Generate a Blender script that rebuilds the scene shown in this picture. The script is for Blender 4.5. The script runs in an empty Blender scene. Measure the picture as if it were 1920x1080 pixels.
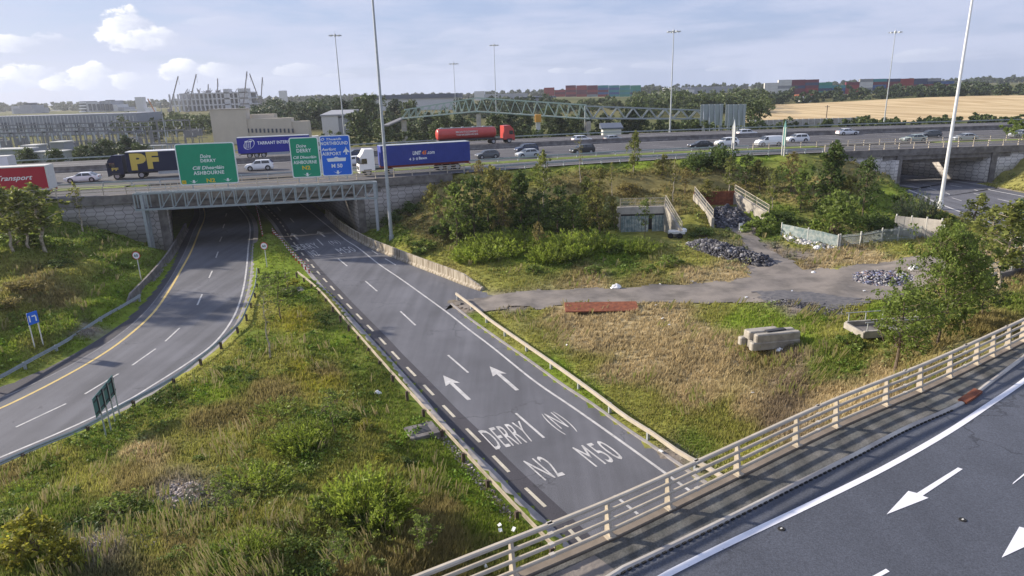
import bpy, math, random
import numpy as np
from mathutils import Matrix, Vector
C = bpy.context.scene.collection
R = math.radians
rng = np.random.default_rng(7)
random.seed(7)
# ------------------------------------------------------------------ camera
F, CZ, PITCH, ROLL = 1250.0, 18.7, R(16.4), R(1.6)
cam_d = bpy.data.cameras.new('camera'); cam = bpy.data.objects.new('camera', cam_d); C.objects.link(cam)
cr, sr, cp, sp = math.cos(ROLL), math.sin(ROLL), math.cos(PITCH), math.sin(PITCH)
Rv, Uv, Fv = (cr, -sr*sp, -sr*cp), (sr, cr*sp, cr*cp), (0, cp, -sp)
cam.matrix_world = Matrix(((Rv[0], Uv[0], -Fv[0], 0), (Rv[1], Uv[1], -Fv[1], 0), (Rv[2], Uv[2], -Fv[2], CZ), (0, 0, 0, 1)))
cam_d.sensor_width = 36; cam_d.lens = 36*F/1920; cam_d.clip_end = 20000; cam_d.clip_start = 0.1
bpy.context.scene.camera = cam
# ------------------------------------------------------------------ light and sky
SUN_AZ, SUN_EL = 19.0, 24.0           # degrees beyond the left-hand horizontal, and up
sv = Vector((-math.cos(R(SUN_AZ))*math.cos(R(SUN_EL)), math.sin(R(SUN_AZ))*math.cos(R(SUN_EL)), math.sin(R(SUN_EL))))
sl = bpy.data.lights.new('sun', 'SUN'); sun = bpy.data.objects.new('sun', sl); C.objects.link(sun)
sl.energy = 4.6; sl.angle = R(1.6); sl.color = (1, .89, .74)
sun.rotation_euler = sv.to_track_quat('Z', 'Y').to_euler(); sun.location = (-60, 20, 60)
w = bpy.data.worlds.new('World'); bpy.context.scene.world = w; w.use_nodes = True
N, L = w.node_tree.nodes, w.node_tree.links; N.clear()
def wn(t, **k):
    n = N.new(t)
    for a, b in k.items():
        if a == 'ins':
            for i, v in b.items():
                if hasattr(v, 'links'): L.new(v, n.inputs[i])
                else: n.inputs[i].default_value = v
        else: setattr(n, a, b)
    return n
def wm(op, a, b=0.0, c=0.0, clamp=False): return wn('ShaderNodeMath', operation=op, use_clamp=clamp, ins={0: a, 1: b, 2: c}).outputs[0]
def wmix(f, a, b, kind='MIX'): 
    n = wn('ShaderNodeMix', data_type='RGBA', blend_type=kind); n.clamp_factor = True
    for i, v in ((0, f), (6, a), (7, b)):
        if hasattr(v, 'links'): L.new(v, n.inputs[i])
        else: n.inputs[i].default_value = v if i == 0 else (*v, 1)
    return n.outputs[2]
sky = wn('ShaderNodeTexSky', sky_type='NISHITA', sun_disc=False, sun_elevation=R(SUN_EL), sun_rotation=R(-90+SUN_AZ), altitude=60, air_density=1.0, dust_density=1.2, ozone_density=1.3)
tc = wn('ShaderNodeTexCoord'); sep = wn('ShaderNodeSeparateXYZ', ins={0: tc.outputs['Generated']})
X, Y, Z = sep.outputs
zz = wm('MAXIMUM', Z, .02)
# layered cloud: a flat deck seen in perspective
cx = wm('DIVIDE', X, wm('ADD', zz, .12)); cy = wm('DIVIDE', Y, wm('ADD', zz, .12))
cv = wn('ShaderNodeCombineXYZ', ins={0: cx, 1: cy, 2: 0.0})
n1 = wn('ShaderNodeTexNoise', ins={'Vector': cv.outputs[0], 'Scale': .55, 'Detail': 7.0, 'Roughness': .55, 'Distortion': .5})
n2 = wn('ShaderNodeTexNoise', ins={'Vector': cv.outputs[0], 'Scale': 1.9, 'Detail': 8.0, 'Roughness': .6, 'Distortion': .3})
layer = wn('ShaderNodeMapRange', interpolation_type='SMOOTHSTEP', ins={0: wm('ADD', wm('MULTIPLY', n1.outputs[0], .7), wm('MULTIPLY', n2.outputs[0], .3)), 1: .40, 2: .60}).outputs[0]
# azimuth / elevation coordinates for the cumulus
az = wm('ARCTAN2', X, Y); el = wm('ARCSINE', Z)
av = wn('ShaderNodeCombineXYZ', ins={0: az, 1: wm('MULTIPLY', el, 1.7), 2: 0.0})
n3 = wn('ShaderNodeTexNoise', ins={'Vector': av.outputs[0], 'Scale': 16.0, 'Detail': 9.0, 'Roughness': .58})
n4 = wn('ShaderNodeTexNoise', ins={'Vector': av.outputs[0], 'Scale': 48.0, 'Detail': 6.0, 'Roughness': .6})
wob = wm('ADD', wm('MULTIPLY', wm('SUBTRACT', n3.outputs[0], .5), 2.5), wm('MULTIPLY', wm('SUBTRACT', n4.outputs[0], .5), 1.5))
def blob(a0, e0, ra, re, top=1.0, amt=1.0, k=2.6):
    # soft-edged lump at azimuth a0, elevation e0 with a flat base
    da = wm('DIVIDE', wm('SUBTRACT', az, a0), ra)
    de = wm('DIVIDE', wm('SUBTRACT', el, e0), re)
    de2 = wm('MULTIPLY', de, wn('ShaderNodeMapRange', ins={0: de, 1: -.05, 2: .05, 3: 1.9, 4: 1.0}).outputs[0])
    r2 = wm('ADD', wm('MULTIPLY', da, da), wm('MULTIPLY', de2, de2))
    v = wm('ADD', wm('SUBTRACT', 1.0, r2), wm('MULTIPLY', wob, 1.0))
    return wn('ShaderNodeMapRange', interpolation_type='SMOOTHSTEP', ins={0: v, 1: 0.0, 2: k*.16, 3: 0.0, 4: amt}).outputs[0], da, de
def azel(px, py):
    x, y = (px-960)/F, -(py-540)/F
    d = Vector(Fv) + Vector(Rv)*x + Vector(Uv)*y; d.normalize()
    return math.atan2(d.x, d.y), math.asin(d.z)
BL = [(243, 46, 50, 52, 1.0), (300, 68, 80, 26, .8), (55, 76, 80, 24, .8), (60, 136, 62, 28, .95), (172, 138, 46, 30, .95), (5, 148, 50, 26, .9), (118, 148, 36, 22, .8), (250, 146, 38, 22, .7), (345, 128, 44, 24, .9), (415, 128, 44, 18, .7),
      (560, 128, 46, 14, .6), (480, 150, 60, 10, .3), (770, 125, 50, 8, .4), (1065, 130, 34, 7, .5), (1125, 132, 30, 7, .5), (1220, 120, 40, 8, .35), (1350, 128, 26, 6, .4), (980, 95, 60, 8, .25), (410, 38, 60, 12, .3), (640, 140, 30, 6, .4), (1750, 100, 90, 16, .4), (1000, 60, 200, 18, .2)]
cum = None; shade = None
for px, py, rx, ry, amt in BL:
    a0, e0 = azel(px, py + ry*.45); a1, _ = azel(px+rx, py); _, e1 = azel(px, py-ry*.75)
    m, da, de = blob(a0, e0, (a1-a0)*1.15, (e1-e0), amt=amt)
    s = wm('MULTIPLY', m, wn('ShaderNodeMapRange', interpolation_type='SMOOTHSTEP', ins={0: wm('SUBTRACT', wm('MULTIPLY', de, .8), wm('SUBTRACT', wm('MULTIPLY', da, 1.0), wm('MULTIPLY', wob, .8))), 1: -.5, 2: 1.5}).outputs[0])
    cum = m if cum is None else wm('MAXIMUM', cum, m)
    shade = s if shade is None else wm('MAXIMUM', shade, s)
# clouds are given in the same radiance units as the sky before the strength
base = wmix(.8, sky.outputs[0], (2.5, 3.1, 4.9))
lay_col = (3.9, 4.25, 5.5)
c1 = wmix(wm('MULTIPLY', layer, .9), base, lay_col)
grey = (3.9, 4.25, 5.4); white = (7.9, 7.9, 8.0)
ccol = wmix(shade, grey, white)
c2 = wmix(cum, c1, ccol)
hz = wn('ShaderNodeMapRange', interpolation_type='SMOOTHSTEP', ins={0: Z, 1: 0.0, 2: .07, 3: .30, 4: 0.0}).outputs[0]
c3 = wmix(hz, c2, (4.1, 4.7, 6.1))
bg = wn('ShaderNodeBackground', ins={0: c3, 1: .092}); out = wn('ShaderNodeOutputWorld', ins={0: bg.outputs[0]})
vs = bpy.context.scene.view_settings
vs.view_transform = 'Standard'; vs.look = 'None'; vs.gamma = 1; vs.exposure = 0.8; vs.use_curve_mapping = False
bpy.context.scene.display_settings.display_device = 'sRGB'
bpy.context.scene.cycles.max_bounces = 6; bpy.context.scene.cycles.transparent_max_bounces = 4
bpy.context.scene.cycles.volume_bounces = 0

# ------------------------------------------------------------------ picture measurements -> world
def ray(px, py):
    x, y = (px-960)/F, -(py-540)/F
    return np.array([Fv[i] + Rv[i]*x + Uv[i]*y for i in range(3)])
def P(px, py, z=0.):
    d = ray(px, py); t = (z-CZ)/d[2]
    return np.array([d[0]*t, d[1]*t, z])
def PG(px, py, g):                        # point on the ray at forward ground distance g
    d = ray(px, py); t = g/d[1]
    return np.array([d[0]*t, g, CZ+d[2]*t])
def PV(px, py, A, B):                     # on the vertical plane through A and B
    n = np.array([-(B[1]-A[1]), B[0]-A[0], 0]); d = ray(px, py); o = np.array([0, 0, CZ])
    t = np.dot(n, np.array([A[0], A[1], 0])-o)/np.dot(n, d)
    return o + d*t
def proj(x, y, z):
    dz = z-CZ
    cyy = y*cp - dz*sp; up = y*sp + dz*cp; xx, yy = x/cyy, up/cyy
    a = xx*cr - yy*sr; b = xx*sr + yy*cr
    return a*F+960, 540-b*F, cyy
def W(pts, z=0.): return [P(a, b, z)[:2] for a, b in pts]
def resample(pts, step):
    pts = np.array(pts, float); n = len(pts)
    # Catmull-Rom through the points
    out = []
    for i in range(n-1):
        p0, p1, p2, p3 = pts[max(i-1, 0)], pts[i], pts[i+1], pts[min(i+2, n-1)]
        k = max(2, int(np.linalg.norm(p2-p1)/step)+1)
        for t in np.linspace(0, 1, k, endpoint=False):
            out.append(.5*((2*p1)+(-p0+p2)*t+(2*p0-5*p1+4*p2-p3)*t*t+(-p0+3*p1-3*p2+p3)*t**3))
    out.append(pts[-1]); out = np.array(out)
    s = np.r_[0, np.cumsum(np.linalg.norm(np.diff(out[:, :2], axis=0), axis=1))]
    m = max(2, int(s[-1]/step)+1); q = np.linspace(0, s[-1], m)
    return np.stack([np.interp(q, s, out[:, j]) for j in range(out.shape[1])], 1)
def smooth(pts, k=5, it=3):
    p = np.array(pts)
    for _ in range(it):
        q = p.copy(); q[1:-1] = (p[:-2]+2*p[1:-1]+p[2:])/4; p = q
    return p
def normals(p):
    t = np.gradient(p[:, :2], axis=0); t /= np.linalg.norm(t, axis=1)[:, None]+1e-9
    return np.stack([-t[:, 1], t[:, 0]], 1)
def offset(p, o): return p[:, :2] + normals(p)*o
def arc(p): return np.r_[0, np.cumsum(np.linalg.norm(np.diff(p[:, :2], axis=0), axis=1))]
def at_s(p, s):
    a = arc(p); return np.array([np.interp(s, a, p[:, 0]), np.interp(s, a, p[:, 1])])
def dir_s(p, s):
    d = at_s(p, s+.5)-at_s(p, s-.5); return d/(np.linalg.norm(d)+1e-9)
def s_near(p, q):
    i = np.argmin(((p[:, :2]-np.array(q)[:2])**2).sum(1)); return arc(p)[i]
def cut(p, s0, s1, step=2.):
    m = max(2, int((s1-s0)/step)+1); return np.array([at_s(p, s) for s in np.linspace(s0, s1, m)])
def inpoly(x, y, poly):
    poly = np.array(poly); r = np.zeros(x.shape, bool); n = len(poly); j = n-1
    for i in range(n):
        xi, yi, xj, yj = *poly[i][:2], *poly[j][:2]
        c = ((yi > y) != (yj > y)) & (x < (xj-xi)*(y-yi)/((yj-yi)+1e-12)+xi)
        r ^= c; j = i
    return r
def polydist(x, y, pl):                   # distance to an open polyline
    d = np.full(x.shape, 1e9)
    for a, b in zip(pl[:-1], pl[1:]):
        ax, ay, bx, by = a[0], a[1], b[0], b[1]; L2 = (bx-ax)**2+(by-ay)**2+1e-12
        t = np.clip(((x-ax)*(bx-ax)+(y-ay)*(by-ay))/L2, 0, 1)
        d = np.minimum(d, np.hypot(x-ax-t*(bx-ax), y-ay-t*(by-ay)))
    return d
# ------------------------------------------------------------------ materials
def mat(name, col, rough=.7, metal=0., var=.0, vscale=2., bump=0., bscale=20., attr=None, col2=None, island=0., spec=.3, trans=0., extra=None, detail=4.):
    m = bpy.data.materials.new(name); m.use_nodes = True
    nt = m.node_tree; n = nt.nodes; l = nt.links; b = n['Principled BSDF']
    b.inputs['Roughness'].default_value = rough; b.inputs['Metallic'].default_value = metal
    b.inputs['Specular IOR Level'].default_value = spec
    geo = n.new('ShaderNodeTexCoord')
    src = None
    if attr:
        a = n.new('ShaderNodeAttribute'); a.attribute_name = attr; src = a.outputs['Color']
    def mixn(f, A, B, bt='MIX'):
        x = n.new('ShaderNodeMix'); x.data_type = 'RGBA'; x.blend_type = bt
        for i, v in ((0, f), (6, A), (7, B)):
            if hasattr(v, 'links'): l.new(v, x.inputs[i])
            else: x.inputs[i].default_value = v if i == 0 else (*v[:3], 1)
        return x.outputs[2]
    base = src if src is not None else (*col, 1)
    if var or col2:
        nz = n.new('ShaderNodeTexNoise'); nz.inputs['Scale'].default_value = vscale; nz.inputs['Detail'].default_value = detail; nz.inputs['Roughness'].default_value = .6
        l.new(geo.outputs['Object'], nz.inputs['Vector'])
        mr = n.new('ShaderNodeMapRange'); mr.inputs[1].default_value = .38; mr.inputs[2].default_value = .62; l.new(nz.outputs[0], mr.inputs[0])
        if col2: base = mixn(mr.outputs[0], base, col2)
        if var:
            mr2 = n.new('ShaderNodeMapRange'); mr2.inputs[1].default_value = .3; mr2.inputs[2].default_value = .7; mr2.inputs[3].default_value = 1-var; mr2.inputs[4].default_value = 1+var
            l.new(nz.outputs[0], mr2.inputs[0])
            cc = n.new('ShaderNodeCombineColor'); [l.new(mr2.outputs[0], cc.inputs[i]) for i in range(3)]
            base = mixn(1.0, base, cc.outputs[0], 'MULTIPLY')
    if island:
        g = n.new('ShaderNodeNewGeometry'); mr = n.new('ShaderNodeMapRange'); mr.inputs[3].default_value = 1-island; mr.inputs[4].default_value = 1+island
        l.new(g.outputs['Random Per Island'], mr.inputs[0]); cc = n.new('ShaderNodeCombineColor'); [l.new(mr.outputs[0], cc.inputs[i]) for i in range(3)]
        base = mixn(1.0, base, cc.outputs[0], 'MULTIPLY')
    if extra: base = extra(n, l, geo, base, mixn)
    if hasattr(base, 'links'): l.new(base, b.inputs['Base Color'])
    else: b.inputs['Base Color'].default_value = base
    if bump:
        nb = n.new('ShaderNodeTexNoise'); nb.inputs['Scale'].default_value = bscale; nb.inputs['Detail'].default_value = 4
        l.new(geo.outputs['Object'], nb.inputs['Vector']); bp = n.new('ShaderNodeBump'); bp.inputs['Strength'].default_value = bump; bp.inputs['Distance'].default_value = .05
        l.new(nb.outputs[0], bp.inputs['Height']); l.new(bp.outputs[0], b.inputs['Normal'])
    if trans:
        t = n.new('ShaderNodeBsdfTranslucent'); ms = n.new('ShaderNodeMixShader'); ms.inputs[0].default_value = trans
        if hasattr(base, 'links'): l.new(base, t.inputs[0])
        else: t.inputs[0].default_value = base
        l.new(b.outputs[0], ms.inputs[1]); l.new(t.outputs[0], ms.inputs[2]); l.new(ms.outputs[0], n['Material Output'].inputs[0])
    return m
M = {}
def streak(sx, sy, amt, lo=.35, hi=.65):   # stretched noise worn along the traffic
    def f(n, l, geo, base, mixn):
        mp = n.new('ShaderNodeMapping'); mp.inputs['Scale'].default_value = (sx, sy, 1); mp.inputs['Rotation'].default_value = (0, 0, R(-30))
        l.new(geo.outputs['Object'], mp.inputs[0]); nz = n.new('ShaderNodeTexNoise'); nz.inputs['Scale'].default_value = 1; nz.inputs['Detail'].default_value = 5; l.new(mp.outputs[0], nz.inputs[0])
        mr = n.new('ShaderNodeMapRange'); mr.inputs[1].default_value = lo; mr.inputs[2].default_value = hi; mr.inputs[3].default_value = 1-amt; mr.inputs[4].default_value = 1+amt; l.new(nz.outputs[0], mr.inputs[0])
        cc = n.new('ShaderNodeCombineColor'); [l.new(mr.outputs[0], cc.inputs[i]) for i in range(3)]
        fine = n.new('ShaderNodeTexNoise'); fine.inputs['Scale'].default_value = 22; fine.inputs['Detail'].default_value = 3; l.new(geo.outputs['Object'], fine.inputs[0])
        m2 = n.new('ShaderNodeMapRange'); m2.inputs[1].default_value = .3; m2.inputs[2].default_value = .7; m2.inputs[3].default_value = .72; m2.inputs[4].default_value = 1.28; l.new(fine.outputs[0], m2.inputs[0])
        c2 = n.new('ShaderNodeCombineColor'); [l.new(m2.outputs[0], c2.inputs[i]) for i in range(3)]
        pt = n.new('ShaderNodeTexNoise'); pt.inputs['Scale'].default_value = .13; pt.inputs['Detail'].default_value = 6; pt.inputs['Roughness'].default_value = .65; l.new(geo.outputs['Object'], pt.inputs[0])
        m3 = n.new('ShaderNodeMapRange'); m3.inputs[1].default_value = .35; m3.inputs[2].default_value = .65; m3.inputs[3].default_value = .84; m3.inputs[4].default_value = 1.14; l.new(pt.outputs[0], m3.inputs[0])
        c3_ = n.new('ShaderNodeCombineColor'); [l.new(m3.outputs[0], c3_.inputs[i]) for i in range(3)]
        vo = n.new('ShaderNodeTexVoronoi'); vo.feature = 'DISTANCE_TO_EDGE'; vo.inputs['Scale'].default_value = .16; ds = n.new('ShaderNodeTexNoise'); ds.inputs['Scale'].default_value = .7; ds.inputs['Detail'].default_value = 5; l.new(geo.outputs['Object'], ds.inputs[0])
        va = n.new('ShaderNodeVectorMath'); va.operation = 'MULTIPLY_ADD'; va.inputs[1].default_value = (2.2, 2.2, 2.2); l.new(ds.outputs['Color'], va.inputs[0]); l.new(geo.outputs['Object'], va.inputs[2]); l.new(va.outputs[0], vo.inputs[0])
        mc = n.new('ShaderNodeMapRange'); mc.inputs[1].default_value = .003; mc.inputs[2].default_value = .009; mc.inputs[3].default_value = .62; mc.inputs[4].default_value = 1; l.new(vo.outputs['Distance'], mc.inputs[0])
        gt = n.new('ShaderNodeMapRange'); gt.inputs[1].default_value = .5; gt.inputs[2].default_value = .56; gt.inputs[3].default_value = 0; gt.inputs[4].default_value = 1; l.new(pt.outputs[0], gt.inputs[0])
        mk_ = n.new('ShaderNodeMix'); mk_.data_type = 'FLOAT'; l.new(gt.outputs[0], mk_.inputs[0]); mk_.inputs[2].default_value = 1.0; l.new(mc.outputs[0], mk_.inputs[3])
        c4 = n.new('ShaderNodeCombineColor'); [l.new(mk_.outputs[0], c4.inputs[i]) for i in range(3)]
        base = mixn(1.0, mixn(1.0, base, c3_.outputs[0], 'MULTIPLY'), c4.outputs[0], 'MULTIPLY')
        return mixn(1.0, mixn(1.0, base, cc.outputs[0], 'MULTIPLY'), c2.outputs[0], 'MULTIPLY')
    return f
M['asphalt'] = mat('worn_asphalt', (.122, .124, .140), .85, bump=.25, bscale=30, extra=streak(.9, .05, .16))
M['asphalt_m'] = mat('motorway_asphalt', (.092, .090, .095), .85, extra=streak(.05, .8, .22))
M['asphalt_near'] = mat('bridge_asphalt', (.082, .090, .112), .8, bump=.5, bscale=45, extra=streak(.5, .12, .10))
M['asphalt_dark'] = mat('fresh_asphalt', (.06, .058, .068), .85, bump=.3, bscale=30, extra=streak(.8, .05, .1))
M['verge_pave'] = mat('stained_paving', (.135, .13, .12), .9, col2=(.075, .078, .075), vscale=1.1, bump=.3, bscale=25, extra=streak(1.6, .12, .35))
M['track'] = mat('old_concrete_track', (.26, .23, .205), .95, col2=(.12, .108, .098), vscale=.45, var=.2, bump=.5, bscale=8, detail=8)
def worn(under, sc=4., lo=.56, hi=.66):
    def f(n, l, geo, base, mixn):
        nz = n.new('ShaderNodeTexNoise'); nz.inputs['Scale'].default_value = sc; nz.inputs['Detail'].default_value = 10; nz.inputs['Roughness'].default_value = .75; l.new(geo.outputs['Object'], nz.inputs[0])
        mr = n.new('ShaderNodeMapRange'); mr.inputs[1].default_value = lo; mr.inputs[2].default_value = hi; mr.inputs[4].default_value = .85; l.new(nz.outputs[0], mr.inputs[0])
        return mixn(mr.outputs[0], base, under)
    return f
M['paint'] = mat('road_paint', (.49, .48, .47), .7, var=.25, vscale=1.2, extra=worn((.12, .115, .12)))
M['paint_w'] = mat('fresh_road_paint', (.74, .74, .78), .55, var=.08, vscale=2, extra=worn((.12, .125, .14), 7., .62, .72))
M['paint_y'] = mat('yellow_road_paint', (.60, .45, .17), .6, var=.15, vscale=3)
M['concrete'] = mat('concrete', (.40, .37, .32), .9, col2=(.27, .25, .22), vscale=1.5, bump=.2, detail=7)
M['concrete_d'] = mat('weathered_concrete', (.22, .205, .195), .9, col2=(.12, .11, .105), vscale=1.0, bump=.2, detail=7)
M['concrete_l'] = mat('pale_concrete', (.50, .47, .42), .85, col2=(.36, .33, .30), vscale=.6)
M['kerb'] = mat('kerb_concrete', (.30, .28, .27), .9, var=.25, vscale=1.2)
M['galv'] = mat('galvanised_steel', (.42, .45, .47), .5, .35, var=.12, vscale=3)
M['galv_g'] = mat('grey_green_steel', (.33, .37, .38), .55, .3, var=.1, vscale=3)
M['rail'] = mat('aluminium_rail', (.50, .44, .35), .6, .15, var=.12, vscale=2)
M['rail_t'] = mat('weathered_guardrail', (.25, .215, .165), .7, .1, var=.3, vscale=1.5)
M['post_w'] = mat('timber_post', (.10, .075, .06), .9, var=.2, vscale=5)
M['rust'] = mat('rusty_steel', (.26, .09, .045), .9, col2=(.15, .05, .03), vscale=2.5, bump=.2)
M['white'] = mat('white_paint', (.80, .80, .80), .35, spec=.5)
M['offwhite'] = mat('dusty_white', (.62, .61, .57), .6, var=.08)
M['black'] = mat('black_rubber', (.02, .02, .02), .85)
M['dark'] = mat('dark_metal', (.05, .05, .055), .6)
M['glass'] = mat('tinted_glass', (.02, .025, .03), .08, spec=.9)
M['rim'] = mat('wheel_rim', (.45, .45, .47), .35, .7)
M['red_light'] = mat('tail_lamp', (.45, .02, .02), .3, spec=.5)
M['lamp'] = mat('clear_lamp', (.75, .75, .78), .15, spec=.8)
M['sign_g'] = mat('green_sign_face', (.004, .30, .16), .5, spec=.5, var=.05, vscale=.8)
M['sign_b'] = mat('blue_sign_face', (.01, .14, .68), .5, spec=.5, var=.05, vscale=.8)
M['sign_w'] = mat('white_sign_legend', (.82, .85, .84), .5)
M['sign_y'] = mat('yellow_sign_legend', (.75, .55, .04), .5)
M['sign_back'] = mat('sign_back_sheet', (.10, .22, .21), .55, .2, var=.15)
M['timber'] = mat('pale_timber', (.5, .45, .35), .8)
for k, c in dict(car_white=(.78, .79, .8), car_silver=(.45, .48, .5), car_black=(.018, .02, .022), car_navy=(.03, .045, .09), car_grey=(.10, .11, .12), car_dgreen=(.03, .05, .045), car_pale=(.35, .42, .38)).items():
    M[k] = mat(k, c, .3, .15, spec=.6)
M['navy'] = mat('navy_curtain', (.012, .018, .05), .5)
M['blue'] = mat('blue_curtain', (.02, .025, .30), .5, var=.08, vscale=.6)
M['blue2'] = mat('blue_container', (.035, .055, .27), .55, var=.1, vscale=1)
M['red'] = mat('red_curtain', (.42, .02, .04), .5, var=.06, vscale=.6)
M['red_tank'] = mat('red_tank', (.48, .05, .04), .35, spec=.6, var=.06)
M['gold'] = mat('mustard_lettering', (.62, .48, .10), .5)
M['orange'] = mat('orange_legend', (.8, .22, .03), .5)

# ------------------------------------------------------------------ mesh helpers
def tag(o, label=None, cat=None, group=None, kind=None):
    if label: o['label'] = label
    if cat: o['category'] = cat
    if group: o['group'] = group
    if kind: o['kind'] = kind
    return o
def empty(name, loc, rz=0., label=None, cat=None, group=None):
    o = bpy.data.objects.new(name, None); C.objects.link(o); o.location = Vector([float(v) for v in loc]); o.rotation_euler = (0, 0, rz); o.empty_display_size = .3
    return tag(o, label, cat, group)
def copy_tree(o, parent=None):
    c = o.copy(); C.objects.link(c)
    if parent: c.parent = parent
    for ch in list(o.children): copy_tree(ch, c)
    return c
class MB:
    def __init__(s): s.v = []; s.f = []; s.n = 0
    def add(s, vs, fs):
        s.v.extend([tuple(float(c) for c in p) for p in vs]); s.f.extend([tuple(i+s.n for i in f) for f in fs]); s.n += len(vs); return s
    def box(s, c, d, rz=0., rx=0., ry=0.):
        m = Matrix.Rotation(rz, 3, 'Z') @ Matrix.Rotation(ry, 3, 'Y') @ Matrix.Rotation(rx, 3, 'X')
        vs = [m @ Vector((x*d[0]/2, y*d[1]/2, z*d[2]/2)) + Vector([float(q) for q in c]) for x in (-1, 1) for y in (-1, 1) for z in (-1, 1)]
        return s.add(vs, [(0, 1, 3, 2), (4, 6, 7, 5), (0, 4, 5, 1), (2, 3, 7, 6), (0, 2, 6, 4), (1, 5, 7, 3)])
    def cbox(s, c, d, rz=0., b=.03):          # box with chamfered vertical and top edges
        m = Matrix.Rotation(rz, 3, 'Z'); X, Y, Z = d[0]/2, d[1]/2, d[2]/2
        ring = lambda x, y, z: [(x-b, -y, z), (x, -y+b, z), (x, y-b, z), (x-b, y, z), (-x+b, y, z), (-x, y-b, z), (-x, -y+b, z), (-x+b, -y, z)]
        vs = ring(X, Y, -Z)+ring(X, Y, Z-b)+ring(X-b, Y-b, Z)
        fs = [tuple(range(7, -1, -1)), tuple(range(16, 24))]
        for k in (0, 8): fs += [(k+i, k+(i+1) % 8, k+8+(i+1) % 8, k+8+i) for i in range(8)]
        return s.add([m @ Vector(p) + Vector([float(q) for q in c]) for p in vs], fs)
    def tube(s, p, q, r0, r1=None, n=8, cap=True):
        r1 = r0 if r1 is None else r1; p, q = Vector([float(a) for a in p]), Vector([float(a) for a in q]); d = q-p
        if d.length < 1e-6: return s
        d.normalize(); u = d.orthogonal().normalized(); v = d.cross(u)
        vs = [p+(u*math.cos(a)+v*math.sin(a))*r0 for a in [2*math.pi*i/n for i in range(n)]]+[q+(u*math.cos(a)+v*math.sin(a))*r1 for a in [2*math.pi*i/n for i in range(n)]]
        fs = [(i, (i+1) % n, n+(i+1) % n, n+i) for i in range(n)]
        if cap: fs += [tuple(range(n-1, -1, -1)), tuple(range(n, 2*n))]
        return s.add(vs, fs)
    def beam(s, p, q, w, h):                   # rectangular bar, h measured upwards
        p, q = Vector([float(a) for a in p]), Vector([float(a) for a in q]); d = (q-p).normalized(); u = Vector((-d.y, d.x, 0))
        u = u.normalized() if u.length > 1e-4 else Vector((1, 0, 0)); v = d.cross(u)
        vs = [e+u*a*w/2+v*b*h/2 for e in (p, q) for a, b in ((-1, -1), (1, -1), (1, 1), (-1, 1))]
        return s.add(vs, [(3, 2, 1, 0), (4, 5, 6, 7), (0, 1, 5, 4), (1, 2, 6, 5), (2, 3, 7, 6), (3, 0, 4, 7)])
    def prism(s, poly, z0, z1):                # upright prism of a plan polygon
        n = len(poly); vs = [(p[0], p[1], z0 if not hasattr(z0, '__len__') else z0[i]) for i, p in enumerate(poly)]+[(p[0], p[1], z1 if not hasattr(z1, '__len__') else z1[i]) for i, p in enumerate(poly)]
        return s.add(vs, [tuple(range(n-1, -1, -1)), tuple(range(n, 2*n))]+[(i, (i+1) % n, n+(i+1) % n, n+i) for i in range(n)])
    def ribbon(s, a, b, z, zb=None):
        n = min(len(a), len(b)); za = z if hasattr(z, '__len__') else [z]*n; zb = za if zb is None else (zb if hasattr(zb, '__len__') else [zb]*n)
        vs = [(a[i][0], a[i][1], za[i]) for i in range(n)]+[(b[i][0], b[i][1], zb[i]) for i in range(n)]
        return s.add(vs, [(i, i+1, n+i+1, n+i) for i in range(n-1)])
    def sweep(s, p, prof, z=0., closed=True):    # sweep a (side, up) profile along a plan polyline
        nn = normals(p); k = len(prof); zz = z if hasattr(z, '__len__') else [z]*len(p)
        vs = [(p[i][0]+nn[i][0]*a, p[i][1]+nn[i][1]*a, zz[i]+b) for i in range(len(p)) for a, b in prof]
        fs = []
        for i in range(len(p)-1):
            for j in range(k if closed else k-1):
                j2 = (j+1) % k; fs.append((i*k+j, i*k+j2, (i+1)*k+j2, (i+1)*k+j))
        if closed: fs += [tuple(range(k)), tuple((len(p)-1)*k+j for j in range(k-1, -1, -1))]
        return s.add(vs, fs)
    def build(s, name, m, parent=None, world=True, smooth=False):
        me = bpy.data.meshes.new(name)
        off = Vector((0, 0, 0))
        vs = s.v
        if parent is not None and world:
            im = (Matrix.Translation(parent.location) @ Matrix.Rotation(parent.rotation_euler[2], 4, 'Z')).inverted()
            q = parent.parent
            if q is not None: im = im @ (Matrix.Translation(q.location) @ Matrix.Rotation(q.rotation_euler[2], 4, 'Z')).inverted()
            vs = [tuple(im @ Vector(p)) for p in vs]
        me.from_pydata(vs, [], s.f); me.materials.append(m if not isinstance(m, str) else M[m]); me.update()
        if smooth: me.polygons.foreach_set('use_smooth', [True]*len(me.polygons))
        o = bpy.data.objects.new(name, me); C.objects.link(o)
        if parent is not None: o.parent = parent
        return o
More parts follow.
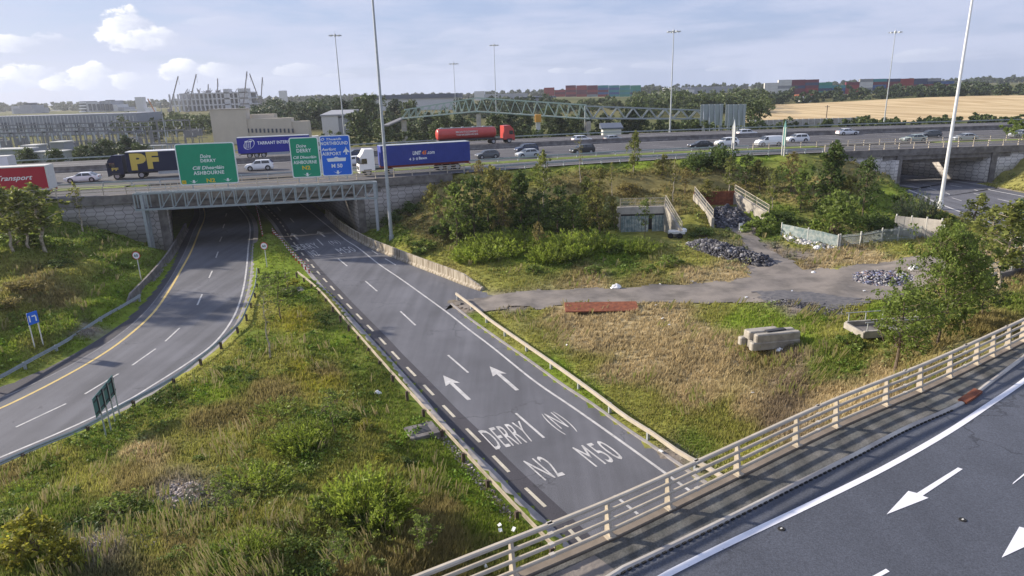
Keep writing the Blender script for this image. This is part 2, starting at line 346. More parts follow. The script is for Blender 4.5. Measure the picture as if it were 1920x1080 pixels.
def bigmesh(name, verts, faces, m, cols=None, parent=None, smooth=False):
    """verts (n,3), faces (m,k) numpy arrays, k fixed"""
    me = bpy.data.meshes.new(name); nv, (nf, k) = len(verts), faces.shape
    me.vertices.add(nv); me.vertices.foreach_set('co', np.ascontiguousarray(verts, dtype=np.float32).ravel())
    me.loops.add(nf*k); me.loops.foreach_set('vertex_index', np.ascontiguousarray(faces, dtype=np.int32).ravel())
    me.polygons.add(nf); me.polygons.foreach_set('loop_start', np.arange(0, nf*k, k, dtype=np.int32))
    try: me.polygons.foreach_set('loop_total', np.full(nf, k, dtype=np.int32))
    except Exception: pass
    if smooth: me.polygons.foreach_set('use_smooth', np.ones(nf, dtype=bool))
    if cols is not None:
        at = me.color_attributes.new('Col', 'FLOAT_COLOR', 'POINT'); c = np.ones((nv, 4), np.float32); c[:, :3] = cols; at.data.foreach_set('color', c.ravel())
    me.update(calc_edges=True); me.materials.append(M[m] if isinstance(m, str) else m)
    o = bpy.data.objects.new(name, me); C.objects.link(o)
    if parent is not None: o.parent = parent
    return o
def text_geo(s, bold=.0, shear=0., space=1.0):
    cu = bpy.data.curves.new('t', 'FONT'); cu.body = s; cu.size = 1; cu.offset = bold; cu.shear = shear; cu.resolution_u = 3; cu.space_character = space
    o = bpy.data.objects.new('t', cu); C.objects.link(o); bpy.context.view_layer.update()
    me = bpy.data.meshes.new_from_object(o.evaluated_get(bpy.context.evaluated_depsgraph_get()))
    v = np.array([p.co[:] for p in me.vertices]); f = [tuple(p.vertices) for p in me.polygons]
    bpy.data.objects.remove(o); bpy.data.curves.remove(cu); bpy.data.meshes.remove(me)
    v = v[:, :2]; v -= v.min(0); v /= v.max(0)
    return v, f
def text_quad(mb, s, TL, TR, BR, BL, lift=(0, 0, 0), **k):
    """letters filling the quadrilateral given by four 3-D corners"""
    v, f = text_geo(s, **k); TL, TR, BR, BL = map(np.array, (TL, TR, BR, BL)); l = np.array(lift)
    vs = [(BL*(1-a)+BR*a)*(1-b)+(TL*(1-a)+TR*a)*b+l for a, b in v]
    return mb.add(vs, f)
def struct(o, label=None): o['kind'] = 'structure'; return o
# ------------------------------------------------------------------ plan of the place
ZM, ZD = 7.4, 6.2                      # motorway level, near bridge level (the N2 is 0)
mnear = resample([(-150, 48), (-110, 64), (-90, 72.5), (-62.8, 81), (-48, 85), (-32.2, 89.3), (-18.3, 94.6), (-1.5, 101), (10, 105.6), (22, 109.2), (34, 111.6), (45, 113.2), (68, 115.6), (88, 116.8), (120, 117.5), (190, 118)], 2.0)
mnear = smooth(mnear, it=6)
OFF = dict(slip=9.2, main=12.6, med=38.5, far=64.0)
def msec(px, y=None):                   # arc length on the near edge seen at column px
    ys = [abs(proj(a, b, ZM)[0]-px) for a, b in mnear[:, :2]]; return arc(mnear)[int(np.argmin(ys))]
sL, sR = msec(320), msec(664)           # N2 underpass opening
sL2, sR2 = msec(1684), msec(1866)       # right-hand underpass opening
# N2 carriageways (picture points at z=0)
LY = [(-130, 806), (-60, 788), (0, 766), (100, 717), (185, 669), (240, 630), (287, 587), (318, 543), (340, 505), (358, 472), (372, 437), (384, 402)]
LE = [(-160, 772), (-80, 752), (0, 726), (100, 684), (175, 642), (225, 608), (262, 574), (292, 540), (315, 508), (334, 470), (350, 432), (364, 398)]
LW = [(-160, 925), (-80, 893), (0, 858), (130, 803), (237, 752), (282, 725), (350, 682), (400, 645), (432, 605), (450, 565), (460, 520), (465, 470), (467, 417)]
LR = [(-160, 940), (-80, 908), (0, 872), (135, 814), (245, 762), (292, 733), (362, 687), (410, 651), (443, 610), (460, 568), (470, 525), (474, 472), (475, 417)]
RL = [(1110, 1072), (1027, 982), (974, 935), (930, 887), (879, 840), (826, 785), (790, 740), (750, 695), (700, 641), (650, 586), (607, 540), (580, 508), (556, 480), (533, 448), (513, 417)]
RD = [(1130, 1060), (1073, 998), (1005, 934), (944, 875), (893, 822), (847, 777), (809, 737), (774, 700), (742, 667), (715, 637), (690, 611), (667, 587), (647, 566), (625, 542), (600, 515), (583, 495), (562, 470), (540, 440), (524, 415)]
RS = [(1400, 994), (1293, 920), (1207, 858), (1140, 810), (1073, 763), (1000, 713), (923, 651), (878, 617), (840, 587), (785, 547), (747, 520), (710, 495), (672, 465), (647, 449), (620, 428), (600, 412), (582, 397)]
RK = [(1460, 988), (1330, 912), (1240, 850), (1173, 805), (1107, 757), (1053, 722), (993, 678), (923, 629), (880, 598), (845, 570)]
ext = lambda p, d: list(p)+[tuple(np.array(p[-1])+(np.array(p[-1])-np.array(p[-3]))/np.linalg.norm(np.array(p[-1])-np.array(p[-3]))*d)]
wLY, wLE, wLW, wLR, wRL, wRD, wRS, wRK = [W(p) for p in (LY, LE, LW, LR, RL, RD, RS, RK)]
u2 = np.array(wRS[-1])-np.array(wRS[-6]); u2 /= np.linalg.norm(u2)      # N2 heading under the motorway
for p in (wLY, wLE, wLW, wLR, wRL, wRD, wRS):
    for d in (25, 60, 110): p.append(tuple(np.array(p[-1])+u2*d) if d == 25 else tuple(np.array(p[-1])+u2*40))
pL = at_s(mnear, sL); pR = at_s(mnear, sR)
aL0, aL1 = pL-u2*1.0, pL+u2*78
aR0, aR1 = pR-u2*1.0, pR+u2*74
for p in (wRL, wRD, wRS, wRK):
    d0 = np.array(p[0])-np.array(p[1]); d0 /= np.linalg.norm(d0); p.insert(0, tuple(np.array(p[0])+d0*16))
def rs(p, st=1.5): return resample(p, st)
cL_edge, cL_r = rs(wLE), rs(wLR)
nn_ = 120
def eq(p, n=nn_):
    p = resample(p, .7); a = arc(p); return np.array([at_s(p, s) for s in np.linspace(0, a[-1], n)])
left_poly = list(map(tuple, rs(wLE, 2)))+list(map(tuple, rs(wLR, 2)))[::-1]
# paved area between RL and the right barrier / lay-by
RPX = [(905, 545), (870, 533), (840, 521), (785, 500), (735, 480), (685, 458), (640, 430), (612, 404)]
wRP = W(RPX); wRB = W([(1400, 960)])[0]
right_edge = wRK+wRP[0:0]+[tuple(P(846, 562)[:2])]+[tuple(P(905, 568)[:2])]+[tuple(P(925, 556)[:2])]+wRP
right_edge = right_edge+[tuple(np.array(wRP[-1])+u2*40), tuple(np.array(wRP[-1])+u2*80)]
right_poly = list(map(tuple, rs(wRL, 2)))+right_edge[::-1]
pn2 = np.array([u2[1], -u2[0]])*1.5
tun_poly = [tuple(aL0-pn2), tuple(aL1+u2*40-pn2), tuple(aR1+u2*40+pn2), tuple(aR0+pn2)]
# the right-hand road, level 1.2
ZR = 1.2
u3 = P(1864, 349, ZR)[:2]-P(1689, 331, ZR)[:2]; u3 = -u3/np.linalg.norm(u3)
qL, qR = at_s(mnear, sL2), at_s(mnear, sR2)
rr_near = [tuple(qL+u3*90), tuple(qL+u3*4)]+W([(1690, 358), (1745, 384), (1800, 407), (1880, 437), (1960, 470), (2060, 520)], ZR)
rr_far = [tuple(qR+u3*90), tuple(qR+u3*4)]+W([(1868, 352), (1925, 362), (1990, 374), (2080, 392), (2180, 412), (2300, 440)], ZR)
rr_poly = rr_near+rr_far[::-1]
pn3 = np.array([u3[1], -u3[0]])*1.5
rt_poly = [tuple(qL-u3*.5-pn3), tuple(qL+u3*95-pn3), tuple(qR+u3*95+pn3), tuple(qR-u3*.5+pn3)]
# near bridge
TOE = [(985, 1076), (1135, 1012), (1267, 948), (1380, 893), (1482, 842), (1570, 800), (1650, 766), (1717, 738), (1779, 709), (1826, 686), (1862, 668), (1918, 640)]
wT = W(TOE, ZD); dT = np.array(wT[0])-np.array(wT[1]); dT /= np.linalg.norm(dT); dE = np.array(wT[-1])-np.array(wT[-2]); dE /= np.linalg.norm(dE)
wT = [tuple(np.array(wT[0])+dT*k) for k in (14, 9, 4.5)]+wT+[tuple(np.array(wT[-1])+dE*k+np.array([-.10, .05])*k*k*.10) for k in (3, 7, 12, 18)]
toe = smooth(resample(wT, .8), it=4)          # runs left to right; left normal points to the N2 side
sT0, sT1 = s_near(toe, P(1010, 1065, ZD)), s_near(toe, P(1420, 872, ZD))   # clear span over the N2
# ------------------------------------------------------------------ ground heights
ctl = []
def cpx(*a):
    for px, py, z in a: q = P(px, py, z); ctl.append((q[0], q[1], z))
def cm(px, z, o=-.6):
    q = at_s(mnear, msec(px)); nrm = normals(mnear)[min(len(mnear)-1, int(msec(px)/2))]; ctl.append((q[0]+nrm[0]*o, q[1]+nrm[1]*o, z))
cpx((-120, 735, .3), (-60, 728, .3), (0, 708, .3), (100, 662, .3), (200, 606, .3), (262, 558, .3), (300, 515, .4), (330, 468, .3),
    (0, 650, 1.3), (80, 612, 1.5), (150, 570, 1.6), (210, 535, 1.6), (265, 505, 1.2), (-100, 660, 1.5), (0, 545, 3.3), (80, 515, 3.3), (150, 492, 3.0), (220, 470, 2.5),
    (0, 460, 5.2), (90, 450, 4.6), (160, 440, 3.8), (-100, 560, 4), (-100, 460, 6), (-200, 560, 5))
for px, z in ((-150, 7.2), (-80, 7.1), (-20, 6.8), (0, 6.6), (60, 5.6), (112, 4.6), (160, 3.5), (200, 2.5), (240, 1.3), (285, .3), (320, .1), (664, .1), (700, .3), (735, 1.4), (770, 3.0), (800, 4.8), (830, 6.2), (880, 7.1), (935, 7.3), (1000, 7.3), (1100, 7.3), (1200, 7.3), (1300, 7.3), (1400, 7.3), (1480, 7.2), (1540, 7.0), (1590, 5.8), (1640, 3.0), (1684, 1.3), (1866, 1.3), (1900, 3.2), (1935, 5.5), (1980, 7.1), (2100, 7.2)):
    cm(px, z); 
cpx((720, 462, .5), (760, 478, .6), (800, 490, .7), (760, 440, 1.8), (800, 440, 2.0), (850, 462, 1.3), (920, 530, .6), (1000, 450, 1.5), (1165, 448, 1.3), (1280, 445, 1.2), (1400, 437, 1.3), (1500, 432, 1.5), (1600, 400, 1.6), (1660, 375, 1.4),
    (830, 400, 3.7), (900, 405, 3.4), (1000, 390, 4), (1150, 385, 3.6), (1225, 372, 4.0), (1300, 390, 3.2), (1340, 372, 4.0), (1440, 385, 3.0), (1500, 370, 3.8), (1600, 345, 4.3), (1560, 330, 5.6), (900, 345, 6.0), (1000, 335, 6.4), (1150, 322, 6.4), (1300, 318, 6.2), (1450, 315, 6),
    (800, 505, .4), (900, 505, .8), (1000, 490, 1.0), (1100, 505, .8), (1200, 505, .7), (1300, 485, .8), (1400, 520, .5),
    (920, 560, .25), (1000, 552, .3), (1100, 548, .35), (1300, 545, .4), (1500, 530, .5), (1650, 550, .6), (1450, 470, .9),
    (1000, 620, .3), (1100, 700, .3), (1200, 770, .25), (1290, 840, .2), (1300, 600, .5), (1400, 600, .6), (1300, 700, .4), (1400, 700, .6), (1360, 820, .4), (1550, 600, 1.0), (900, 620, .15), (1050, 715, .15), (1180, 800, .15),
    (1500, 740, 1.0), (1560, 700, 1.5), (1650, 640, 1.9), (1750, 640, 2.8), (1850, 600, 3.3), (1900, 560, 3.3), (1900, 520, 2.8), (1800, 490, 2.0), (1600, 480, 1.0), (1700, 445, 1.2), (1800, 435, 1.25), (1900, 460, 1.5), (1700, 400, 1.2), (1760, 400, 1.2), (2000, 520, 3.5), (2050, 450, 2.5))
for px, py, z in ((1430, 868, .6), (1482, 842, 1.7), (1570, 800, 3.4), (1650, 766, 4.6), (1717, 738, 5.2), (1779, 709, 5.5), (1860, 668, 5.6), (1918, 640, 5.6)):
    q = P(px, py, ZD); ctl.append((q[0], q[1]+.6, z))
cpx((485, 505, .25), (560, 515, .25), (520, 540, .4), (520, 650, .7), (640, 680, .8), (500, 800, 1.2), (600, 850, 1.3), (700, 900, 1.1), (800, 860, .6), (860, 930, .6), (940, 1000, .5), (985, 1040, .4), (640, 600, .25), (760, 740, .25), (880, 870, .3), (400, 800, 1.0), (300, 850, 1.2), (100, 880, .6), (0, 900, .5), (250, 790, .4), (400, 670, .35), (460, 600, .3),
    (-120, 980, .8), (0, 960, 1.8), (200, 960, 2.2), (400, 960, 2.3), (600, 1000, 2.4), (750, 1040, 1.9), (100, 1070, 3.6), (400, 1070, 3.4), (650, 1070, 2.9), (850, 1060, 1.3), (930, 1070, .9), (-150, 1070, 3.4))
ctl += [(-12, 11, 3.6), (-6, 11, 2.6), (-25, 10, 4.5), (-40, 12, 4.5), (-10, 4, 4.8), (-30, 0, 5), (5, 5, .1), (9, 12, .1), (12, 6, .1), (6, 18, .1), (9, 22, .1), (10, 25, .1), (2, 14, .1), (18, 4, 1.5), (13, 22, .8), (15, 16, 1.2), (30, 10, 5), (60, 30, 5.4), (45, 40, 4.6), (60, 55, 4.2), (80, 60, 3), (0, -20, 5), (40, -20, 5), (-60, 40, 3), (-80, 50, 5)]
# beyond the motorway
for o, z in ((66, 6.6), (75, 5.2), (100, 5.0)):
    for i in range(2, len(mnear), 6):
        q = mnear[i, :2]+normals(mnear)[i]*o
        if inpoly(np.array([q[0]]), np.array([q[1]]), tun_poly)[0]: ctl.append((q[0], q[1], 1.5)); continue
        ctl.append((q[0], q[1], z))
for gx in range(-900, 1500, 200):
    for gy, z in ((260, 5.2), (420, 6.0), (600, 7.0), (900, 8.5), (1500, 8.5)): ctl.append((gx, gy, z+(1.6 if gx > 150 and gy > 350 else 0)))
ctl = np.array(ctl)
motor_poly = list(map(tuple, offset(mnear, .5)))+list(map(tuple, offset(mnear, 65.)))[::-1]
left_poly_b = left_poly; 
def Hbase(x, y):
    x = np.asarray(x, float); y = np.asarray(y, float); sh = x.shape; x = x.ravel(); y = y.ravel(); out = np.zeros(len(x))
    for i in range(0, len(x), 20000):
        d2 = (x[i:i+20000, None]-ctl[None, :, 0])**2+(y[i:i+20000, None]-ctl[None, :, 1])**2+.6
        wgt = 1/d2**1.7; out[i:i+20000] = (wgt*ctl[:, 2]).sum(1)/wgt.sum(1)
    return out.reshape(sh)
def vnoise(x, y, s, seed=0):
    x = np.asarray(x)/s+seed*17.3; y = np.asarray(y)/s+seed*9.1; xi, yi = np.floor(x).astype(int), np.floor(y).astype(int); fx, fy = x-xi, y-yi
    fx = fx*fx*(3-2*fx); fy = fy*fy*(3-2*fy)
    h = lambda a, b: (np.sin(a*127.1+b*311.7+seed*74.7)*43758.5453) % 1
    return (h(xi, yi)*(1-fx)+h(xi+1, yi)*fx)*(1-fy)+(h(xi, yi+1)*(1-fx)+h(xi+1, yi+1)*fx)*fy
def road_mask(x, y):
    return inpoly(x, y, left_poly) | inpoly(x, y, right_poly) | (inpoly(x, y, tun_poly)) | inpoly(x, y, rr_poly) | inpoly(x, y, rt_poly)
def near_edges(x, y):
    d = np.full(x.shape, 1e9)
    for pl in (wLE, wLR, wRL, right_edge): d = np.minimum(d, polydist(x, y, pl))
    return d
def H(x, y, noise=True):
    x = np.asarray(x, float); y = np.asarray(y, float); sc = x.ndim == 0
    if sc: x = x[None]; y = y[None]
    h = Hbase(x, y)
    d = near_edges(x, y); near = (y < 175)
    k = np.clip(d/2.0, 0, 1); k = k*k*(3-2*k)
    bump = ((vnoise(x, y, 2.3)-.5)*.22+(vnoise(x, y, 6, 3)-.5)*.35)*np.clip(d/3, 0, 1)*near if noise else 0
    h = np.where(near, h*k+.06*(1-k), h)+bump
    rm = (inpoly(x, y, left_poly) | inpoly(x, y, right_poly))
    h = np.where(rm, -.05, h)
    d2 = np.minimum(polydist(x, y, rr_near), polydist(x, y, rr_far)); k2 = np.clip(d2/3, 0, 1)
    h = np.where(d2 < 3, h*k2+(ZR+.03)*(1-k2), h)
    h = np.where(inpoly(x, y, rr_poly), ZR-.06, h)
    mp = inpoly(x, y, motor_poly); h = np.where(mp, ZM-.12, h)
    h = np.where(inpoly(x, y, tun_poly), -.05, h)
    h = np.where(inpoly(x, y, rt_poly), ZR-.06, h)
    ko = inpoly(x, y, open_poly); h = np.where(ko, 1.35+np.clip((y-open_y0)/(92-open_y0), 0, 1)*1.2, h)
    h = np.where(inpoly(x, y, cul_poly), 1.1, h)
    return float(h[0]) if sc else h
open_poly = [tuple(PG(1301, 388, 92.2)[:2]), tuple(PG(1376, 388, 92.2)[:2]), tuple(P(1436, 417, 1.9)[:2]), tuple(P(1420, 432, 1.5)[:2]), tuple(P(1340, 430, 1.5)[:2])]; open_y0 = open_poly[4][1]
cul_poly = [tuple(PG(1160, 437, 85.3)[:2]), tuple(PG(1247, 437, 85.3)[:2]), tuple(P(1276, 446, 1.2)[:2]), tuple(P(1270, 458, 1.1)[:2]), tuple(P(1160, 458, 1.1)[:2])]
def axis(lo, hi, st, far_lo, far_hi):
    a = list(np.arange(lo, hi, st)); s = st; v = a[-1]
    while v < far_hi: s *= 1.13; v += s; a.append(v)
    s = st; v = a[0]; b = []
    while v > far_lo: s *= 1.13; v -= s; b.append(v)
    return np.array(b[::-1]+a)
gx = axis(-82, 112, .62, -7000, 7000); gy = axis(6, 128, .55, -400, 9000)
GX, GY = np.meshgrid(gx, gy); GZ = H(GX, GY)
def colours():
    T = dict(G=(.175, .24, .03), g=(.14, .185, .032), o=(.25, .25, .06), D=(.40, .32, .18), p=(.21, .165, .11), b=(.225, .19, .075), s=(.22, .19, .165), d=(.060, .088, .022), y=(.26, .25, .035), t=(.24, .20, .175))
    S = """0,600,o 100,600,g 200,575,G 150,640,G 0,650,G 60,640,o 250,520,g 0,520,o 60,530,b 150,505,o 210,490,g 120,600,G 200,600,G 60,620,G 200,460,g 120,440,g 0,440,g 280,470,g 100,560,b 40,575,o 230,540,G 270,530,G 160,620,s 60,560,b
530,520,G 490,580,o 560,600,y 600,640,g 640,640,G 540,680,o 500,700,o 600,700,b 680,700,g 450,720,g 400,740,G 520,740,b 620,760,o 720,760,g 760,760,g 700,830,o 780,840,g 820,880,G 880,940,G 920,990,G 840,950,b 760,900,o 850,1010,b 300,780,g 200,850,g 100,880,g 350,850,o 250,850,D 150,900,o 420,830,o 500,850,o 100,950,g 300,960,g 450,980,o 400,1050,g 550,1040,o 650,1060,b 60,1040,g 0,900,b 330,925,s 345,935,s 260,1015,o 180,1015,s 300,1018,b 640,560,o 700,640,o 580,560,g 560,545,G 620,600,d 660,650,g 300,740,d 350,700,o 420,650,o 470,590,o 300,800,o 380,790,b 440,780,b 560,850,g 600,790,g 650,900,o 700,960,d 600,1070,d 720,1070,b 150,980,d 50,960,g 230,900,b 130,860,o 200,820,g 480,640,g 500,730,b 590,720,y 560,690,y 760,820,G 860,900,G 800,980,b
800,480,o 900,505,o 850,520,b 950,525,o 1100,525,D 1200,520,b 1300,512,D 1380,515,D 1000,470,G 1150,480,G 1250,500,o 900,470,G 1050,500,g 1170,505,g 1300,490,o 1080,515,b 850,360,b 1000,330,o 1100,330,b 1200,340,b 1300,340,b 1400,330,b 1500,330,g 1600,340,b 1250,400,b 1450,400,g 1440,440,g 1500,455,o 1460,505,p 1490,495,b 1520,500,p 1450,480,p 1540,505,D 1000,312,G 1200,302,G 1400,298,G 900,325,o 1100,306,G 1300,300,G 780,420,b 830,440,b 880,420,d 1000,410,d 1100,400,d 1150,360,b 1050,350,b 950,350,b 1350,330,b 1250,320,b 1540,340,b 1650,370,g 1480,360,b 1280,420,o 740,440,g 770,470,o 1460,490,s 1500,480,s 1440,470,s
900,600,g 1000,680,g 1100,760,g 1200,820,o 1250,850,s 870,575,s 940,600,o 1000,645,o 1050,690,G 1100,740,G 1060,590,D 1080,620,D 1100,650,D 1200,620,D 1300,620,D 1350,588,o 1450,600,G 1520,600,G 1550,625,o 1200,690,D 1300,700,D 1400,680,D 1250,660,D 1150,640,D 1350,650,D 1250,590,D 1150,600,D 1480,710,p 1480,760,p 1500,670,p 1460,800,p 1350,770,o 1400,760,D 1430,680,b 1400,840,o 1300,830,g 1150,740,o 1250,780,o 1200,750,o 1300,740,D 1350,800,o 1600,690,g 1560,660,g 1650,700,D 1550,740,D 1620,650,o 1750,660,b 1700,690,b 1850,600,b 1900,560,g 1880,520,D 1850,480,D 1900,540,b 1600,480,D 1650,500,D 1550,490,D 1500,505,D 1580,510,o 1700,465,o 1800,440,o 1700,400,g 1650,390,g 1900,470,D 1800,460,D 1760,500,D 1800,560,o 1660,590,G 1600,580,o 1380,600,G 1500,580,s 1520,640,G 1540,690,g 1620,740,D 980,575,s 950,570,s 1000,585,o 1750,420,b 1850,410,o 1700,510,t 1620,515,t 1100,680,o 1150,700,D"""
    a = []
    for t in S.split():
        x, y, c = t.split(','); a.append((float(x), float(y), *T[c]))
    return np.array(a)
CC = colours()
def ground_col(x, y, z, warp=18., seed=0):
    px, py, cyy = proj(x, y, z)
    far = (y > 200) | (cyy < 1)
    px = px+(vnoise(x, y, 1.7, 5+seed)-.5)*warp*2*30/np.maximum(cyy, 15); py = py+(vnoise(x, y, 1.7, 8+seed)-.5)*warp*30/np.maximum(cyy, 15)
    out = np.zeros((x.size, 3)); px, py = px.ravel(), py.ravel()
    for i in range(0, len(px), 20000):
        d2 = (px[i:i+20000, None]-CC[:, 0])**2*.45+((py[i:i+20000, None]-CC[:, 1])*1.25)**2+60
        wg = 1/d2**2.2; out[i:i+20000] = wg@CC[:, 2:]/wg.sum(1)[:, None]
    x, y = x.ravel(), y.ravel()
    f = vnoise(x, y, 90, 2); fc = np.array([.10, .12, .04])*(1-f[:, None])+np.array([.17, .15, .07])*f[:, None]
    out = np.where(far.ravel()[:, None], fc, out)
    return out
gcol = ground_col(GX, GY, GZ)
def gv(n, l, geo, base, mixn):
    nz = n.new('ShaderNodeTexNoise'); nz.inputs['Scale'].default_value = 1.3; nz.inputs['Detail'].default_value = 9; nz.inputs['Roughness'].default_value = .7; l.new(geo.outputs['Object'], nz.inputs[0])
    mr = n.new('ShaderNodeMapRange'); mr.inputs[1].default_value = .3; mr.inputs[2].default_value = .7; mr.inputs[3].default_value = .5; mr.inputs[4].default_value = 1.25; l.new(nz.outputs[0], mr.inputs[0])
    cc = n.new('ShaderNodeCombineColor'); [l.new(mr.outputs[0], cc.inputs[i]) for i in range(3)]
    return mixn(1.0, base, cc.outputs[0], 'MULTIPLY')
M['ground'] = mat('ground_cover', (1, 1, 1), .95, attr='Col', bump=1.0, bscale=5, extra=gv, spec=.05)
ny, nx = GX.shape
idx = np.arange(ny*nx).reshape(ny, nx)
fc = np.stack([idx[:-1, :-1], idx[:-1, 1:], idx[1:, 1:], idx[1:, :-1]], -1).reshape(-1, 4)
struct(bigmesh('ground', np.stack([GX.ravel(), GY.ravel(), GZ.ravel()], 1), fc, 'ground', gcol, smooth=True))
# ------------------------------------------------------------------ roads
def road(name, a, b, z, m, n=nn_):
    mb = MB(); mb.ribbon(eq(a, n), eq(b, n), z); return struct(mb.build(name, m))
road('road_southbound', wLE, wLR, 0.0, 'asphalt')
# northbound: fan between RL and a longer right-hand edge
struct(MB().add([(*q_, -.008) for q_ in right_poly], [tuple(range(len(right_poly)))[::-1]]).build('road_base', 'asphalt'))
mb = MB(); a = eq(wRL, 200)
rs_in = eq(wRS, 200); mb.ribbon(a, rs_in, 0.0)
rk = [tuple(p) for p in wRK]; 
struct(mb.build('road_northbound', 'asphalt'))
mb = MB()
poly = [tuple(P(846, 562)[:2])]+[tuple(P(905, 568)[:2])]+[tuple(P(925, 554)[:2])]+wRP+[tuple(np.array(wRP[-1])+u2*60)]
s_a, s_b = s_near(rs_in, P(850, 594)), None
inner = [tuple(p) for p in rs_in]; i0 = int(np.argmin([(p[0]-P(842, 588)[0])**2+(p[1]-P(842, 588)[1])**2 for p in inner]))
A = np.array(inner[:i0+1]); B = eq(wRK, len(A)); mb.ribbon(A, B, 0.0)
A2 = np.array(inner[i0:]); B2 = eq([wRK[-1]]+[tuple(P(905, 568)[:2]), tuple(P(925, 554)[:2])]+wRP+[tuple(np.array(wRP[-1])+u2*40), tuple(np.array(wRP[-1])+u2*105)], len(A2)*1)
mb.ribbon(A2, B2, 0.004); struct(mb.build('hard_shoulder', 'asphalt'))
# darker resurfaced strip along the left of the northbound lanes
d1 = resample(wRD, 1.0); 
mb = MB(); mb.ribbon(offset(d1, .95), offset(d1, -.55), .006); struct(mb.build('resurfaced_strip', 'asphalt_dark'))
ea, eb = eq(wLE), eq(wLY); mb = MB(); mb.ribbon(ea+(eb-ea)*.02, ea+(eb-ea)*.5, .005); struct(mb.build('shoulder_strip', 'asphalt_dark'))
mb = MB(); mb.ribbon(ea+(eb-ea)*.55, ea+(eb-ea)*.585, .009); struct(mb.build('faded_edge_line', mat('faded_paint', (.24, .23, .23), .8, var=.4, vscale=2)))
# concrete drainage channels / kerbs
rlp = resample(wRL, 1.0); mb = MB(); mb.sweep(rlp, [(-.05, .0), (-.05, .05), (.42, .09), (.42, 0.)]); struct(mb.build('kerb', 'kerb'))
rkp = resample(wRK, 1.0); mb = MB(); mb.sweep(rkp, [(-.12, 0), (-.12, .1), (.06, .1), (.06, 0)]); struct(mb.build('kerb', 'kerb'))
lrp = resample(wLR, 1.0); mb = MB(); mb.sweep(lrp, [(-.5, .0), (-.5, .03), (.0, .07), (.12, .07), (.12, 0)]); struct(mb.build('kerb', 'kerb'))
# motorway surfaces
def mrib(name, o0, o1, z, m):
    mb = MB(); mb.ribbon(offset(mnear, o0), offset(mnear, o1), z); return struct(mb.build(name, m))
mrib('slip_road', .55, OFF['slip'], ZM, 'asphalt_m')
mrib('motorway_near_carriageway', OFF['main'], OFF['med']-.35, ZM, 'asphalt_m')
mrib('motorway_far_carriageway', OFF['med']+.35, OFF['far'], ZM, 'asphalt_m')
mk = MB()
def mline(o, wd=.15, s0=0, s1=None, dash=None):
    a = arc(mnear); s1 = s1 or a[-1]-3; s0 = max(s0, 3)
    def seg(x0, x1): p = cut(mnear, x0, x1, 3.); mk.ribbon(p+normals(p)*(o-wd/2), p+normals(p)*(o+wd/2), ZM+.008)
    if dash is None: seg(s0, s1)
    else:
        s = s0
        while s < s1: seg(s, s+dash[0]); s += dash[1]
mline(1.3, .2); mline(5.0, .15, dash=(2.5, 9)); mline(8.5, .2); mline(16, .25); mline(20, .16, dash=(3, 12)); mline(23.7, .16, dash=(3, 12)); mline(27.4, .16, dash=(3, 12)); mline(31.3, .16, dash=(3, 12)); mline(36.2, .25); mline(41, .25); mline(45, .16, dash=(3, 12)); mline(48.7, .16, dash=(3, 12)); mline(52.4, .16, dash=(3, 12)); mline(57, .25)
struct(mk.build('motorway_markings', 'paint'))
road('side_road', rr_near, rr_far, ZR, 'asphalt', 60)
mb = MB()
e1, e2 = eq(rr_near, 100), eq(rr_far, 100)
for t, wd, dash in ((.08, .02, 0), (.32, .012, 1), (.62, .012, 1), (.86, .018, 0)):
    for i in range(99):
        if dash and i % 4 > 1: continue
        q = [e1[i+j]*(1-tt)+e2[i+j]*tt for j in (0, 1) for tt in (t, t+wd)]
        mb.add([(q[0][0], q[0][1], ZR+.01), (q[1][0], q[1][1], ZR+.01), (q[3][0], q[3][1], ZR+.01), (q[2][0], q[2][1], ZR+.01)], [(0, 1, 2, 3)])
struct(mb.build('side_road_markings', 'paint'))
p = resample(rr_far, 1.5); mb = MB(); mb.sweep(p, [(-.1, -.05), (-.1, .12), (-.0, .12), (2.2, .14), (2.2, -.05)], ZR); struct(mb.build('side_road_pavement', 'track'))
# ------------------------------------------------------------------ N2 paint
mk = MB(); my = MB()
def pline(mb, pts, wd, z=.010, dash=None, s0=0, s1=None):
    p = resample(pts, .8); a = arc(p); s1 = a[-1] if s1 is None else min(s1, a[-1])
    def seg(x0, x1): q = cut(p, x0, x1, 1.0); n_ = normals(q); mb.ribbon(q-n_*wd/2, q+n_*wd/2, z)
    if dash is None: seg(s0, s1)
    else:
        s = s0
        while s+dash[0] < s1: seg(s, s+dash[0]); s += dash[1]
pline(my, wLY, .22, .008)
pline(mk, wLW, .17, .008)
pline(mk, wRS, .17, .008)
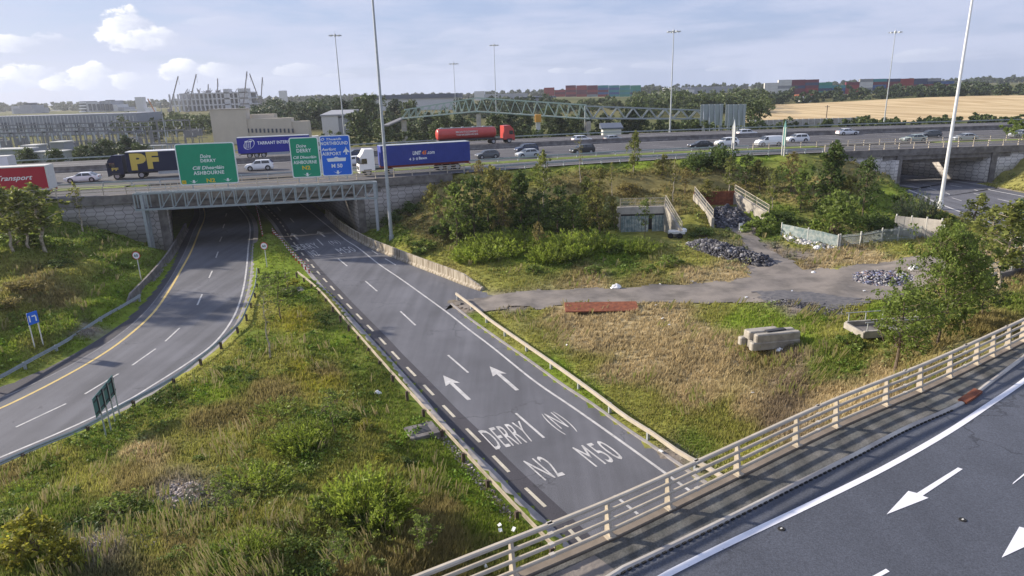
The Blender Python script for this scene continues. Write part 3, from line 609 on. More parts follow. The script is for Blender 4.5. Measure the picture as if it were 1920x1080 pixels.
# broken edge line: spacing read from the photograph
RDp = resample(wRD, .5)
q1, q2 = s_near(RDp, P(774, 700)), s_near(RDp, P(847, 777))
pit = abs(q1-q2)/2
s = q2 % pit - pit*.5
ty = MB()
pline(ty, wRD, .18, .012, dash=(pit*.52, pit), s0=max(.1, (s_near(RDp, P(1005, 934)) - pit*.26) % pit))
def quadpx(mb, a, b, wd, z=.012):
    p, q = P(*a, 0)[:2], P(*b, 0)[:2]; d = (q-p)/np.linalg.norm(q-p); n_ = np.array([-d[1], d[0]])*wd/2
    mb.add([(*(p-n_), z), (*(q-n_), z), (*(q+n_), z), (*(p+n_), z)], [(0, 1, 2, 3)])
for a, b in (((544, 409), (551, 417)), ((565, 430), (574, 437)), ((634, 485), (651, 499)), ((685, 527), (707, 546)), ((751, 584), (779, 610)), ((840, 666), (878, 699)), ((967, 775), (1020, 821)), ((1152, 929), (1196, 964)), ((520, 388), (526, 396)), ((594, 448), (606, 460)),
             ((124, 757), (30, 801)), ((222, 701), (159, 739)), ((292, 654), (248, 685)), ((337, 615), (310, 640)), ((379, 552), (370, 572)), ((398, 508), (392, 521)), ((409, 472), (405, 483)), ((416, 444), (412, 453)), ((421, 420), (418, 428)), ((697, 470), (709, 477)), ((722, 485), (742, 497)), ((425, 400), (423, 406))):
    quadpx(mk, a, b, .15)
def arrow(mb, tip, end, z=.012, hl=1.75, hw=.52, sw=.13, K=P, zz=0.):
    p, q = K(*tip, zz)[:2], K(*end, zz)[:2]; L_ = np.linalg.norm(q-p); d = (q-p)/L_; n_ = np.array([-d[1], d[0]]); h = min(hl, L_*.42)
    pt = lambda a, b: (*(p+d*a+n_*b), zz+z)
    mb.add([pt(0, 0), pt(h, hw), pt(h*.86, sw), pt(h*.86, -sw), pt(h, -hw)], [(0, 1, 2), (0, 2, 3), (0, 3, 4)]); mb.add([pt(h*.86, sw), pt(L_, sw), pt(L_, -sw), pt(h*.86, -sw)], [(0, 1, 2, 3)])
arrow(mk, (831, 704), (880, 750)); arrow(mk, (918, 687), (970, 732)); arrow(mk, (546, 437), (559, 449), hl=2.4); arrow(mk, (595, 433), (609, 444), hl=2.4)
for s_, q in (('DERRY', ((896, 808), (974, 789), (1004, 826), (930, 843))), ('(N)', ((1011, 777), (1042, 771), (1087, 808), (1055, 816))), ('N2', ((980, 864), (1016, 854), (1060, 890), (1022, 901))), ('M50', ((1072, 839), (1127, 825), (1173, 859), (1118, 876))),
              ('DERRY', ((541, 461), (589, 455), (602, 464), (553, 470))), ('(N)', ((613, 452), (632, 450), (642, 458), (624, 461))), ('N2', ((576, 471), (589, 469), (601, 478), (588, 481))), ('M50', ((627, 466), (657, 462), (670, 471), (640, 476)))):
    text_quad(mk, s_, *[tuple(P(*p, 0.014)) for p in q], space=1.05 if s_ != 'M50' else 1.1, bold=-.0)
struct(mk.build('road_lettering_and_lines', 'paint')); struct(my.build('yellow_edge_line', 'paint_y')); struct(ty.build('broken_edge_line', mat('cream_paint', (.50, .46, .37), .7, var=.25, vscale=2, extra=worn((.12, .115, .11)))))
# ------------------------------------------------------------------ concrete track across the waste ground
TR = [(846, 562), (880, 552), (925, 546), (1000, 543), (1100, 537), (1150, 541), (1250, 533), (1350, 529), (1410, 522), (1400, 505), (1405, 480), (1385, 455), (1335, 430), (1345, 408), (1385, 410), (1415, 445), (1435, 468), (1470, 492), (1510, 512), (1580, 514), (1620, 508), (1700, 503), (1760, 512), (1790, 540), (1740, 560), (1660, 572), (1600, 592), (1520, 584), (1430, 572), (1330, 571), (1200, 573), (1080, 570), (1010, 580), (960, 572), (920, 585), (900, 578)]
trk = [tuple(P(a, b, .45)[:2]) for a, b in TR]
def patch(name, poly, m, lift=.035, st=.8, kind='structure', rag=.5, label=None, cat=None, amp=0.):
    poly = np.array(poly); x0, y0 = poly.min(0); x1, y1 = poly.max(0)
    xs, ys = np.arange(x0, x1+st, st), np.arange(y0, y1+st, st); XX, YY = np.meshgrid(xs, ys)
    cx, cy = XX[:-1, :-1]+st/2, YY[:-1, :-1]+st/2
    k = inpoly(cx+(vnoise(cx, cy, 1.1, 4)-.5)*rag*2, cy+(vnoise(cx, cy, 1.1, 6)-.5)*rag*2, poly)
    ZZ = H(XX, YY, True)+lift+(vnoise(XX, YY, .8, 9)*amp if amp else 0)
    id_ = np.arange(XX.size).reshape(XX.shape); f = np.stack([id_[:-1, :-1], id_[:-1, 1:], id_[1:, 1:], id_[1:, :-1]], -1)[k]
    us = np.unique(f); mp = -np.ones(XX.size, int); mp[us] = np.arange(len(us)); v = np.stack([XX.ravel(), YY.ravel(), ZZ.ravel()], 1)[us]
    o = bigmesh(name, v, mp[f], m, smooth=True)
    return tag(o, label, cat, kind=kind)
patch('path', trk, 'track', .075, .4)
# ------------------------------------------------------------------ motorway overpasses
def hexwall(n, l, geo, base, mixn):
    # staggered hexagonal facing panels: joint lines from two rounded lattices, in (u = along, v = up) of generated UV attribute
    at = n.new('ShaderNodeAttribute'); at.attribute_name = 'UVc'; sp_ = n.new('ShaderNodeSeparateXYZ'); l.new(at.outputs['Vector'], sp_.inputs[0])
    def m(op, a, b=0., c=0.):
        x = n.new('ShaderNodeMath'); x.operation = op
        for i, v in enumerate((a, b, c)):
            if hasattr(v, 'links'): l.new(v, x.inputs[i])
            else: x.inputs[i].default_value = v
        return x.outputs[0]
    S = 1.25
    u = m('DIVIDE', sp_.outputs[0], S*1.15); v = m('DIVIDE', sp_.outputs[1], S)
    # flat-topped hexagon distance: rows of width 1.5, height sqrt3
    def hd(ou, ov):
        a = m('SUBTRACT', m('MODULO', m('ADD', u, 300+ou), 1.5), .75); b = m('SUBTRACT', m('MODULO', m('ADD', v, 300+ov), .866), .433)
        A, B = m('ABSOLUTE', a), m('ABSOLUTE', b)
        return m('MAXIMUM', m('ADD', m('MULTIPLY', A, .866), m('MULTIPLY', B, .5)), B)
    d = m('MINIMUM', hd(0, 0), hd(.75, .433))
    j = n.new('ShaderNodeMapRange'); j.inputs[1].default_value = .395; j.inputs[2].default_value = .43; l.new(d, j.inputs[0])
    rib = n.new('ShaderNodeMapRange'); rib.inputs[1].default_value = .06; rib.inputs[2].default_value = .12; rib.inputs[3].default_value = .82; rib.inputs[4].default_value = 1.0; l.new(m('ABSOLUTE', m('SUBTRACT', m('MODULO', m('ADD', v, 300.2), .433), .216)), rib.inputs[0])
    cc = n.new('ShaderNodeCombineColor'); [l.new(rib.outputs[0], cc.inputs[i]) for i in range(3)]
    return mixn(j.outputs[0], mixn(1.0, base, cc.outputs[0], 'MULTIPLY'), (.11, .10, .10))
M['hex'] = mat('hexagonal_panel_wall', (.40, .375, .36), .9, var=.12, vscale=.8, extra=hexwall)
M['hex_l'] = mat('pale_block_wall', (.58, .55, .52), .9, var=.1, vscale=.8, extra=hexwall)
def wallmesh(name, pts, z0, z1, th, m, parent, side=1):
    """upright wall along plan points with per-point foot and top; carries metre coordinates for the panel joints"""
    p = np.array(pts)[:, :2]; k = len(p); nn = normals(p)*side; s = arc(p)
    z0 = np.broadcast_to(z0, k); z1 = np.broadcast_to(z1, k)
    v = np.concatenate([np.c_[p, z0], np.c_[p, z1], np.c_[p+nn*th, z1], np.c_[p+nn*th, z0]])
    f = []
    for i in range(k-1):
        for a in range(4): b = (a+1) % 4; f.append((a*k+i, a*k+i+1, b*k+i+1, b*k+i))
    f += [(0, k, 2*k, 3*k), (k-1, 4*k-1, 3*k-1, 2*k-1)]
    o = bigmesh(name, v, np.array(f), m, None, None)
    at = o.data.attributes.new('UVc', 'FLOAT_VECTOR', 'POINT'); u = np.tile(s, 4)+np.repeat([0, 0, th, th], k)
    at.data.foreach_set('vector', np.stack([u, v[:, 2], u*0], 1).astype(np.float32).ravel())
    if parent is not None:
        o.parent = parent; o.location = -parent.location
    return o
def overpass(name, label, s0, s1, e0, e1, u, hexm, gap, span_ext, foot0, foot1, zfoot):
    """s0,s1: opening on the near edge; e0,e1: ends of the wing walls; u: heading of the road below"""
    a, b = at_s(mnear, s0), at_s(mnear, s1); c = (a+b)/2
    root = empty(name, (c[0], c[1], ZM), 0, label, 'bridge')
    base = [OFF['slip']+.3, OFF['main']-.4, OFF['med'], OFF['far']+1.2]
    soff = ZM-1.75
    # decks
    for o0, o1 in ((.0, base[0]), (base[1], base[2]-.1), (base[2]+.1, base[3])):
        ex = lambda o, s: s
        ss = np.linspace(s0-3.5-(o1)*.0, s1+3.5, 20)
        P0 = np.array([at_s(mnear, s) for s in ss]); nr = normals(P0); 
        # follow the skew of the road below: shift the far side along
        def skew(o):
            q = P0+nr*o; t = dir_s(mnear, (s0+s1)/2); nrm = np.array([-t[1], t[0]]); sh = (np.dot(u, t)/max(np.dot(u, nrm), .2))*o
            return q+t*sh
        A_, B_ = skew(o0), skew(o1); mb = MB()
        k = len(A_); vs = [(*p, z) for z in (soff, ZM-.035) for p in list(A_)+list(B_)]
        fs = []
        for i in range(k-1): fs += [(i, i+1, k+i+1, k+i), (2*k+i, 3*k+i, 3*k+i+1, 2*k+i+1), (i, 2*k+i, 2*k+i+1, i+1), (k+i, k+i+1, 3*k+i+1, 3*k+i)]
        fs += [(0, k, 3*k, 2*k), (k-1, 3*k-1, 4*k-1, 2*k-1)]
        mb.add(vs, fs)
        mb.build('deck', 'concrete_d', root)
        mb = MB()                                   # edge beams hanging below the deck sides
        nb = max(2, int((o1-o0)/2.4))
        for i in range(nb):
            q = skew(o0+(o1-o0)*(i+.5)/nb); mb.beam((*q[0], soff-.35), (*q[-1], soff-.35), .7, .7)
        mb.build('beam', 'concrete_d', root)
    # abutments under the deck
    for s, sd, ln in ((s0, -1, 80), (s1, 1, 80)):
        q = at_s(mnear, s); n_ = np.array([u[1], -u[0]])*sd
        pts = [tuple(q-u*.0+u*t) for t in np.linspace(0, ln, 30)]
        wallmesh('abutment', pts, zfoot-.6, soff+.0, 2.2, hexm, root, side=-sd)
    # wing walls and copings
    for s_a, s_b, ft, nm in ((e0, s0, foot0, 'l'), (s1, e1, foot1, 'r')):
        p = cut(mnear, s_a, s_b, 1.0); zf = np.interp(np.linspace(0, 1, len(p)), *ft)
        wallmesh('wing_wall', p+normals(p)*.05, zf-.8, ZM-.55, 1.15, hexm, root, side=1)
        q = at_s(mnear, s_b if nm == 'l' else s_a)
    for s_ in (s0, s1):
        q = at_s(mnear, s_); d = dir_s(mnear, s_); rz = math.atan2(d[1], d[0]); o = d*(-.55 if s_ == s0 else .55)
        m_ = MB(); m_.box((q[0]+o[0], q[1]+o[1], (zfoot+ZM-.7)/2-.3), (1.0, .5, ZM-.7-zfoot+.6), rz); m_.build('pilaster', 'concrete_d', root)
    p = cut(mnear, e0, e1, 1.5); mb = MB()
    mb.sweep(p, [(-.28, -1.0), (-.28, .12), (.5, .12), (.5, -.1), (-.02, -.1), (-.02, -1.0)], ZM); mb.build('edge_beam', 'concrete_d', root)
    p2 = offset(p, .3)
    return root, p
ovL, pcL = overpass('motorway_overpass', 'long concrete motorway overpass with hexagon panel walls behind the sign gantry', sL, sR, msec(95), msec(850), u2, 'hex', 1, 0, ([0, .25, .55, .8, 1], [5.5, 4.2, 2.4, .6, .2]), ([0, .2, .5, 1], [0, 1.0, 3.5, 6.6]), 0.0)
ovR, pcR = overpass('motorway_overpass', 'smaller pale-walled overpass over the side road at the right edge', sL2, sR2, msec(1545), msec(2010), u3, 'hex_l', 1, 0, ([0, .5, 1], [7, 4, 1.0]), ([0, .3, .5, 1], [1.0, 2.6, 5.5, 7]), ZR)
# ------------------------------------------------------------------ barriers and railings along the motorway
def parapet(name, p, z, label, group=None, h=1.1, spacing=2.6, rails=(.45, .78, 1.1), m='rail', root_o=0.3, rr=.05, cat='railing'):
    p = p[:, :2]; c = p[len(p)//2]; root = empty(name, (c[0], c[1], z if not hasattr(z, '__len__') else z[0]), 0, label, cat, group)
    a = arc(p); n_ = int(a[-1]/spacing)
    if n_ < 100:
        for i in range(n_+1):
            q = at_s(p, i*a[-1]/n_); d = dir_s(p, i*a[-1]/n_); zz = z if not hasattr(z, '__len__') else np.interp(i*a[-1]/n_, a, z)
            MB().box((q[0], q[1], zz+h/2), (.1, .13, h), math.atan2(d[1], d[0])).build('post', m, root)
    for r_ in rails:
        mb = MB(); mb.sweep(p, [(-rr, -rr), (rr, -rr), (rr, rr), (-rr, rr)], np.array(z)+r_ if hasattr(z, '__len__') else z+r_); mb.build('rail', m, root)
    return root
def guardrail(name, p, z, label, group='steel guardrails', h=.75, spacing=3.2, m='galv_g', pm='post_w', side=1, cat='guardrail', box=False):
    p = np.array(p)[:, :2]; a = arc(p); c = p[len(p)//2]
    zf = (lambda s: float(np.interp(s, a, z))) if hasattr(z, '__len__') else (lambda s: float(z))
    root = empty(name, (c[0], c[1], zf(a[-1]/2)), 0, label, cat, group)
    n_ = max(1, int(a[-1]/spacing))
    if n_ <= 100:
        for i in range(n_+1):
            s = min(a[-1]-.05, .05+i*a[-1]/n_); q = at_s(p, s); d = dir_s(p, s); rz = math.atan2(d[1], d[0]); zz = zf(s); nq = np.array([-d[1], d[0]])*.12*side
            MB().box((q[0]-nq[0], q[1]-nq[1], zz+h*.42-.1), (.13, .17, h*.9+.2), rz).build('post', pm, root)
    zz = np.array([zf(s) for s in a])
    prof = [(.07, h-.02), (.02, h-.07), (.07, h-.13), (.07, h-.16), (.02, h-.22), (.07, h-.27), (.05, h-.27), (-.0, h-.22), (.04, h-.145), (-.0, h-.07), (.05, h-.0)] if not box else [(-.05, h-.22), (.08, h-.22), (.08, h), (-.05, h)]
    mb = MB(); mb.sweep(p, [(x*side, y) for x, y in prof], zz); mb.build('beam', m, root)
    return root
def S_(px): return msec(px)
pL_ = offset(cut(mnear, msec(-30), msec(880), 1.5), .22)
parapet('bridge_railing', pL_, ZM+.12, 'pale metal railing with posts along the near edge of the long overpass', 'metal railings along the motorway edge')
pR_ = offset(cut(mnear, msec(1545), msec(2050), 1.5), .22)
parapet('bridge_railing', pR_, ZM+.12, 'pale metal railing along the near edge of the right-hand overpass', 'metal railings along the motorway edge')
g_ = offset(cut(mnear, msec(1470), msec(2150), 2), OFF['slip']+.6)
parapet('bridge_railing', g_, ZM, 'railing of tall pale posts along the verge behind the slip road, right-hand overpass', 'metal railings along the motorway edge', spacing=3.0)
g_ = offset(cut(mnear, msec(880), msec(1545), 2), .8)
guardrail('guardrail', g_, ZM-.05, 'long low guardrail along the crest of the wooded embankment', spacing=3.2, pm='galv')
g_ = offset(cut(mnear, msec(-200), msec(1470), 3), OFF['main']-1.0)
guardrail('guardrail', g_, ZM-.05, 'guardrail on the grass verge between slip road and near carriageway', spacing=3.6, pm='galv')
p = offset(cut(mnear, 4, arc(mnear)[-1]-4, 3), OFF['med'])
t = MB().sweep(p, [(-.35, -.1), (-.3, .12), (-.12, .35), (-.09, .95), (.09, .95), (.12, .35), (.3, .12), (.35, -.1)], ZM).build('median_barrier', 'concrete_d')
tag(t, 'continuous grey concrete barrier down the middle of the motorway', 'barrier')
p = offset(cut(mnear, 4, arc(mnear)[-1]-4, 3), OFF['far']+.9)
guardrail('guardrail', p, ZM-.05, 'guardrail along the far edge of the motorway', spacing=3.2)
# grass verge strip on the motorway
M['verge'] = mat('verge_grass', (.15, .19, .035), .95, var=.35, vscale=.8, bump=1, bscale=3)
for a_, b_ in ((4, sL-7), (sR-3.5, sL2-9), (sR2-3, arc(mnear)[-1]-6)):
    mb = MB(); p = cut(mnear, a_, b_, 3); mb.ribbon(offset(p, OFF['slip']+.05), offset(p, OFF['main']-.05), ZM+.04); struct(mb.build('grass_verge', 'verge'))
# ------------------------------------------------------------------ N2 barriers
def px_line(pts, zt, h): return resample([tuple(P(a, b, zt)[:2]) for a, b in pts], 1.0)
def zs(p, add=0.): return H(p[:, 0], p[:, 1], False)+add
p = px_line([(-120, 752), (-60, 729), (0, 700), (62, 666), (125, 632), (187, 592), (225, 571), (262, 549)], .95, .7)
guardrail('guardrail', p, .12, 'grey guardrail beside the left road, below the grass bank with the blue sign', pm='galv', side=-1)
p = px_line([(-100, 910), (0, 864), (75, 831), (151, 801), (217, 763), (249, 758-12), (290, 725), (340, 695), (400, 647), (447, 605), (462, 577), (475, 545), (480, 525), (482, 501)], .85, .7)
guardrail('guardrail', p, .08, 'curved guardrail on timber posts round the left side of the grass island', side=1)
p = smooth(px_line([(1040, 1022), (1010, 991), (986, 970), (938, 917), (894, 870), (855, 825), (820, 789), (790, 755), (760, 725), (735, 696), (710, 670), (690, 645), (670, 622), (635, 585), (610, 552), (587, 530), (570, 517), (557, 508)], .85, .7), it=25)
guardrail('guardrail', p, .08, 'weathered guardrail on dark posts down the right side of the grass island', m='rail_t', side=-1, spacing=2.9)
p = px_line([(1420, 926), (1361, 893), (1319, 867), (1280, 848), (1223, 808), (1173, 777), (1120, 737), (1040, 680), (923, 600), (890, 574), (855, 548)], .85, .7)
guardrail('guardrail', p, .08, 'straight cream box-beam guardrail between the right-hand road and the dry field', m='rail', pm='galv', side=1, box=True, spacing=3.4)
# concrete barrier on the right of the N2
p = resample([tuple(q) for q in wRP], 1.0); 
ht = np.interp(arc(p), [0, 3.2, 100], [.35, 1.15, 1.15])
mb = MB(); k = len(p); nn = normals(p)
prof = lambda h: [(-.30, -.1), (-.30, .15), (-.12, .35), (-.10, h), (.10, h), (.12, .35), (.30, .15), (.30, -.1)]
vs = [(p[i][0]+nn[i][0]*a, p[i][1]+nn[i][1]*a, b) for i in range(k) for a, b in prof(max(ht[i], .36))]
mb.add(vs, [(i*8+j, i*8+(j+1) % 8, (i+1)*8+(j+1) % 8, (i+1)*8+j) for i in range(k-1) for j in range(8)]+[tuple(range(8)), tuple(range((k-1)*8+7, (k-1)*8-1, -1))])
def streaks(n, l, geo, base, mixn):
    mp = n.new('ShaderNodeMapping'); mp.inputs['Scale'].default_value = (2.2, 2.2, .25); l.new(geo.outputs['Object'], mp.inputs[0])
    nz = n.new('ShaderNodeTexNoise'); nz.inputs['Scale'].default_value = 1.5; nz.inputs['Detail'].default_value = 5; l.new(mp.outputs[0], nz.inputs[0])
    mr = n.new('ShaderNodeMapRange'); mr.inputs[1].default_value = .42; mr.inputs[2].default_value = .62; l.new(nz.outputs[0], mr.inputs[0])
    return mixn(mr.outputs[0], base, (.20, .16, .11))
M['conc_streak'] = mat('streaked_concrete', (.44, .39, .31), .9, extra=streaks, bump=.2)
tag(mb.build('concrete_barrier', 'conc_streak'), 'streaked concrete safety barrier at the foot of the right bank, running under the overpass', 'barrier')
p = resample(W([(236, 582), (252, 566), (285, 530), (312, 497), (330, 468), (350, 432)]), 1.)
hz_ = np.interp(arc(p), [0, 2, 60], [.3, 1.1, 1.1]); mb = MB(); k = len(p); nn = normals(p)
vs = [(p[i][0]+nn[i][0]*a, p[i][1]+nn[i][1]*a, b) for i in range(k) for a, b in prof(max(hz_[i], .36))]
mb.add(vs, [(i*8+j, i*8+(j+1) % 8, (i+1)*8+(j+1) % 8, (i+1)*8+j) for i in range(k-1) for j in range(8)]+[tuple(range(8)), tuple(range((k-1)*8+7, (k-1)*8-1, -1))])
tag(mb.build('concrete_barrier', 'concrete_d'), 'dark concrete barrier beside the left road where it goes under the overpass', 'barrier')
# ------------------------------------------------------------------ near bridge
def pave(n, l, geo, base, mixn): return base
nb_root = empty('road_bridge', (*at_s(toe, (sT0+sT1)/2), ZD), 0, 'near road bridge deck in the right foreground carrying the road with large white arrows', 'bridge')
inner_ = lambda o: offset(toe, -o)
mb = MB(); mb.ribbon(offset(toe, .25), offset(toe, -21), ZD-.06); 
k = len(toe); A_, B_ = offset(toe, .25), offset(toe, -21)
sl_ = MB(); vs = [(*q, z) for z in (ZD-1.1, ZD-.05) for q in list(A_)+list(B_)]; fs = []
for i in range(k-1): fs += [(i, k+i, k+i+1, i+1), (2*k+i, 2*k+i+1, 3*k+i+1, 3*k+i), (i, i+1, 2*k+i+1, 2*k+i), (k+i, 3*k+i, 3*k+i+1, k+i+1)]
fs += [(0, 2*k, 3*k, k), (k-1, 2*k-1, 4*k-1, 3*k-1)]
sl_.add(vs, fs); sl_.build('deck', 'concrete_d', nb_root)
for s in (sT0-1.2, sT1+1.2):
    q = at_s(toe, s); d = dir_s(toe, s); n_ = np.array([d[1], -d[0]])
    MB().beam((*(q+n_*.3), (ZD-1.1)/2-.3), (*(q+n_*20.5), (ZD-1.1)/2-.3), 1.0, ZD-1.1+.6).build('abutment', 'concrete_d', nb_root)
DR = [(1090, 1105), (1140, 1080), (1226, 1040), (1360, 975), (1480, 915), (1600, 855), (1700, 803), (1799, 759), (1850, 722), (1920, 669), (1990, 610), (2060, 545)]
WL = [(1180, 1112), (1245, 1080), (1360, 1022), (1520, 946), (1660, 877), (1778, 810), (1850, 762), (1920, 714), (2000, 650), (2080, 575)]
dr = resample([(tuple(np.array(P(*DR[0], ZD)[:2])+np.array([-9, -3.6])))]+[tuple(P(a, b, ZD)[:2]) for a, b in DR], .8); wl = resample([(tuple(np.array(P(*WL[0], ZD)[:2])+np.array([-9, -3.8])))]+[tuple(P(a, b, ZD)[:2]) for a, b in WL], .8)
def deck_strip(name, a, b, z, m, n=90): mb = MB(); mb.ribbon(eq(a, n), eq(b, n), z); return struct(mb.build(name, m))
tin = offset(toe, -.25); lo = s_near(toe, dr[0]); hi = s_near(toe, dr[-1])
deck_strip('footway', cut(tin, max(.1, lo-1), arc(tin)[-1] if hi > arc(toe)[-1]-3 else hi, .8), dr, ZD+.06, 'verge_pave')
deck_strip('road_bridge_surface', dr, offset(dr, -19), ZD, 'asphalt_near')
mb = MB(); mb.sweep(dr, [(-.09, 0), (-.09, .05), (-.03, .085), (.05, .085), (.05, -.02)], ZD); tag(mb.build('drainage_kerb', 'concrete_l'), 'pale kerb with drainage slots along the foreground road', 'kerb')
# slots of the drainage kerb, one part
sl2 = MB(); a = arc(dr); 
for s in np.arange(2, a[-1]-1, .25):
    q = at_s(dr, s); d = dir_s(dr, s); n_ = np.array([-d[1], d[0]]); pxx = proj(q[0], q[1], ZD)[0]
    if pxx > 1785: break
    c = q-n_*.115; sl2.box((c[0], c[1], ZD+.022), (.13, .06, .05), math.atan2(d[1], d[0]))
o = sl2.build('slots', 'black'); kerb_o = bpy.data.objects['drainage_kerb']; o.parent = kerb_o; o['kind'] = 'stuff'
rb = cut(dr, s_near(dr, P(1799, 759, ZD)), s_near(dr, P(1830, 736, ZD)), .3); mb = MB(); mb.sweep(rb, [(-.16, 0), (-.16, .1), (.16, .12), (.16, 0)], ZD+.01); tag(mb.build('kerb_outlet', 'rust'), 'rust-brown drain unit set in the foreground kerb', 'drain')
mk = MB()
n_ = normals(wl); mk.ribbon(wl-n_*.11, wl+n_*.11, ZD+.012)
def deckpoly(pts): mk.add([tuple(P(a, b, ZD)[:2])+(ZD+.012,) for a, b in pts], [tuple(range(len(pts)))])
def arr(tip, w1, sh1, s1, s2, sh2, w2): 
    q = [tuple(P(*p_, ZD)[:2])+(ZD+.012,) for p_ in (tip, w1, sh1, s1, s2, sh2, w2)]
    mk.add(q, [(0, 1, 2), (0, 2, 5), (0, 5, 6), (2, 3, 4, 5)])
arr((1662, 965), (1703, 921), (1719, 925), (1796, 877), (1805, 880), (1730, 930), (1741, 934))
dA = np.array([1878-1662, 1045-965])
arr((1878, 1046), (1911, 988), (1935, 994), (2040, 925), (2052, 930), (1950, 1001), (1964, 1006))
deckpoly([(1900, 905), (1898, 909), (1990, 838), (1985, 834)][::-1]); deckpoly([(1545, 1130), (1552, 1136), (1668, 1072), (1661, 1067)])
struct(mk.build('bridge_road_markings', 'paint_w'))
for i, (a, b) in enumerate(((1465, 992), (1805, 975))):
    q = P(a, b, ZD); t = empty('road_stud', (q[0], q[1], ZD), R(30), ('round road stud beside the white edge line on the foreground road', 'round road stud between the two big arrows on the foreground road')[i], 'road stud', 'studs on the foreground road')
    mb = MB(); mb.tube((q[0], q[1], ZD), (q[0], q[1], ZD+.02), .11, .10, 14); mb.build('base', 'black', t); MB().box((q[0], q[1], ZD+.028), (.07, .04, .012), R(30)).build('lens', 'offwhite', t)
# parapet of the near bridge
M['plinth'] = mat('brownish_concrete', (.24, .20, .16), .9, var=.2, vscale=1.5)
root = empty('bridge_parapet', (*at_s(toe, arc(toe)[-1]/2), ZD), 0, 'cream four-rail metal parapet along the foreground bridge', 'parapet')
tp = toe
MB().sweep(tp, [(-.16, -.06), (-.16, .10), (.2, .13), (.2, -.25)], ZD).build('plinth', 'plinth', root)
post_s = [s_near(toe, P(a, b, ZD)) for a, b in ((985, 1076), (1135, 1012), (1267, 948), (1380, 893), (1482, 842), (1571, 800), (1650, 766), (1717, 738), (1779, 709), (1826, 686), (1862, 668), (1890, 654), (1918, 640))]
post_s = [post_s[0]-3.0*k for k in (3, 2, 1)]+post_s+[post_s[-1]+2.6*k for k in range(1, 7)]
HP = 1.25
for s in post_s:
    if s < 0 or s > arc(toe)[-1]: continue
    q = at_s(tp, s); d = dir_s(tp, s); n_ = np.array([-d[1], d[0]]); w_ = .045
    # tapered post: deep foot, narrow head, leaning a little outwards
    pr = [(-.16, .1), (.10, .1), (.10, HP*.95), (.03, HP*.98), (-.02, HP*.9)]
    vs = [(*(q+n_*a+d*e), ZD+b) for e in (-w_, w_) for a, b in pr]; mb = MB()
    mb.add(vs, [(0, 1, 2, 3, 4), (9, 8, 7, 6, 5)]+[(j, (j+1) % 5+0, 5+(j+1) % 5, 5+j)[::-1] for j in range(5)])
    mb.box((*(q-n_*.03), ZD+.12), (.3, .34, .04), math.atan2(d[1], d[0])); mb.build('post', 'rail', root)
for zr, wr, hr, oo in ((HP, .075, .05, 0.0), (.95, .05, .045, -.03), (.64, .05, .045, -.06), (.33, .05, .045, -.09)):
    MB().sweep(offset(tp, oo), [(-wr, -hr), (wr, -hr), (wr, hr*.4), (wr*.5, hr), (-wr*.5, hr), (-wr, hr*.4)], ZD+zr).build('rail', 'rail', root)
for s in post_s[1::2]:
    if s+1 < 0 or s+1.3 > arc(toe)[-1]: continue
    for zr in (HP, .95, .64, .33): q = at_s(tp, s+1.2); d = dir_s(tp, s+1.2); n_ = np.array([-d[1], d[0]]); oo = {HP: 0, .95: -.03, .64: -.06, .33: -.09}[zr]; MB().box((q[0]+n_[0]*oo, q[1]+n_[1]*oo, ZD+zr), (.16, .15 if zr == HP else .11, .10), math.atan2(d[1], d[0])).build('rail_joint', 'concrete_l', root)
# lighter concrete slab at the bottom of the footway
q = [tuple(P(a, b, ZD+.06)[:2])+(ZD+.068,) for a, b in ((1115, 1041), (1152, 1068), (1130, 1100), (1000, 1130), (1030, 1082))]
struct(MB().add(q, [tuple(range(5))[::-1]]).build('footway_slab', 'track'))
# ------------------------------------------------------------------ sign gantry
GA, GB = P(287, 474, .1), P(711, 448, .1); gd = (GB-GA)[:2]; GLn = np.linalg.norm(gd); gd /= GLn; gn = np.array([gd[1], -gd[0]])   # gn points to the camera
gr = empty('sign_gantry', (*((GA+GB)/2)[:2], 0.), 0, 'grey steel lattice gantry across both roads in front of the overpass', 'gantry')
zb, zt = 5.75, 7.75
at_g = lambda px, z: GA[:2]+gd*np.dot((PV(px, 360, GA, GB)-GA)[:2], gd)
g0, g1 = GA[:2]-gd*.9, GB[:2]+gd*.25
def gpt(t, z, o): q = g0+(g1-g0)*t+gn*o; return (q[0], q[1], z)
for o, nm in ((.55, 'f'), (-.55, 'b')):
    for z, n3 in ((zb, 'chord'), (zt, 'chord')): MB().beam(gpt(0, z, o), gpt(1, z, o), .22, .22).build(n3, 'galv_g', gr)
nbay = 20
for i in range(nbay+1):
    mb = MB(); t = i/nbay
    for o in (.55, -.55): mb.beam(gpt(t, zb, o), gpt(t, zt, o), .13, .13)
    mb.beam(gpt(t, zb, .55), gpt(t, zb, -.55), .1, .1); mb.beam(gpt(t, zt, .55), gpt(t, zt, -.55), .1, .1); mb.build('upright', 'galv_g', gr)
    if i < nbay and i > 1:
        mb = MB(); mb.beam(gpt(t, zb, .55), gpt(t+1/nbay, zt, .55), .11, .11); mb.build('brace', 'galv_g', gr)
mb = MB(); 
for i in range(nbay): mb.box(gpt((i+.5)/nbay, zb+.14, 0), (GLn/nbay*.98, .8, .04), math.atan2(gd[1], gd[0]))
mb.build('walkway', 'dark', gr)
for q, w_ in ((GA, .36), (GB, .36)):
    mb = MB()
    for o in (.45, -.45): mb.beam((*(q[:2]+gn*o), -.2), (*(q[:2]+gn*o), zt+.1), w_, w_)
    for z in (1.6, 3.4, 5.2): mb.beam((*(q[:2]+gn*.45), z), (*(q[:2]-gn*.45), z), .15, .15)
    mb.box((*q[:2], .1), (1.1, 1.5, .5), math.atan2(gd[1], gd[0])); mb.build('leg', 'galv', gr)
mb = MB(); 
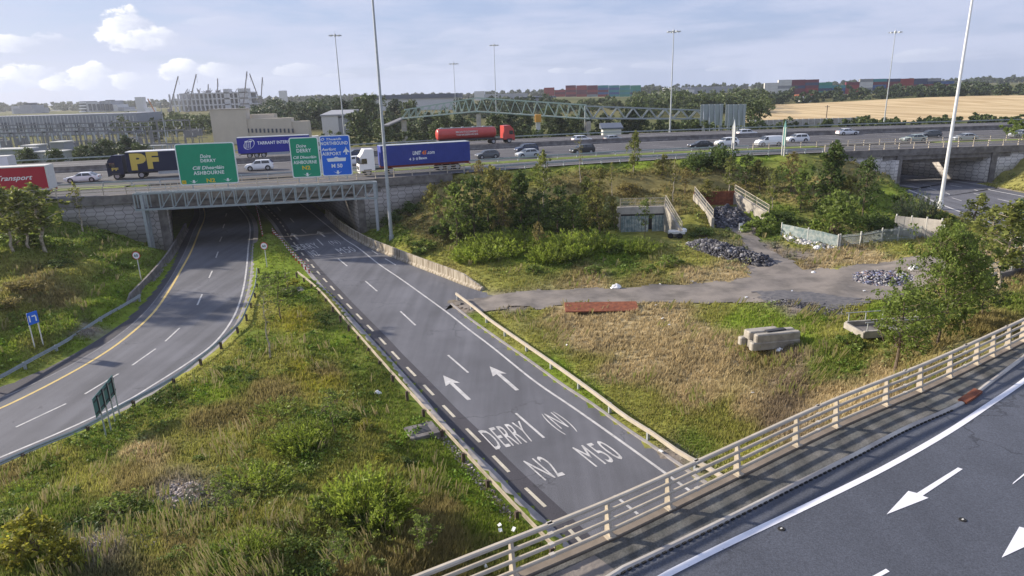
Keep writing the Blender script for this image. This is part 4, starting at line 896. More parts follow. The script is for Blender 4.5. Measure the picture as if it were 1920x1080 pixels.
for z in (zt+1.1, zt+.6):
    mb.beam(gpt(0, z, -.55), gpt(.17, z, -.55), .05, .05); mb.beam(gpt(0, z, .55), gpt(.0, z, -.55), .05, .05)
for t in (0, .06, .12, .17): mb.beam(gpt(t, zt, -.55), gpt(t, zt+1.1, -.55), .05, .05)
mb.build('handrail', 'galv', gr)
def sign(name, label, corners, m, lines, o=.75):
    off = np.array([gn[0], gn[1], 0.])
    sA, sB = GA+off*o, GB+off*o
    xl = (PV(*corners[0], sA, sB)+PV(*corners[3], sA, sB))/2; xr = (PV(*corners[1], sA, sB)+PV(*corners[2], sA, sB))/2
    zt_ = (PV(*corners[0], sA, sB)[2]+PV(*corners[1], sA, sB)[2])/2; zb_ = (PV(*corners[2], sA, sB)[2]+PV(*corners[3], sA, sB)[2])/2
    W_ = np.linalg.norm((xr-xl)[:2]); Hh = zt_-zb_
    r = empty(name, (*((xl+xr)/2)[:2], zb_), math.atan2(gd[1], gd[0]), label, 'road sign', 'signs on the gantry')
    def rr(w, h, rad, z0, y, th):
        pts = []
        for cx_, cz_, a0 in ((w/2-rad, h-rad, 0), (-w/2+rad, h-rad, 90), (-w/2+rad, rad, 180), (w/2-rad, rad, 270)):
            for k in range(5): a = R(a0+k*22.5); pts.append((cx_+rad*math.cos(a), cz_+rad*math.sin(a)))
        n = len(pts); return [(p_[0], y, z0+p_[1]) for p_ in pts]+[(p_[0], y+th, z0+p_[1]) for p_ in pts], [tuple(range(n)), tuple(range(2*n-1, n-1, -1))]+[(i, n+i, n+(i+1) % n, (i+1) % n) for i in range(n)]
    MB().add(*rr(W_, Hh, .28, 0, 0, .06)).build('border', 'sign_w', r, world=False)
    v_, f_ = rr(W_-.26, Hh-.26, .2, .13, -.02, .019); MB().add(v_, f_).build('panel', m, r, world=False)
    mb = MB()
    for x in (-W_*.3, W_*.3): mb.beam((x, .12, -.55), (x, .12, Hh*.95), .12, .1)
    mb.build('bracket', 'galv', r, world=False)
    leg = {}
    for t_, x0, z0, x1, z1, mm, kw in lines:
        mb = leg.setdefault(mm, MB())
        X = lambda a: (a-.5)*W_; Zz = lambda b: (1-b)*Hh
        if t_ == '#arrow':
            xc, w2 = X((x0+x1)/2), (X(x1)-X(x0))/2; top, bot = Zz(z0), Zz(z1); h2 = top-bot
            for poly in ([(xc-w2*.22, top), (xc+w2*.22, top), (xc+w2*.22, bot+h2*.4), (xc-w2*.22, bot+h2*.4)], [(xc-w2, bot+h2*.85), (xc-w2*.45, bot+h2*.5), (xc, bot+h2*.42), (xc+w2*.45, bot+h2*.5), (xc+w2, bot+h2*.85), (xc, bot)]): mb.add([(a, -.03, b) for a, b in poly], [tuple(range(len(poly)))])
        elif t_ == '#box':
            mb.add([(X(x0), -.03, Zz(z1)), (X(x1), -.03, Zz(z1)), (X(x1), -.03, Zz(z0)), (X(x0), -.03, Zz(z0))], [(0, 1, 2, 3)])
        elif t_ == '#poly': mb.add([(X(a), -.03, Zz(b)) for a, b in kw], [tuple(range(len(kw)))])
        else: text_quad(mb, t_, (X(x0), -.03, Zz(z0)), (X(x1), -.03, Zz(z0)), (X(x1), -.03, Zz(z1)), (X(x0), -.03, Zz(z1)), **kw)
    for mm, mb in leg.items(): mb.build('legend', mm, r, world=False)
    return r
it = dict(shear=.25, bold=.02); bd = dict(bold=.025, space=1.1)
sign('direction_sign', 'wide green gantry sign for Derry and Ashbourne with two lane arrows', ((328, 271), (440, 265), (446, 341), (337, 350)), 'sign_g',
     [('Doire', .40, .27, .58, .36, 'sign_w', it), ('DERRY', .40, .385, .66, .46, 'sign_w', bd), ('Cill Dheagláin', .25, .55, .78, .66, 'sign_w', it), ('ASHBOURNE', .25, .67, .77, .76, 'sign_w', bd), ('N2', .45, .855, .60, .955, 'sign_y', dict(bold=.03)),
      ('#arrow', .16, .88, .31, .96, 'sign_w', None), ('#arrow', .74, .87, .89, .95, 'sign_w', None), ('#box', .035, .88, .105, .965, 'sign_y', None), ('#box', .055, .905, .085, .94, 'dark', None)])
sign('direction_sign', 'narrow green gantry sign for Derry and Ashbourne, left of the blue sign', ((542, 259), (597, 255.5), (602, 331), (548, 335)), 'sign_g',
     [('Doire', .23, .17, .57, .25, 'sign_w', it), ('DERRY', .23, .28, .73, .37, 'sign_w', bd), ('Cill Dheagláin', .09, .455, .88, .545, 'sign_w', it), ('ASHBOURNE', .08, .57, .88, .655, 'sign_w', bd), ('N2', .36, .70, .64, .80, 'sign_y', dict(bold=.03)), ('#arrow', .36, .88, .66, .97, 'sign_w', None)])
plane = [(.80, .36), (.83, .33), (.845, .28), (.86, .33), (.89, .36), (.95, .41), (.95, .43), (.87, .415), (.865, .46), (.89, .485), (.845, .475), (.80, .485), (.825, .46), (.82, .415), (.74, .43), (.74, .41)]
sign('direction_sign', 'blue gantry sign for northbound traffic and the airport', ((599, 254.5), (656, 252.5), (661, 327.5), (604, 331.5)), 'sign_b',
     [('Ó Thuaidh', .05, .05, .72, .12, 'sign_w', it), ('NORTHBOUND', .04, .15, .92, .235, 'sign_w', bd), ('Aerfort', .04, .30, .52, .375, 'sign_w', it), ('AIRPORT', .05, .405, .68, .49, 'sign_w', bd), ('M 50', .32, .70, .68, .80, 'sign_w', dict(bold=.03)), ('#arrow', .36, .87, .66, .96, 'sign_w', None),
      ('#poly', 0, 0, 0, 0, 'sign_w', plane), ('#poly', 0, 0, 0, 0, 'sign_w', [(.18, .565), (.42, .555), (.46, .53), (.54, .53), (.58, .555), (.82, .555), (.80, .64), (.22, .645)]), ('#box', .0, .0, .0, .0, 'sign_w', None)])
# ------------------------------------------------------------------ vehicles
def loft(mb, st):                                  # st: list of rings (same count) -> closed skin
    k = len(st[0]); vs = [p for r in st for p in r]
    fs = [(i*k+j, i*k+(j+1) % k, (i+1)*k+(j+1) % k, (i+1)*k+j) for i in range(len(st)-1) for j in range(k)]
    fs += [tuple(range(k-1, -1, -1)), tuple((len(st)-1)*k+j for j in range(k))]
    return mb.add(vs, fs)
def wheel(parent, x, y, r=.33, w=.22, n=16):
    s = 1 if y > 0 else -1
    t = MB(); t.tube((x, y-s*w, r), (x, y, r), r, n=n); o = t.build('wheel', 'black', parent, world=False)
    t = MB(); t.tube((x, y-.01*s, r), (x, y+.012*s, r), r*.62, n=n); q = t.build('rim', 'rim', o, world=False); return o
CARS = {   # length, width, height, bonnet z, belt z, x of: windscreen foot, roof front, roof rear, tail glass foot
 'saloon': (4.7, 1.82, 1.43, .80, .93, 1.05, .25, -1.15, -1.95), 'hatch': (4.2, 1.78, 1.50, .88, .98, 1.1, .35, -1.35, -1.95),
 'suv': (4.5, 1.86, 1.68, 1.02, 1.10, 1.15, .45, -1.7, -2.12), 'van': (5.1, 1.95, 1.92, 1.12, 1.2, 1.75, .85, -2.45, -2.5)}
def make_car(kind, paint, loc, rz, label):
    Ln, Wd, Ht, bz, lz, xw, xr, xb, xt = CARS[kind]; root = empty('panel_van' if kind == 'van' else 'car', loc, rz, label, 'van' if kind == 'van' else 'car', 'vehicles on the motorway')
    h = Ln/2; w = Wd/2
    xs = [h, h-.06, h-.35, h-.9, xw, xw-.02, xr, (xr+xb)/2, xb, xt, xt-.02 if xt > -h+.15 else -h+.05, -h+.03, -h]
    def prof(x):      # top height, half width at the top
        if x >= xw: t = (h-x)/(h-xw); return (.62+(bz-.62)*min(1, t*3.2)**.6 if t < .35 else bz+(lz-bz)*(t-.35)/.65), w*.93
        if x > xr: t = (xw-x)/(xw-xr); return lz+(Ht-lz)*t**.85, w*(.93-.18*t)
        if x >= xb: return Ht-.03*abs(x-(xr+xb)/2), w*.75
        if x > xt: t = (xb-x)/(xb-xt); return Ht-(Ht-lz)*t**1.2, w*(.75+.15*t)
        return (lz-.02 if kind != 'saloon' else .95), w*.9
    rings = []
    for x in sorted(set(xs), reverse=True):
        t_, hw = prof(x); e = 1-.14*max(0, (abs(x)-h+.5)/.5)**2; ww = w*e; lo = .20 if abs(x) < h-.1 else .34; b = min(lz, t_)
        rings.append([(x, -ww*.92, lo), (x, -ww, lo+.22), (x, -ww*.99, min(.7, b-.05)), (x, -ww*.95, b-.01), (x, -min(hw, ww*.95)*(1 if t_ > b+.02 else .96), max(t_-.04, b)), (x, -min(hw, ww)*.8, t_), (x, min(hw, ww)*.8, t_), (x, min(hw, ww*.95)*(1 if t_ > b+.02 else .96), max(t_-.04, b)), (x, ww*.95, b-.01), (x, ww*.99, min(.7, b-.05)), (x, ww, lo+.22), (x, ww*.92, lo)])
    mb = MB(); loft(mb, rings); mb.build('body', paint, root, world=False, smooth=False)
    for s in (-1, 1):
        y0, y1 = s*(w*.957), s*(w*.77); yy = lambda z: y0+(y1-y0)*(z-lz)/(Ht-lz)
        zl, zh = lz+.03, Ht-.1
        def side(xa, xb_, xc, xd, nm):    # lower front, lower rear, upper rear, upper front
            mb = MB(); o = s*.012; mb.add([(xa, yy(zl)+o, zl), (xb_, yy(zl)+o, zl), (xc, yy(zh)+o, zh), (xd, yy(zh)+o, zh)], [(0, 1, 2, 3)]); mb.build(nm, 'glass', root, world=False)
        m0 = (xw+xb)/2-.1
        if kind == 'van': side(xw-.25, .55, .55, xr-.05, 'window')
        else: side(xw-.25, m0+.04, m0+.04, xr-.08, 'window'); side(m0-.06, xt+.45, xb+.12, m0-.06, 'window')
    mb = MB(); wt = w*.72; mb.add([(xw-.03, -w*.86, lz+.05), (xw-.03, w*.86, lz+.05), (xr+.06, wt, Ht-.06), (xr+.06, -wt, Ht-.06)], [(0, 1, 2, 3)])
    for i in range(4): mb.v[i] = (mb.v[i][0]+.03, mb.v[i][1], mb.v[i][2]+.02)
    mb.build('windscreen', 'glass', root, world=False)
    if kind != 'van':
        mb = MB(); mb.add([(xt-.0, -w*.8, lz+.06), (xt-.0, w*.8, lz+.06), (xb-.05, wt, Ht-.07), (xb-.05, -wt, Ht-.07)], [(3, 2, 1, 0)])
        for i in range(4): mb.v[i] = (mb.v[i][0]-.04, mb.v[i][1], mb.v[i][2]+.02)
        mb.build('rear_window', 'glass', root, world=False)
    ax = Ln*.295; r = .33 if kind in ('saloon', 'hatch') else .37
    for x in (ax+.08, -ax):
        for s in (-1, 1):
            a_ = MB(); a_.tube((x, s*(w-.2), r+.02), (x, s*(w+.006), r+.02), r+.07, n=18); a_.build('wheel_arch', 'dark', root, world=False)
            wheel(root, x, s*(w+.02), r)
    for s in (-1, 1):
        MB().cbox((h-.10, s*w*.68, .68), (.22, .34, .15), b=.03).build('headlight', 'lamp', root, world=False)
        MB().cbox((-h+.06, s*w*.72, .82), (.14, .26, .18), b=.03).build('tail_light', 'red_light', root, world=False)
        MB().cbox((xw-.35, s*(w+.06), lz+.04), (.16, .18, .13), b=.03).build('mirror', paint, root, world=False)
    MB().box((h-.02, 0, .5), (.08, Wd*.6, .16)).build('grille', 'dark', root, world=False)
    MB().box((0, 0, .22), (Ln*.9, Wd*.86, .1)).build('underside', 'dark', root, world=False)
    return root
def mhead(px): d = dir_s(mnear, msec(px)); return math.atan2(d[1], d[0])
cars = [('saloon', 'car_white', 157, 341, 1, 'white saloon just behind the rear of the red trailer'),
 ('suv', 'car_white', 487, 319, 1, 'white SUV between the two green gantry signs'),
 ('hatch', 'car_white', 664, 309, 1, 'white hatchback half hidden between blue gantry sign and white lorry cab'),
 ('saloon', 'car_navy', 668, 294, 1, 'dark saloon beyond the white hatchback next to the blue gantry sign'),
 ('hatch', 'car_grey', 914, 297, 1, 'dark grey hatchback right behind the blue container lorry'),
 ('suv', 'car_navy', 987, 286, 1, 'dark blue SUV directly beyond the silver hatchback'),
 ('hatch', 'car_silver', 989, 295, 1, 'silver hatchback in front of the dark blue SUV'),
 ('suv', 'car_white', 1091, 268, -1, 'white SUV in the far lanes above the black SUV'),
 ('suv', 'car_black', 1092, 288, 1, 'black SUV in the near lanes below the white SUV'),
 ('hatch', 'car_silver', 1150, 266, -1, 'small silver-grey hatchback in the far lanes'),
 ('saloon', 'car_black', 1313, 278, 1, 'black saloon left of the first tall edge-on sign'),
 ('suv', 'car_white', 1362, 274, 1, 'white SUV behind the first tall edge-on sign'),
 ('suv', 'car_white', 1400, 256, -1, 'white SUV in the far lanes below the big sign backs'),
 ('van', 'car_white', 1441, 274, 1, 'white panel van between the two tall edge-on signs'),
 ('suv', 'car_white', 1494, 267, 1, 'white SUV right of the second tall edge-on sign'),
 ('saloon', 'car_white', 1588, 253, -1, 'white saloon in the far lanes in front of the stubble field'),
 ('saloon', 'car_pale', 1712, 266, 1, 'pale green saloon behind the tall bridge posts, left of the bright lamp mast'),
 ('hatch', 'car_grey', 1743, 258, 1, 'grey hatchback just left of the bright lamp mast'),
 ('saloon', 'car_silver', 1807, 264, 1, 'silver saloon right of the bright lamp mast'),
 ('hatch', 'car_silver', 1914, 258, 1, 'silver hatchback at the right edge of the motorway')]
for kind, paint, px, py, dr_, lab in cars:
    q = P(px, py, ZM); make_car(kind, paint, (q[0], q[1], ZM+.01), mhead(px)+(math.pi if dr_ == 1 else 0), lab)
def cab(root, x0, paint, h=3.75, hgt_name='cab'):
    """lorry cab, front at x0 (pointing +x)"""
    w = 1.24; L_ = 2.25
    pr = [(x0-L_, .75), (x0-.25, .75), (x0, .45), (x0+.02, 1.5), (x0-.04, 1.75), (x0-.22, 2.85), (x0-.55, 3.2), (x0-.9, h), (x0-L_, h-.02)]
    mb = MB(); n = len(pr); vs = [(a, s*w*(1 if b < 2.9 else .93), b) for s in (-1, 1) for a, b in pr]
    mb.add(vs, [tuple(range(n)), tuple(range(2*n-1, n-1, -1))]+[(i, n+i, n+(i+1) % n, (i+1) % n) for i in range(n)]); c = mb.build(hgt_name, paint, root, world=False)
    MB().add([(x0-.02, -w*.93, 1.78), (x0-.02, w*.93, 1.78), (x0-.19, w*.93, 2.72), (x0-.19, -w*.93, 2.72)], [(0, 1, 2, 3)]).build('windscreen', 'glass', root, world=False)
    for s in (-1, 1):
        y = s*(w+.012); MB().add([(x0-.28, y, 1.8), (x0-1.15, y, 1.8), (x0-1.15, y, 2.55), (x0-.4, y, 2.55)], [(0, 1, 2, 3)]).build('window', 'glass', root, world=False)
        MB().cbox((x0-.1, s*(w+.18), 2.2), (.14, .25, .7)).build('mirror', 'dark', root, world=False)
        MB().cbox((x0+.01, s*.9, .72), (.1, .42, .2)).build('headlight', 'lamp', root, world=False)
        MB().box((x0-1.15, s*(w-.02), .82), (1.15, .08, .3)).build('wheel_arch', 'dark', root, world=False)
    MB().box((x0+.02, 0, 1.15), (.06, 1.7, .5)).build('grille', 'dark', root, world=False)
    MB().box((x0-2.6, 0, .85), (4.4, .9, .3)).build('chassis', 'dark', root, world=False)
    for x in (x0-1.2, x0-4.6):
        for s in (-1, 1): wheel(root, x, s*1.22, .5, .32)
    return c
def lettering(root, m, items, y, x0, x1, z0, z1, rev=True):
    """items: (text, u0, u1, v0, v1, kwargs) on the side y; u to the right as read"""
    mb = MB(); s = 1 if y > 0 else -1
    X_ = (lambda u: x1-(x1-x0)*u) if s > 0 else (lambda u: x0+(x1-x0)*u)
    for t_, u0, u1, v0, v1, kw in items:
        sl = kw.pop('slope', 0) if kw else 0; kw = dict(kw or {})
        Z_ = lambda v: z0+(z1-z0)*v
        text_quad(mb, t_, (X_(u0), y, Z_(v1)), (X_(u1), y, Z_(v1+sl)), (X_(u1), y, Z_(v0+sl)), (X_(u0), y, Z_(v0)), **kw)
    return mb.build('lettering', m, root, world=False)
def trailer_wheels(root, xc, n=3):
    for i in range(n):
        for s in (-1, 1): wheel(root, xc-1.32*i, s*1.22, .5, .32)
def box_trailer(root, x0, x1, paint, roofm='offwhite', z0=1.15, z1=4.0, name='trailer_box', trim='offwhite'):
    MB().cbox(((x0+x1)/2, 0, (z0+z1)/2), (x1-x0, 2.5, z1-z0), b=.03).build(name, paint, root, world=False)
    MB().box(((x0+x1)/2, 0, z1+.02), (x1-x0+.04, 2.54, .12)).build('roof', roofm, root, world=False)
    mb = MB(); 
    for x in (x0, x1): mb.box((x, 0, (z0+z1)/2), (.14, 2.53, z1-z0))
    for s in (-1, 1): mb.box(((x0+x1)/2, s*1.25, z0-.04), (x1-x0+.05, .06, .24))
    mb.build('frame', trim, root, world=False)
    MB().box(((x0+x1)/2, 0, z0-.3), (x1-x0-.6, 1.0, .3)).build('chassis', 'dark', root, world=False)
    for s in (-1, 1): MB().box(((x0+x1)/2+.6, s*1.2, .78), (4.2, .05, .5)).build('side_guard', 'galv', root, world=False)
    trailer_wheels(root, x0+4.6)
    MB().box((x0+.1, 0, .62), (.1, 2.3, .14)).build('bumper', 'dark', root, world=False)
    for s in (-1, 1): MB().box((x0-.02, s*.95, .95), (.08, .4, .16)).build('tail_light', 'red_light', root, world=False)
def lorry(px, py, z, dirn, label, anchor='front', name='articulated_lorry', rz=None):
    q = P(px, py, z); rz = mhead(px)+(math.pi if dirn < 0 else 0) if rz is None else rz
    return empty(name, (q[0], q[1], z+.01), rz, label, 'lorry', 'lorries on the motorway')
# a: red trailer (heading left); local x forward; near side seen is +y? heading left means the camera sees its left... side sign below
def side_sign(root):   # which local side faces the camera
    return 1 if (Matrix.Rotation(root.rotation_euler[2], 2) @ Vector((0, 1))).y < 0 else -1
rA = lorry(104, 369, ZM, -1, 'red curtain-side lorry trailer cut off by the left edge'); sA = side_sign(rA)
box_trailer(rA, 0, 13.6, 'red', trim='offwhite'); cab(rA, 16.4, 'red')
lettering(rA, 'sign_w', [('Transport', .60, .885, .38, .66, dict(shear=.4, bold=.012))], sA*1.262, 0, 13.6, 1.15, 4.0)
rB = lorry(209, 336, ZM, -1, 'dark navy lorry with huge mustard letters, partly behind the wide green sign'); sB = side_sign(rB)
box_trailer(rB, -16.5, -2.9, 'navy', 'white', trim='navy'); cab(rB, 0, 'navy', 3.6)
lettering(rB, 'gold', [('P', .035, .20, .04, .93, dict(bold=.06)), ('F', .205, .33, .08, 1.0, dict(bold=.06))], sB*1.265, -16.5, -2.9, 1.15, 4.0)
lettering(rB, 'gold', [('PF', .2, .75, .1, .42, dict(bold=.04))], sB*1.262, -2.0, -.3, 1.2, 2.6)
rC = lorry(450, 297, ZM, 1, 'blue curtain-side lorry in the far lanes behind the signs'); sC = side_sign(rC)
box_trailer(rC, 0, 13.6, 'blue', 'galv', trim='blue'); cab(rC, 16.4, 'offwhite')
lettering(rC, 'sign_w', [('TARRANT INTERNATIONAL', .27, .97, .50, .72, dict(bold=.03)), ('TiT', .10, .20, .3, .78, dict(bold=.02, shear=.3)), ('O', .08, .235, .2, .88, dict(shear=.35, bold=-.03))], sC*1.265, 0, 13.6, 1.15, 4.0)
rD = lorry(673, 330, ZM, -1, 'white-cab lorry hauling a long dark blue container beside the lamp mast'); sD = side_sign(rD)
cab(rD, 0, 'white', 3.85)
MB().cbox((-10.1, 0, 2.75), (13.7, 2.44, 2.9), b=.03).build('container', 'blue2', rD, world=False)
mb = MB()
for i in range(45): mb.box((-16.7+i*.3, sD*1.225, 2.75), (.1, .03, 2.5))
mb.build('ribs', 'blue2', rD, world=False)
MB().box((-10.1, 0, 4.21), (13.7, 2.46, .05)).build('roof', 'galv', rD, world=False)
MB().box((-10.1, 0, 1.1), (13.6, 1.3, .3)).build('skeletal_chassis', mat('red_chassis', (.35, .06, .04), .6), rD, world=False)
trailer_wheels(rD, -12.2); MB().box((-16.9, 0, .9), (.1, 2.3, .2)).build('bumper', 'red_light', rD, world=False)
lettering(rD, 'sign_w', [('UNIT', .345, .44, .46, .66, dict(bold=.03, shear=.2)), ('.com', .505, .59, .47, .60, dict(bold=.02)), ('Bawn', .41, .50, .22, .36, dict(bold=.03)), ('4 3 0', .30, .40, .2, .33, dict(bold=.02))], sD*1.246, -16.95, -3.25, 1.3, 4.2)
lettering(rD, 'orange', [('45', .445, .50, .46, .66, dict(bold=.04, shear=.2))], sD*1.246, -16.95, -3.25, 1.3, 4.2)
rE = lorry(820, 275, ZM, 1, 'red tanker lorry in the far lanes above the blue container', rz=mhead(890)); rE.scale = (1.13, 1.1, 1.1); sE = side_sign(rE)
cab(rE, 16.0, 'red_tank', 3.6)
st = []
for x, k in ((0, .82), (.12, .95), (.3, 1), (11.8, 1), (12.0, .95), (12.1, .82)):
    st.append([(x, 1.22*k*math.cos(a), 2.35+1.12*k*math.sin(a)) for a in [2*math.pi*i/24 for i in range(24)]])
loft(MB(), st); mb = MB(); loft(mb, st); mb.build('tank', 'red_tank', rE, world=False, smooth=True)
MB().box((6, 0, 3.52), (11.2, .6, .08)).build('walkway', 'galv', rE, world=False)
mb = MB()
for x in (1, 3.2, 5.4, 7.6, 9.8): mb.tube((x, 0, 3.4), (x, 0, 3.68), .28, n=12)
mb.build('hatches', 'galv', rE, world=False)
MB().box((6, 0, 1.15), (11.8, 2.2, .28)).build('chassis', 'dark', rE, world=False); trailer_wheels(rE, 4.8)
mb = MB(); s0_ = sE
for t_, u0, u1, z0_, z1_ in (('MONTGOMERY', 3.6, 8.2, 2.55, 2.92), ('TANKSERVICES', 3.6, 8.2, 2.0, 2.35)):
    yy = -1.235 if s0_ < 0 else 1.235; X_ = (u0, u1) if s0_ < 0 else (u1, u0)
    text_quad(mb, t_, (X_[0], yy, z1_), (X_[1], yy, z1_), (X_[1], yy, z0_), (X_[0], yy, z0_), bold=.02)
mb.build('lettering', 'offwhite', rE, world=False)
rF = lorry(32, 342, ZM, -1, 'white box lorry beyond the red trailer at the left edge'); box_trailer(rF, 0, 13.6, 'white'); cab(rF, 16.4, 'white')
# ------------------------------------------------------------------ masts
def mast(px, py, z, h, label, r0=.19, r1=.09, head=True, g=None, m='galv'):
    q = P(px, py, z) if g is None else PG(px, py, g); x, y = q[0], q[1]; z = z if g is None else z
    t = empty('high_mast_light', (x, y, z), 0, label, 'light mast', 'tall lighting masts')
    MB().tube((x, y, z-.3), (x, y, z+h), r0, r1, 12).build('pole', m, t, smooth=False)
    MB().tube((x, y, z-.2), (x, y, z+1.2), r0*1.35, r0*1.3, 12).build('base', m, t)
    mb = MB(); R_ = 1.5
    mb.tube((x, y, z+h-.4), (x, y, z+h+.3), .4, .3, 10)
    for k in range(8):
        a = k*math.pi/4+.3; mb.tube((x, y, z+h-.1), (x+R_*math.cos(a), y+R_*math.sin(a), z+h-.1), .05, n=6)
    mb.build('head_frame', m, t)
    for k in range(8):
        a = k*math.pi/4+.3; MB().cbox((x+R_*math.cos(a), y+R_*math.sin(a), z+h-.15), (.75, .45, .3), a).build('floodlight', 'galv', t)
    MB().tube((x, y, z+h), (x, y, z+h+1.2), .03, .02, 6).build('spike', m, t)
    return t
mast(735, 458, .35, 30, 'nearest lighting mast, standing at the foot of the right bank beside the gantry', .24, .12)
mast(646, 254, 6.3, 30, 'lighting mast with lamp ring seen above the blue gantry sign', .24, .10, g=212)
mast(856, 231, 6, 24, 'slim lighting mast rising through the left part of the footbridge', .16, .07, g=278)
mast(931, 230, 6, 30.5, 'slim lighting mast just right of the footbridge peak', .2, .08, g=278)
mast(1256, 248, 6.3, 27, 'lighting mast with lamp ring left of the big sign backs', .24, .1, g=193)
mast(1762, 392, 1.25, 30, 'bright lighting mast in front of the right-hand overpass', .26, .14, m='car_white')
mast(1657, 234, 6, 27, 'lighting mast in front of the right end of the stubble field', .2, .08, g=215)
def lamp(px, py, z, h, label, g):
    q = PG(px, py, g); x, y = q[0], q[1]; t = empty('street_lamp', (x, y, z), 0, label, 'street lamp', 'lamps in the substation yard')
    MB().tube((x, y, z), (x, y, z+h), .13, .07, 8).build('pole', 'galv', t); MB().cbox((x-.4, y, z+h), (1.1, .3, .16)).build('lamp_head', 'offwhite', t)
lamp(315, 281, 5.5, 13, 'street lamp post left of the beige building', 168); lamp(207, 256, 5.3, 11, 'street lamp post in front of the long grey substation block', 215); lamp(7, 300, 5.4, 10, 'street lamp post at the left edge behind the motorway', 150)
# ------------------------------------------------------------------ small road signs
def small_post(q, h, r=.05, m='galv'): return MB().tube((q[0], q[1], q[2]-.2), (q[0], q[1], q[2]+h), r, n=8)
M['red_ring'] = mat('red_sign_ring', (.55, .02, .03), .5)
def round_sign(px, py, z, label, h=2.6, tx='60'):
    q = P(px, py, z); q[2] = H(q[0], q[1], False); t = empty('speed_limit_sign', tuple(q), 0, label, 'road sign', 'round speed signs')
    small_post(q, h).build('post', 'offwhite', t)
    c = (q[0], q[1]-.06, q[2]+h)
    MB().tube(c, (c[0], c[1]-.03, c[2]), .42, n=24).build('rim', 'red_ring', t); MB().tube((c[0], c[1]-.03, c[2]), (c[0], c[1]-.045, c[2]), .35, n=24).build('face', 'sign_w', t)
    mb = MB(); text_quad(mb, tx, (c[0]-.2, c[1]-.055, c[2]+.14), (c[0]+.2, c[1]-.055, c[2]+.14), (c[0]+.2, c[1]-.055, c[2]-.14), (c[0]-.2, c[1]-.055, c[2]-.14), bold=.03); mb.build('legend', 'car_grey', t)
round_sign(265, 526, .8, 'round speed limit sign on a post on the left grass bank'); round_sign(501, 502, .3, 'round speed limit sign at the tip of the grass island')
q = P(74, 652, .6); q[2] = H(q[0], q[1], False)
t = empty('information_sign', tuple(q), R(74), 'small blue sign on two pale posts on the left grass bank', 'road sign')
for x in (-.35, .35): MB().tube((x, 0, -.3), (x, 0, 2.9), .045, n=8).build('post', 'offwhite', t, world=False)
MB().cbox((0, -.06, 2.45), (.85, .05, .95)).build('panel', 'sign_b', t, world=False)
mb = MB(); mb.box((-.3, -.1, 2.45), (.1, .01, .5)); mb.box((0.05, -.1, 2.6), (.3, .01, .1)); mb.box((.2, -.1, 2.35), (.1, .01, .4)); mb.build('legend', 'sign_w', t, world=False)
A_, B_ = P(200, 822, .55), P(226, 786, .5); dd = (B_-A_)[:2]; ln = np.linalg.norm(dd); rz = math.atan2(dd[1], dd[0]); q = (A_+B_)/2; q[2] = H(q[0], q[1], False)
t = empty('chevron_sign', tuple(q), rz, 'back of a teal sign on four posts behind the left guardrail', 'road sign')
for i in range(4): MB().tube((-ln/2+ln*i/3, 0, -.3), (-ln/2+ln*i/3, 0, 2.75 if i else 2.7), .045, n=8).build('post', 'galv', t, world=False)
MB().cbox((-.1, .07, 2.25), (ln+.9, .04, 1.15)).build('panel', 'sign_back', t, world=False)
mb = MB(); 
for i in range(4): mb.box((-ln/2+ln*i/3, .02, 2.25), (.12, .07, 1.1))
mb.box((-.1, .03, 2.6), (ln+.8, .04, .06)); mb.box((-.1, .03, 1.9), (ln+.8, .04, .06)); mb.build('bracket', 'dark', t, world=False)
# tall edge-on direction signs on the motorway verge
for px, py, top, lab, gp in ((1374, 284, 218, 'first of two tall edge-on signs on twin pale posts beside the slip road', 0), (1468, 290, 231, 'second tall edge-on sign, with a green face edge, beside the slip road', 1)):
    q = P(px, py, ZM); h = 5.2; t = empty('tall_sign', tuple(q), mhead(px)+R(80), lab, 'road sign', 'tall signs on the verge')
    for x in (-.55, .55): MB().beam((x, 0, -.2), (x, 0, h*.86), .18, .18).build('post', 'offwhite', t, world=False)
    mb = MB(); mb.add([(-.75, -.05, 1.5), (.75, -.05, 1.5), (.75, -.05, h*.8), (0, -.05, h+.4), (-.75, -.05, h*.8), (-.75, .05, 1.5), (.75, .05, 1.5), (.75, .05, h*.8), (0, .05, h+.4), (-.75, .05, h*.8)], [(0, 1, 2, 3, 4), (9, 8, 7, 6, 5)]+[(i, 5+i, 5+(i+1) % 5, (i+1) % 5) for i in range(5)])
    mb.build('panel', 'galv' if not gp else 'sign_back', t, world=False)
    MB().box((0, -.08, 2.3), (1.2, .02, 1.6)).build('face', 'offwhite' if not gp else 'sign_g', t, world=False)
# two big sign backs beyond the motorway with their frames
for i, (xa, xb, lab) in enumerate(((1312, 1354, 'left one of two big grey sign backs beyond the motorway'), (1359, 1397, 'right one of two big grey sign backs beyond the motorway'))):
    G_ = 195; a = PG(xa, 236, G_); b = PG(xb, 236, G_); wd = b[0]-a[0]; zt_ = PG(xa, 196, G_)[2]; zb_ = a[2]; c = (a[0]+b[0])/2; zg = 5.6
    t = empty('sign_board', (c, G_, zg), 0, lab, 'road sign', 'backs of big motorway signs')
    MB().box((c, G_+.1, (zt_+zb_)/2), (wd, .12, zt_-zb_)).build('panel', 'galv_g', t)
    for k in range(4):
        x = a[0]+wd*(k+.5)/4; MB().beam((x, G_-.1, zg-.3), (x, G_-.1, zt_), .22, .25).build('post', 'galv', t)
        MB().beam((x, G_-2.2, zg-.3), (x, G_-.1, zt_-1.5), .16, .16).build('stay', 'galv', t)
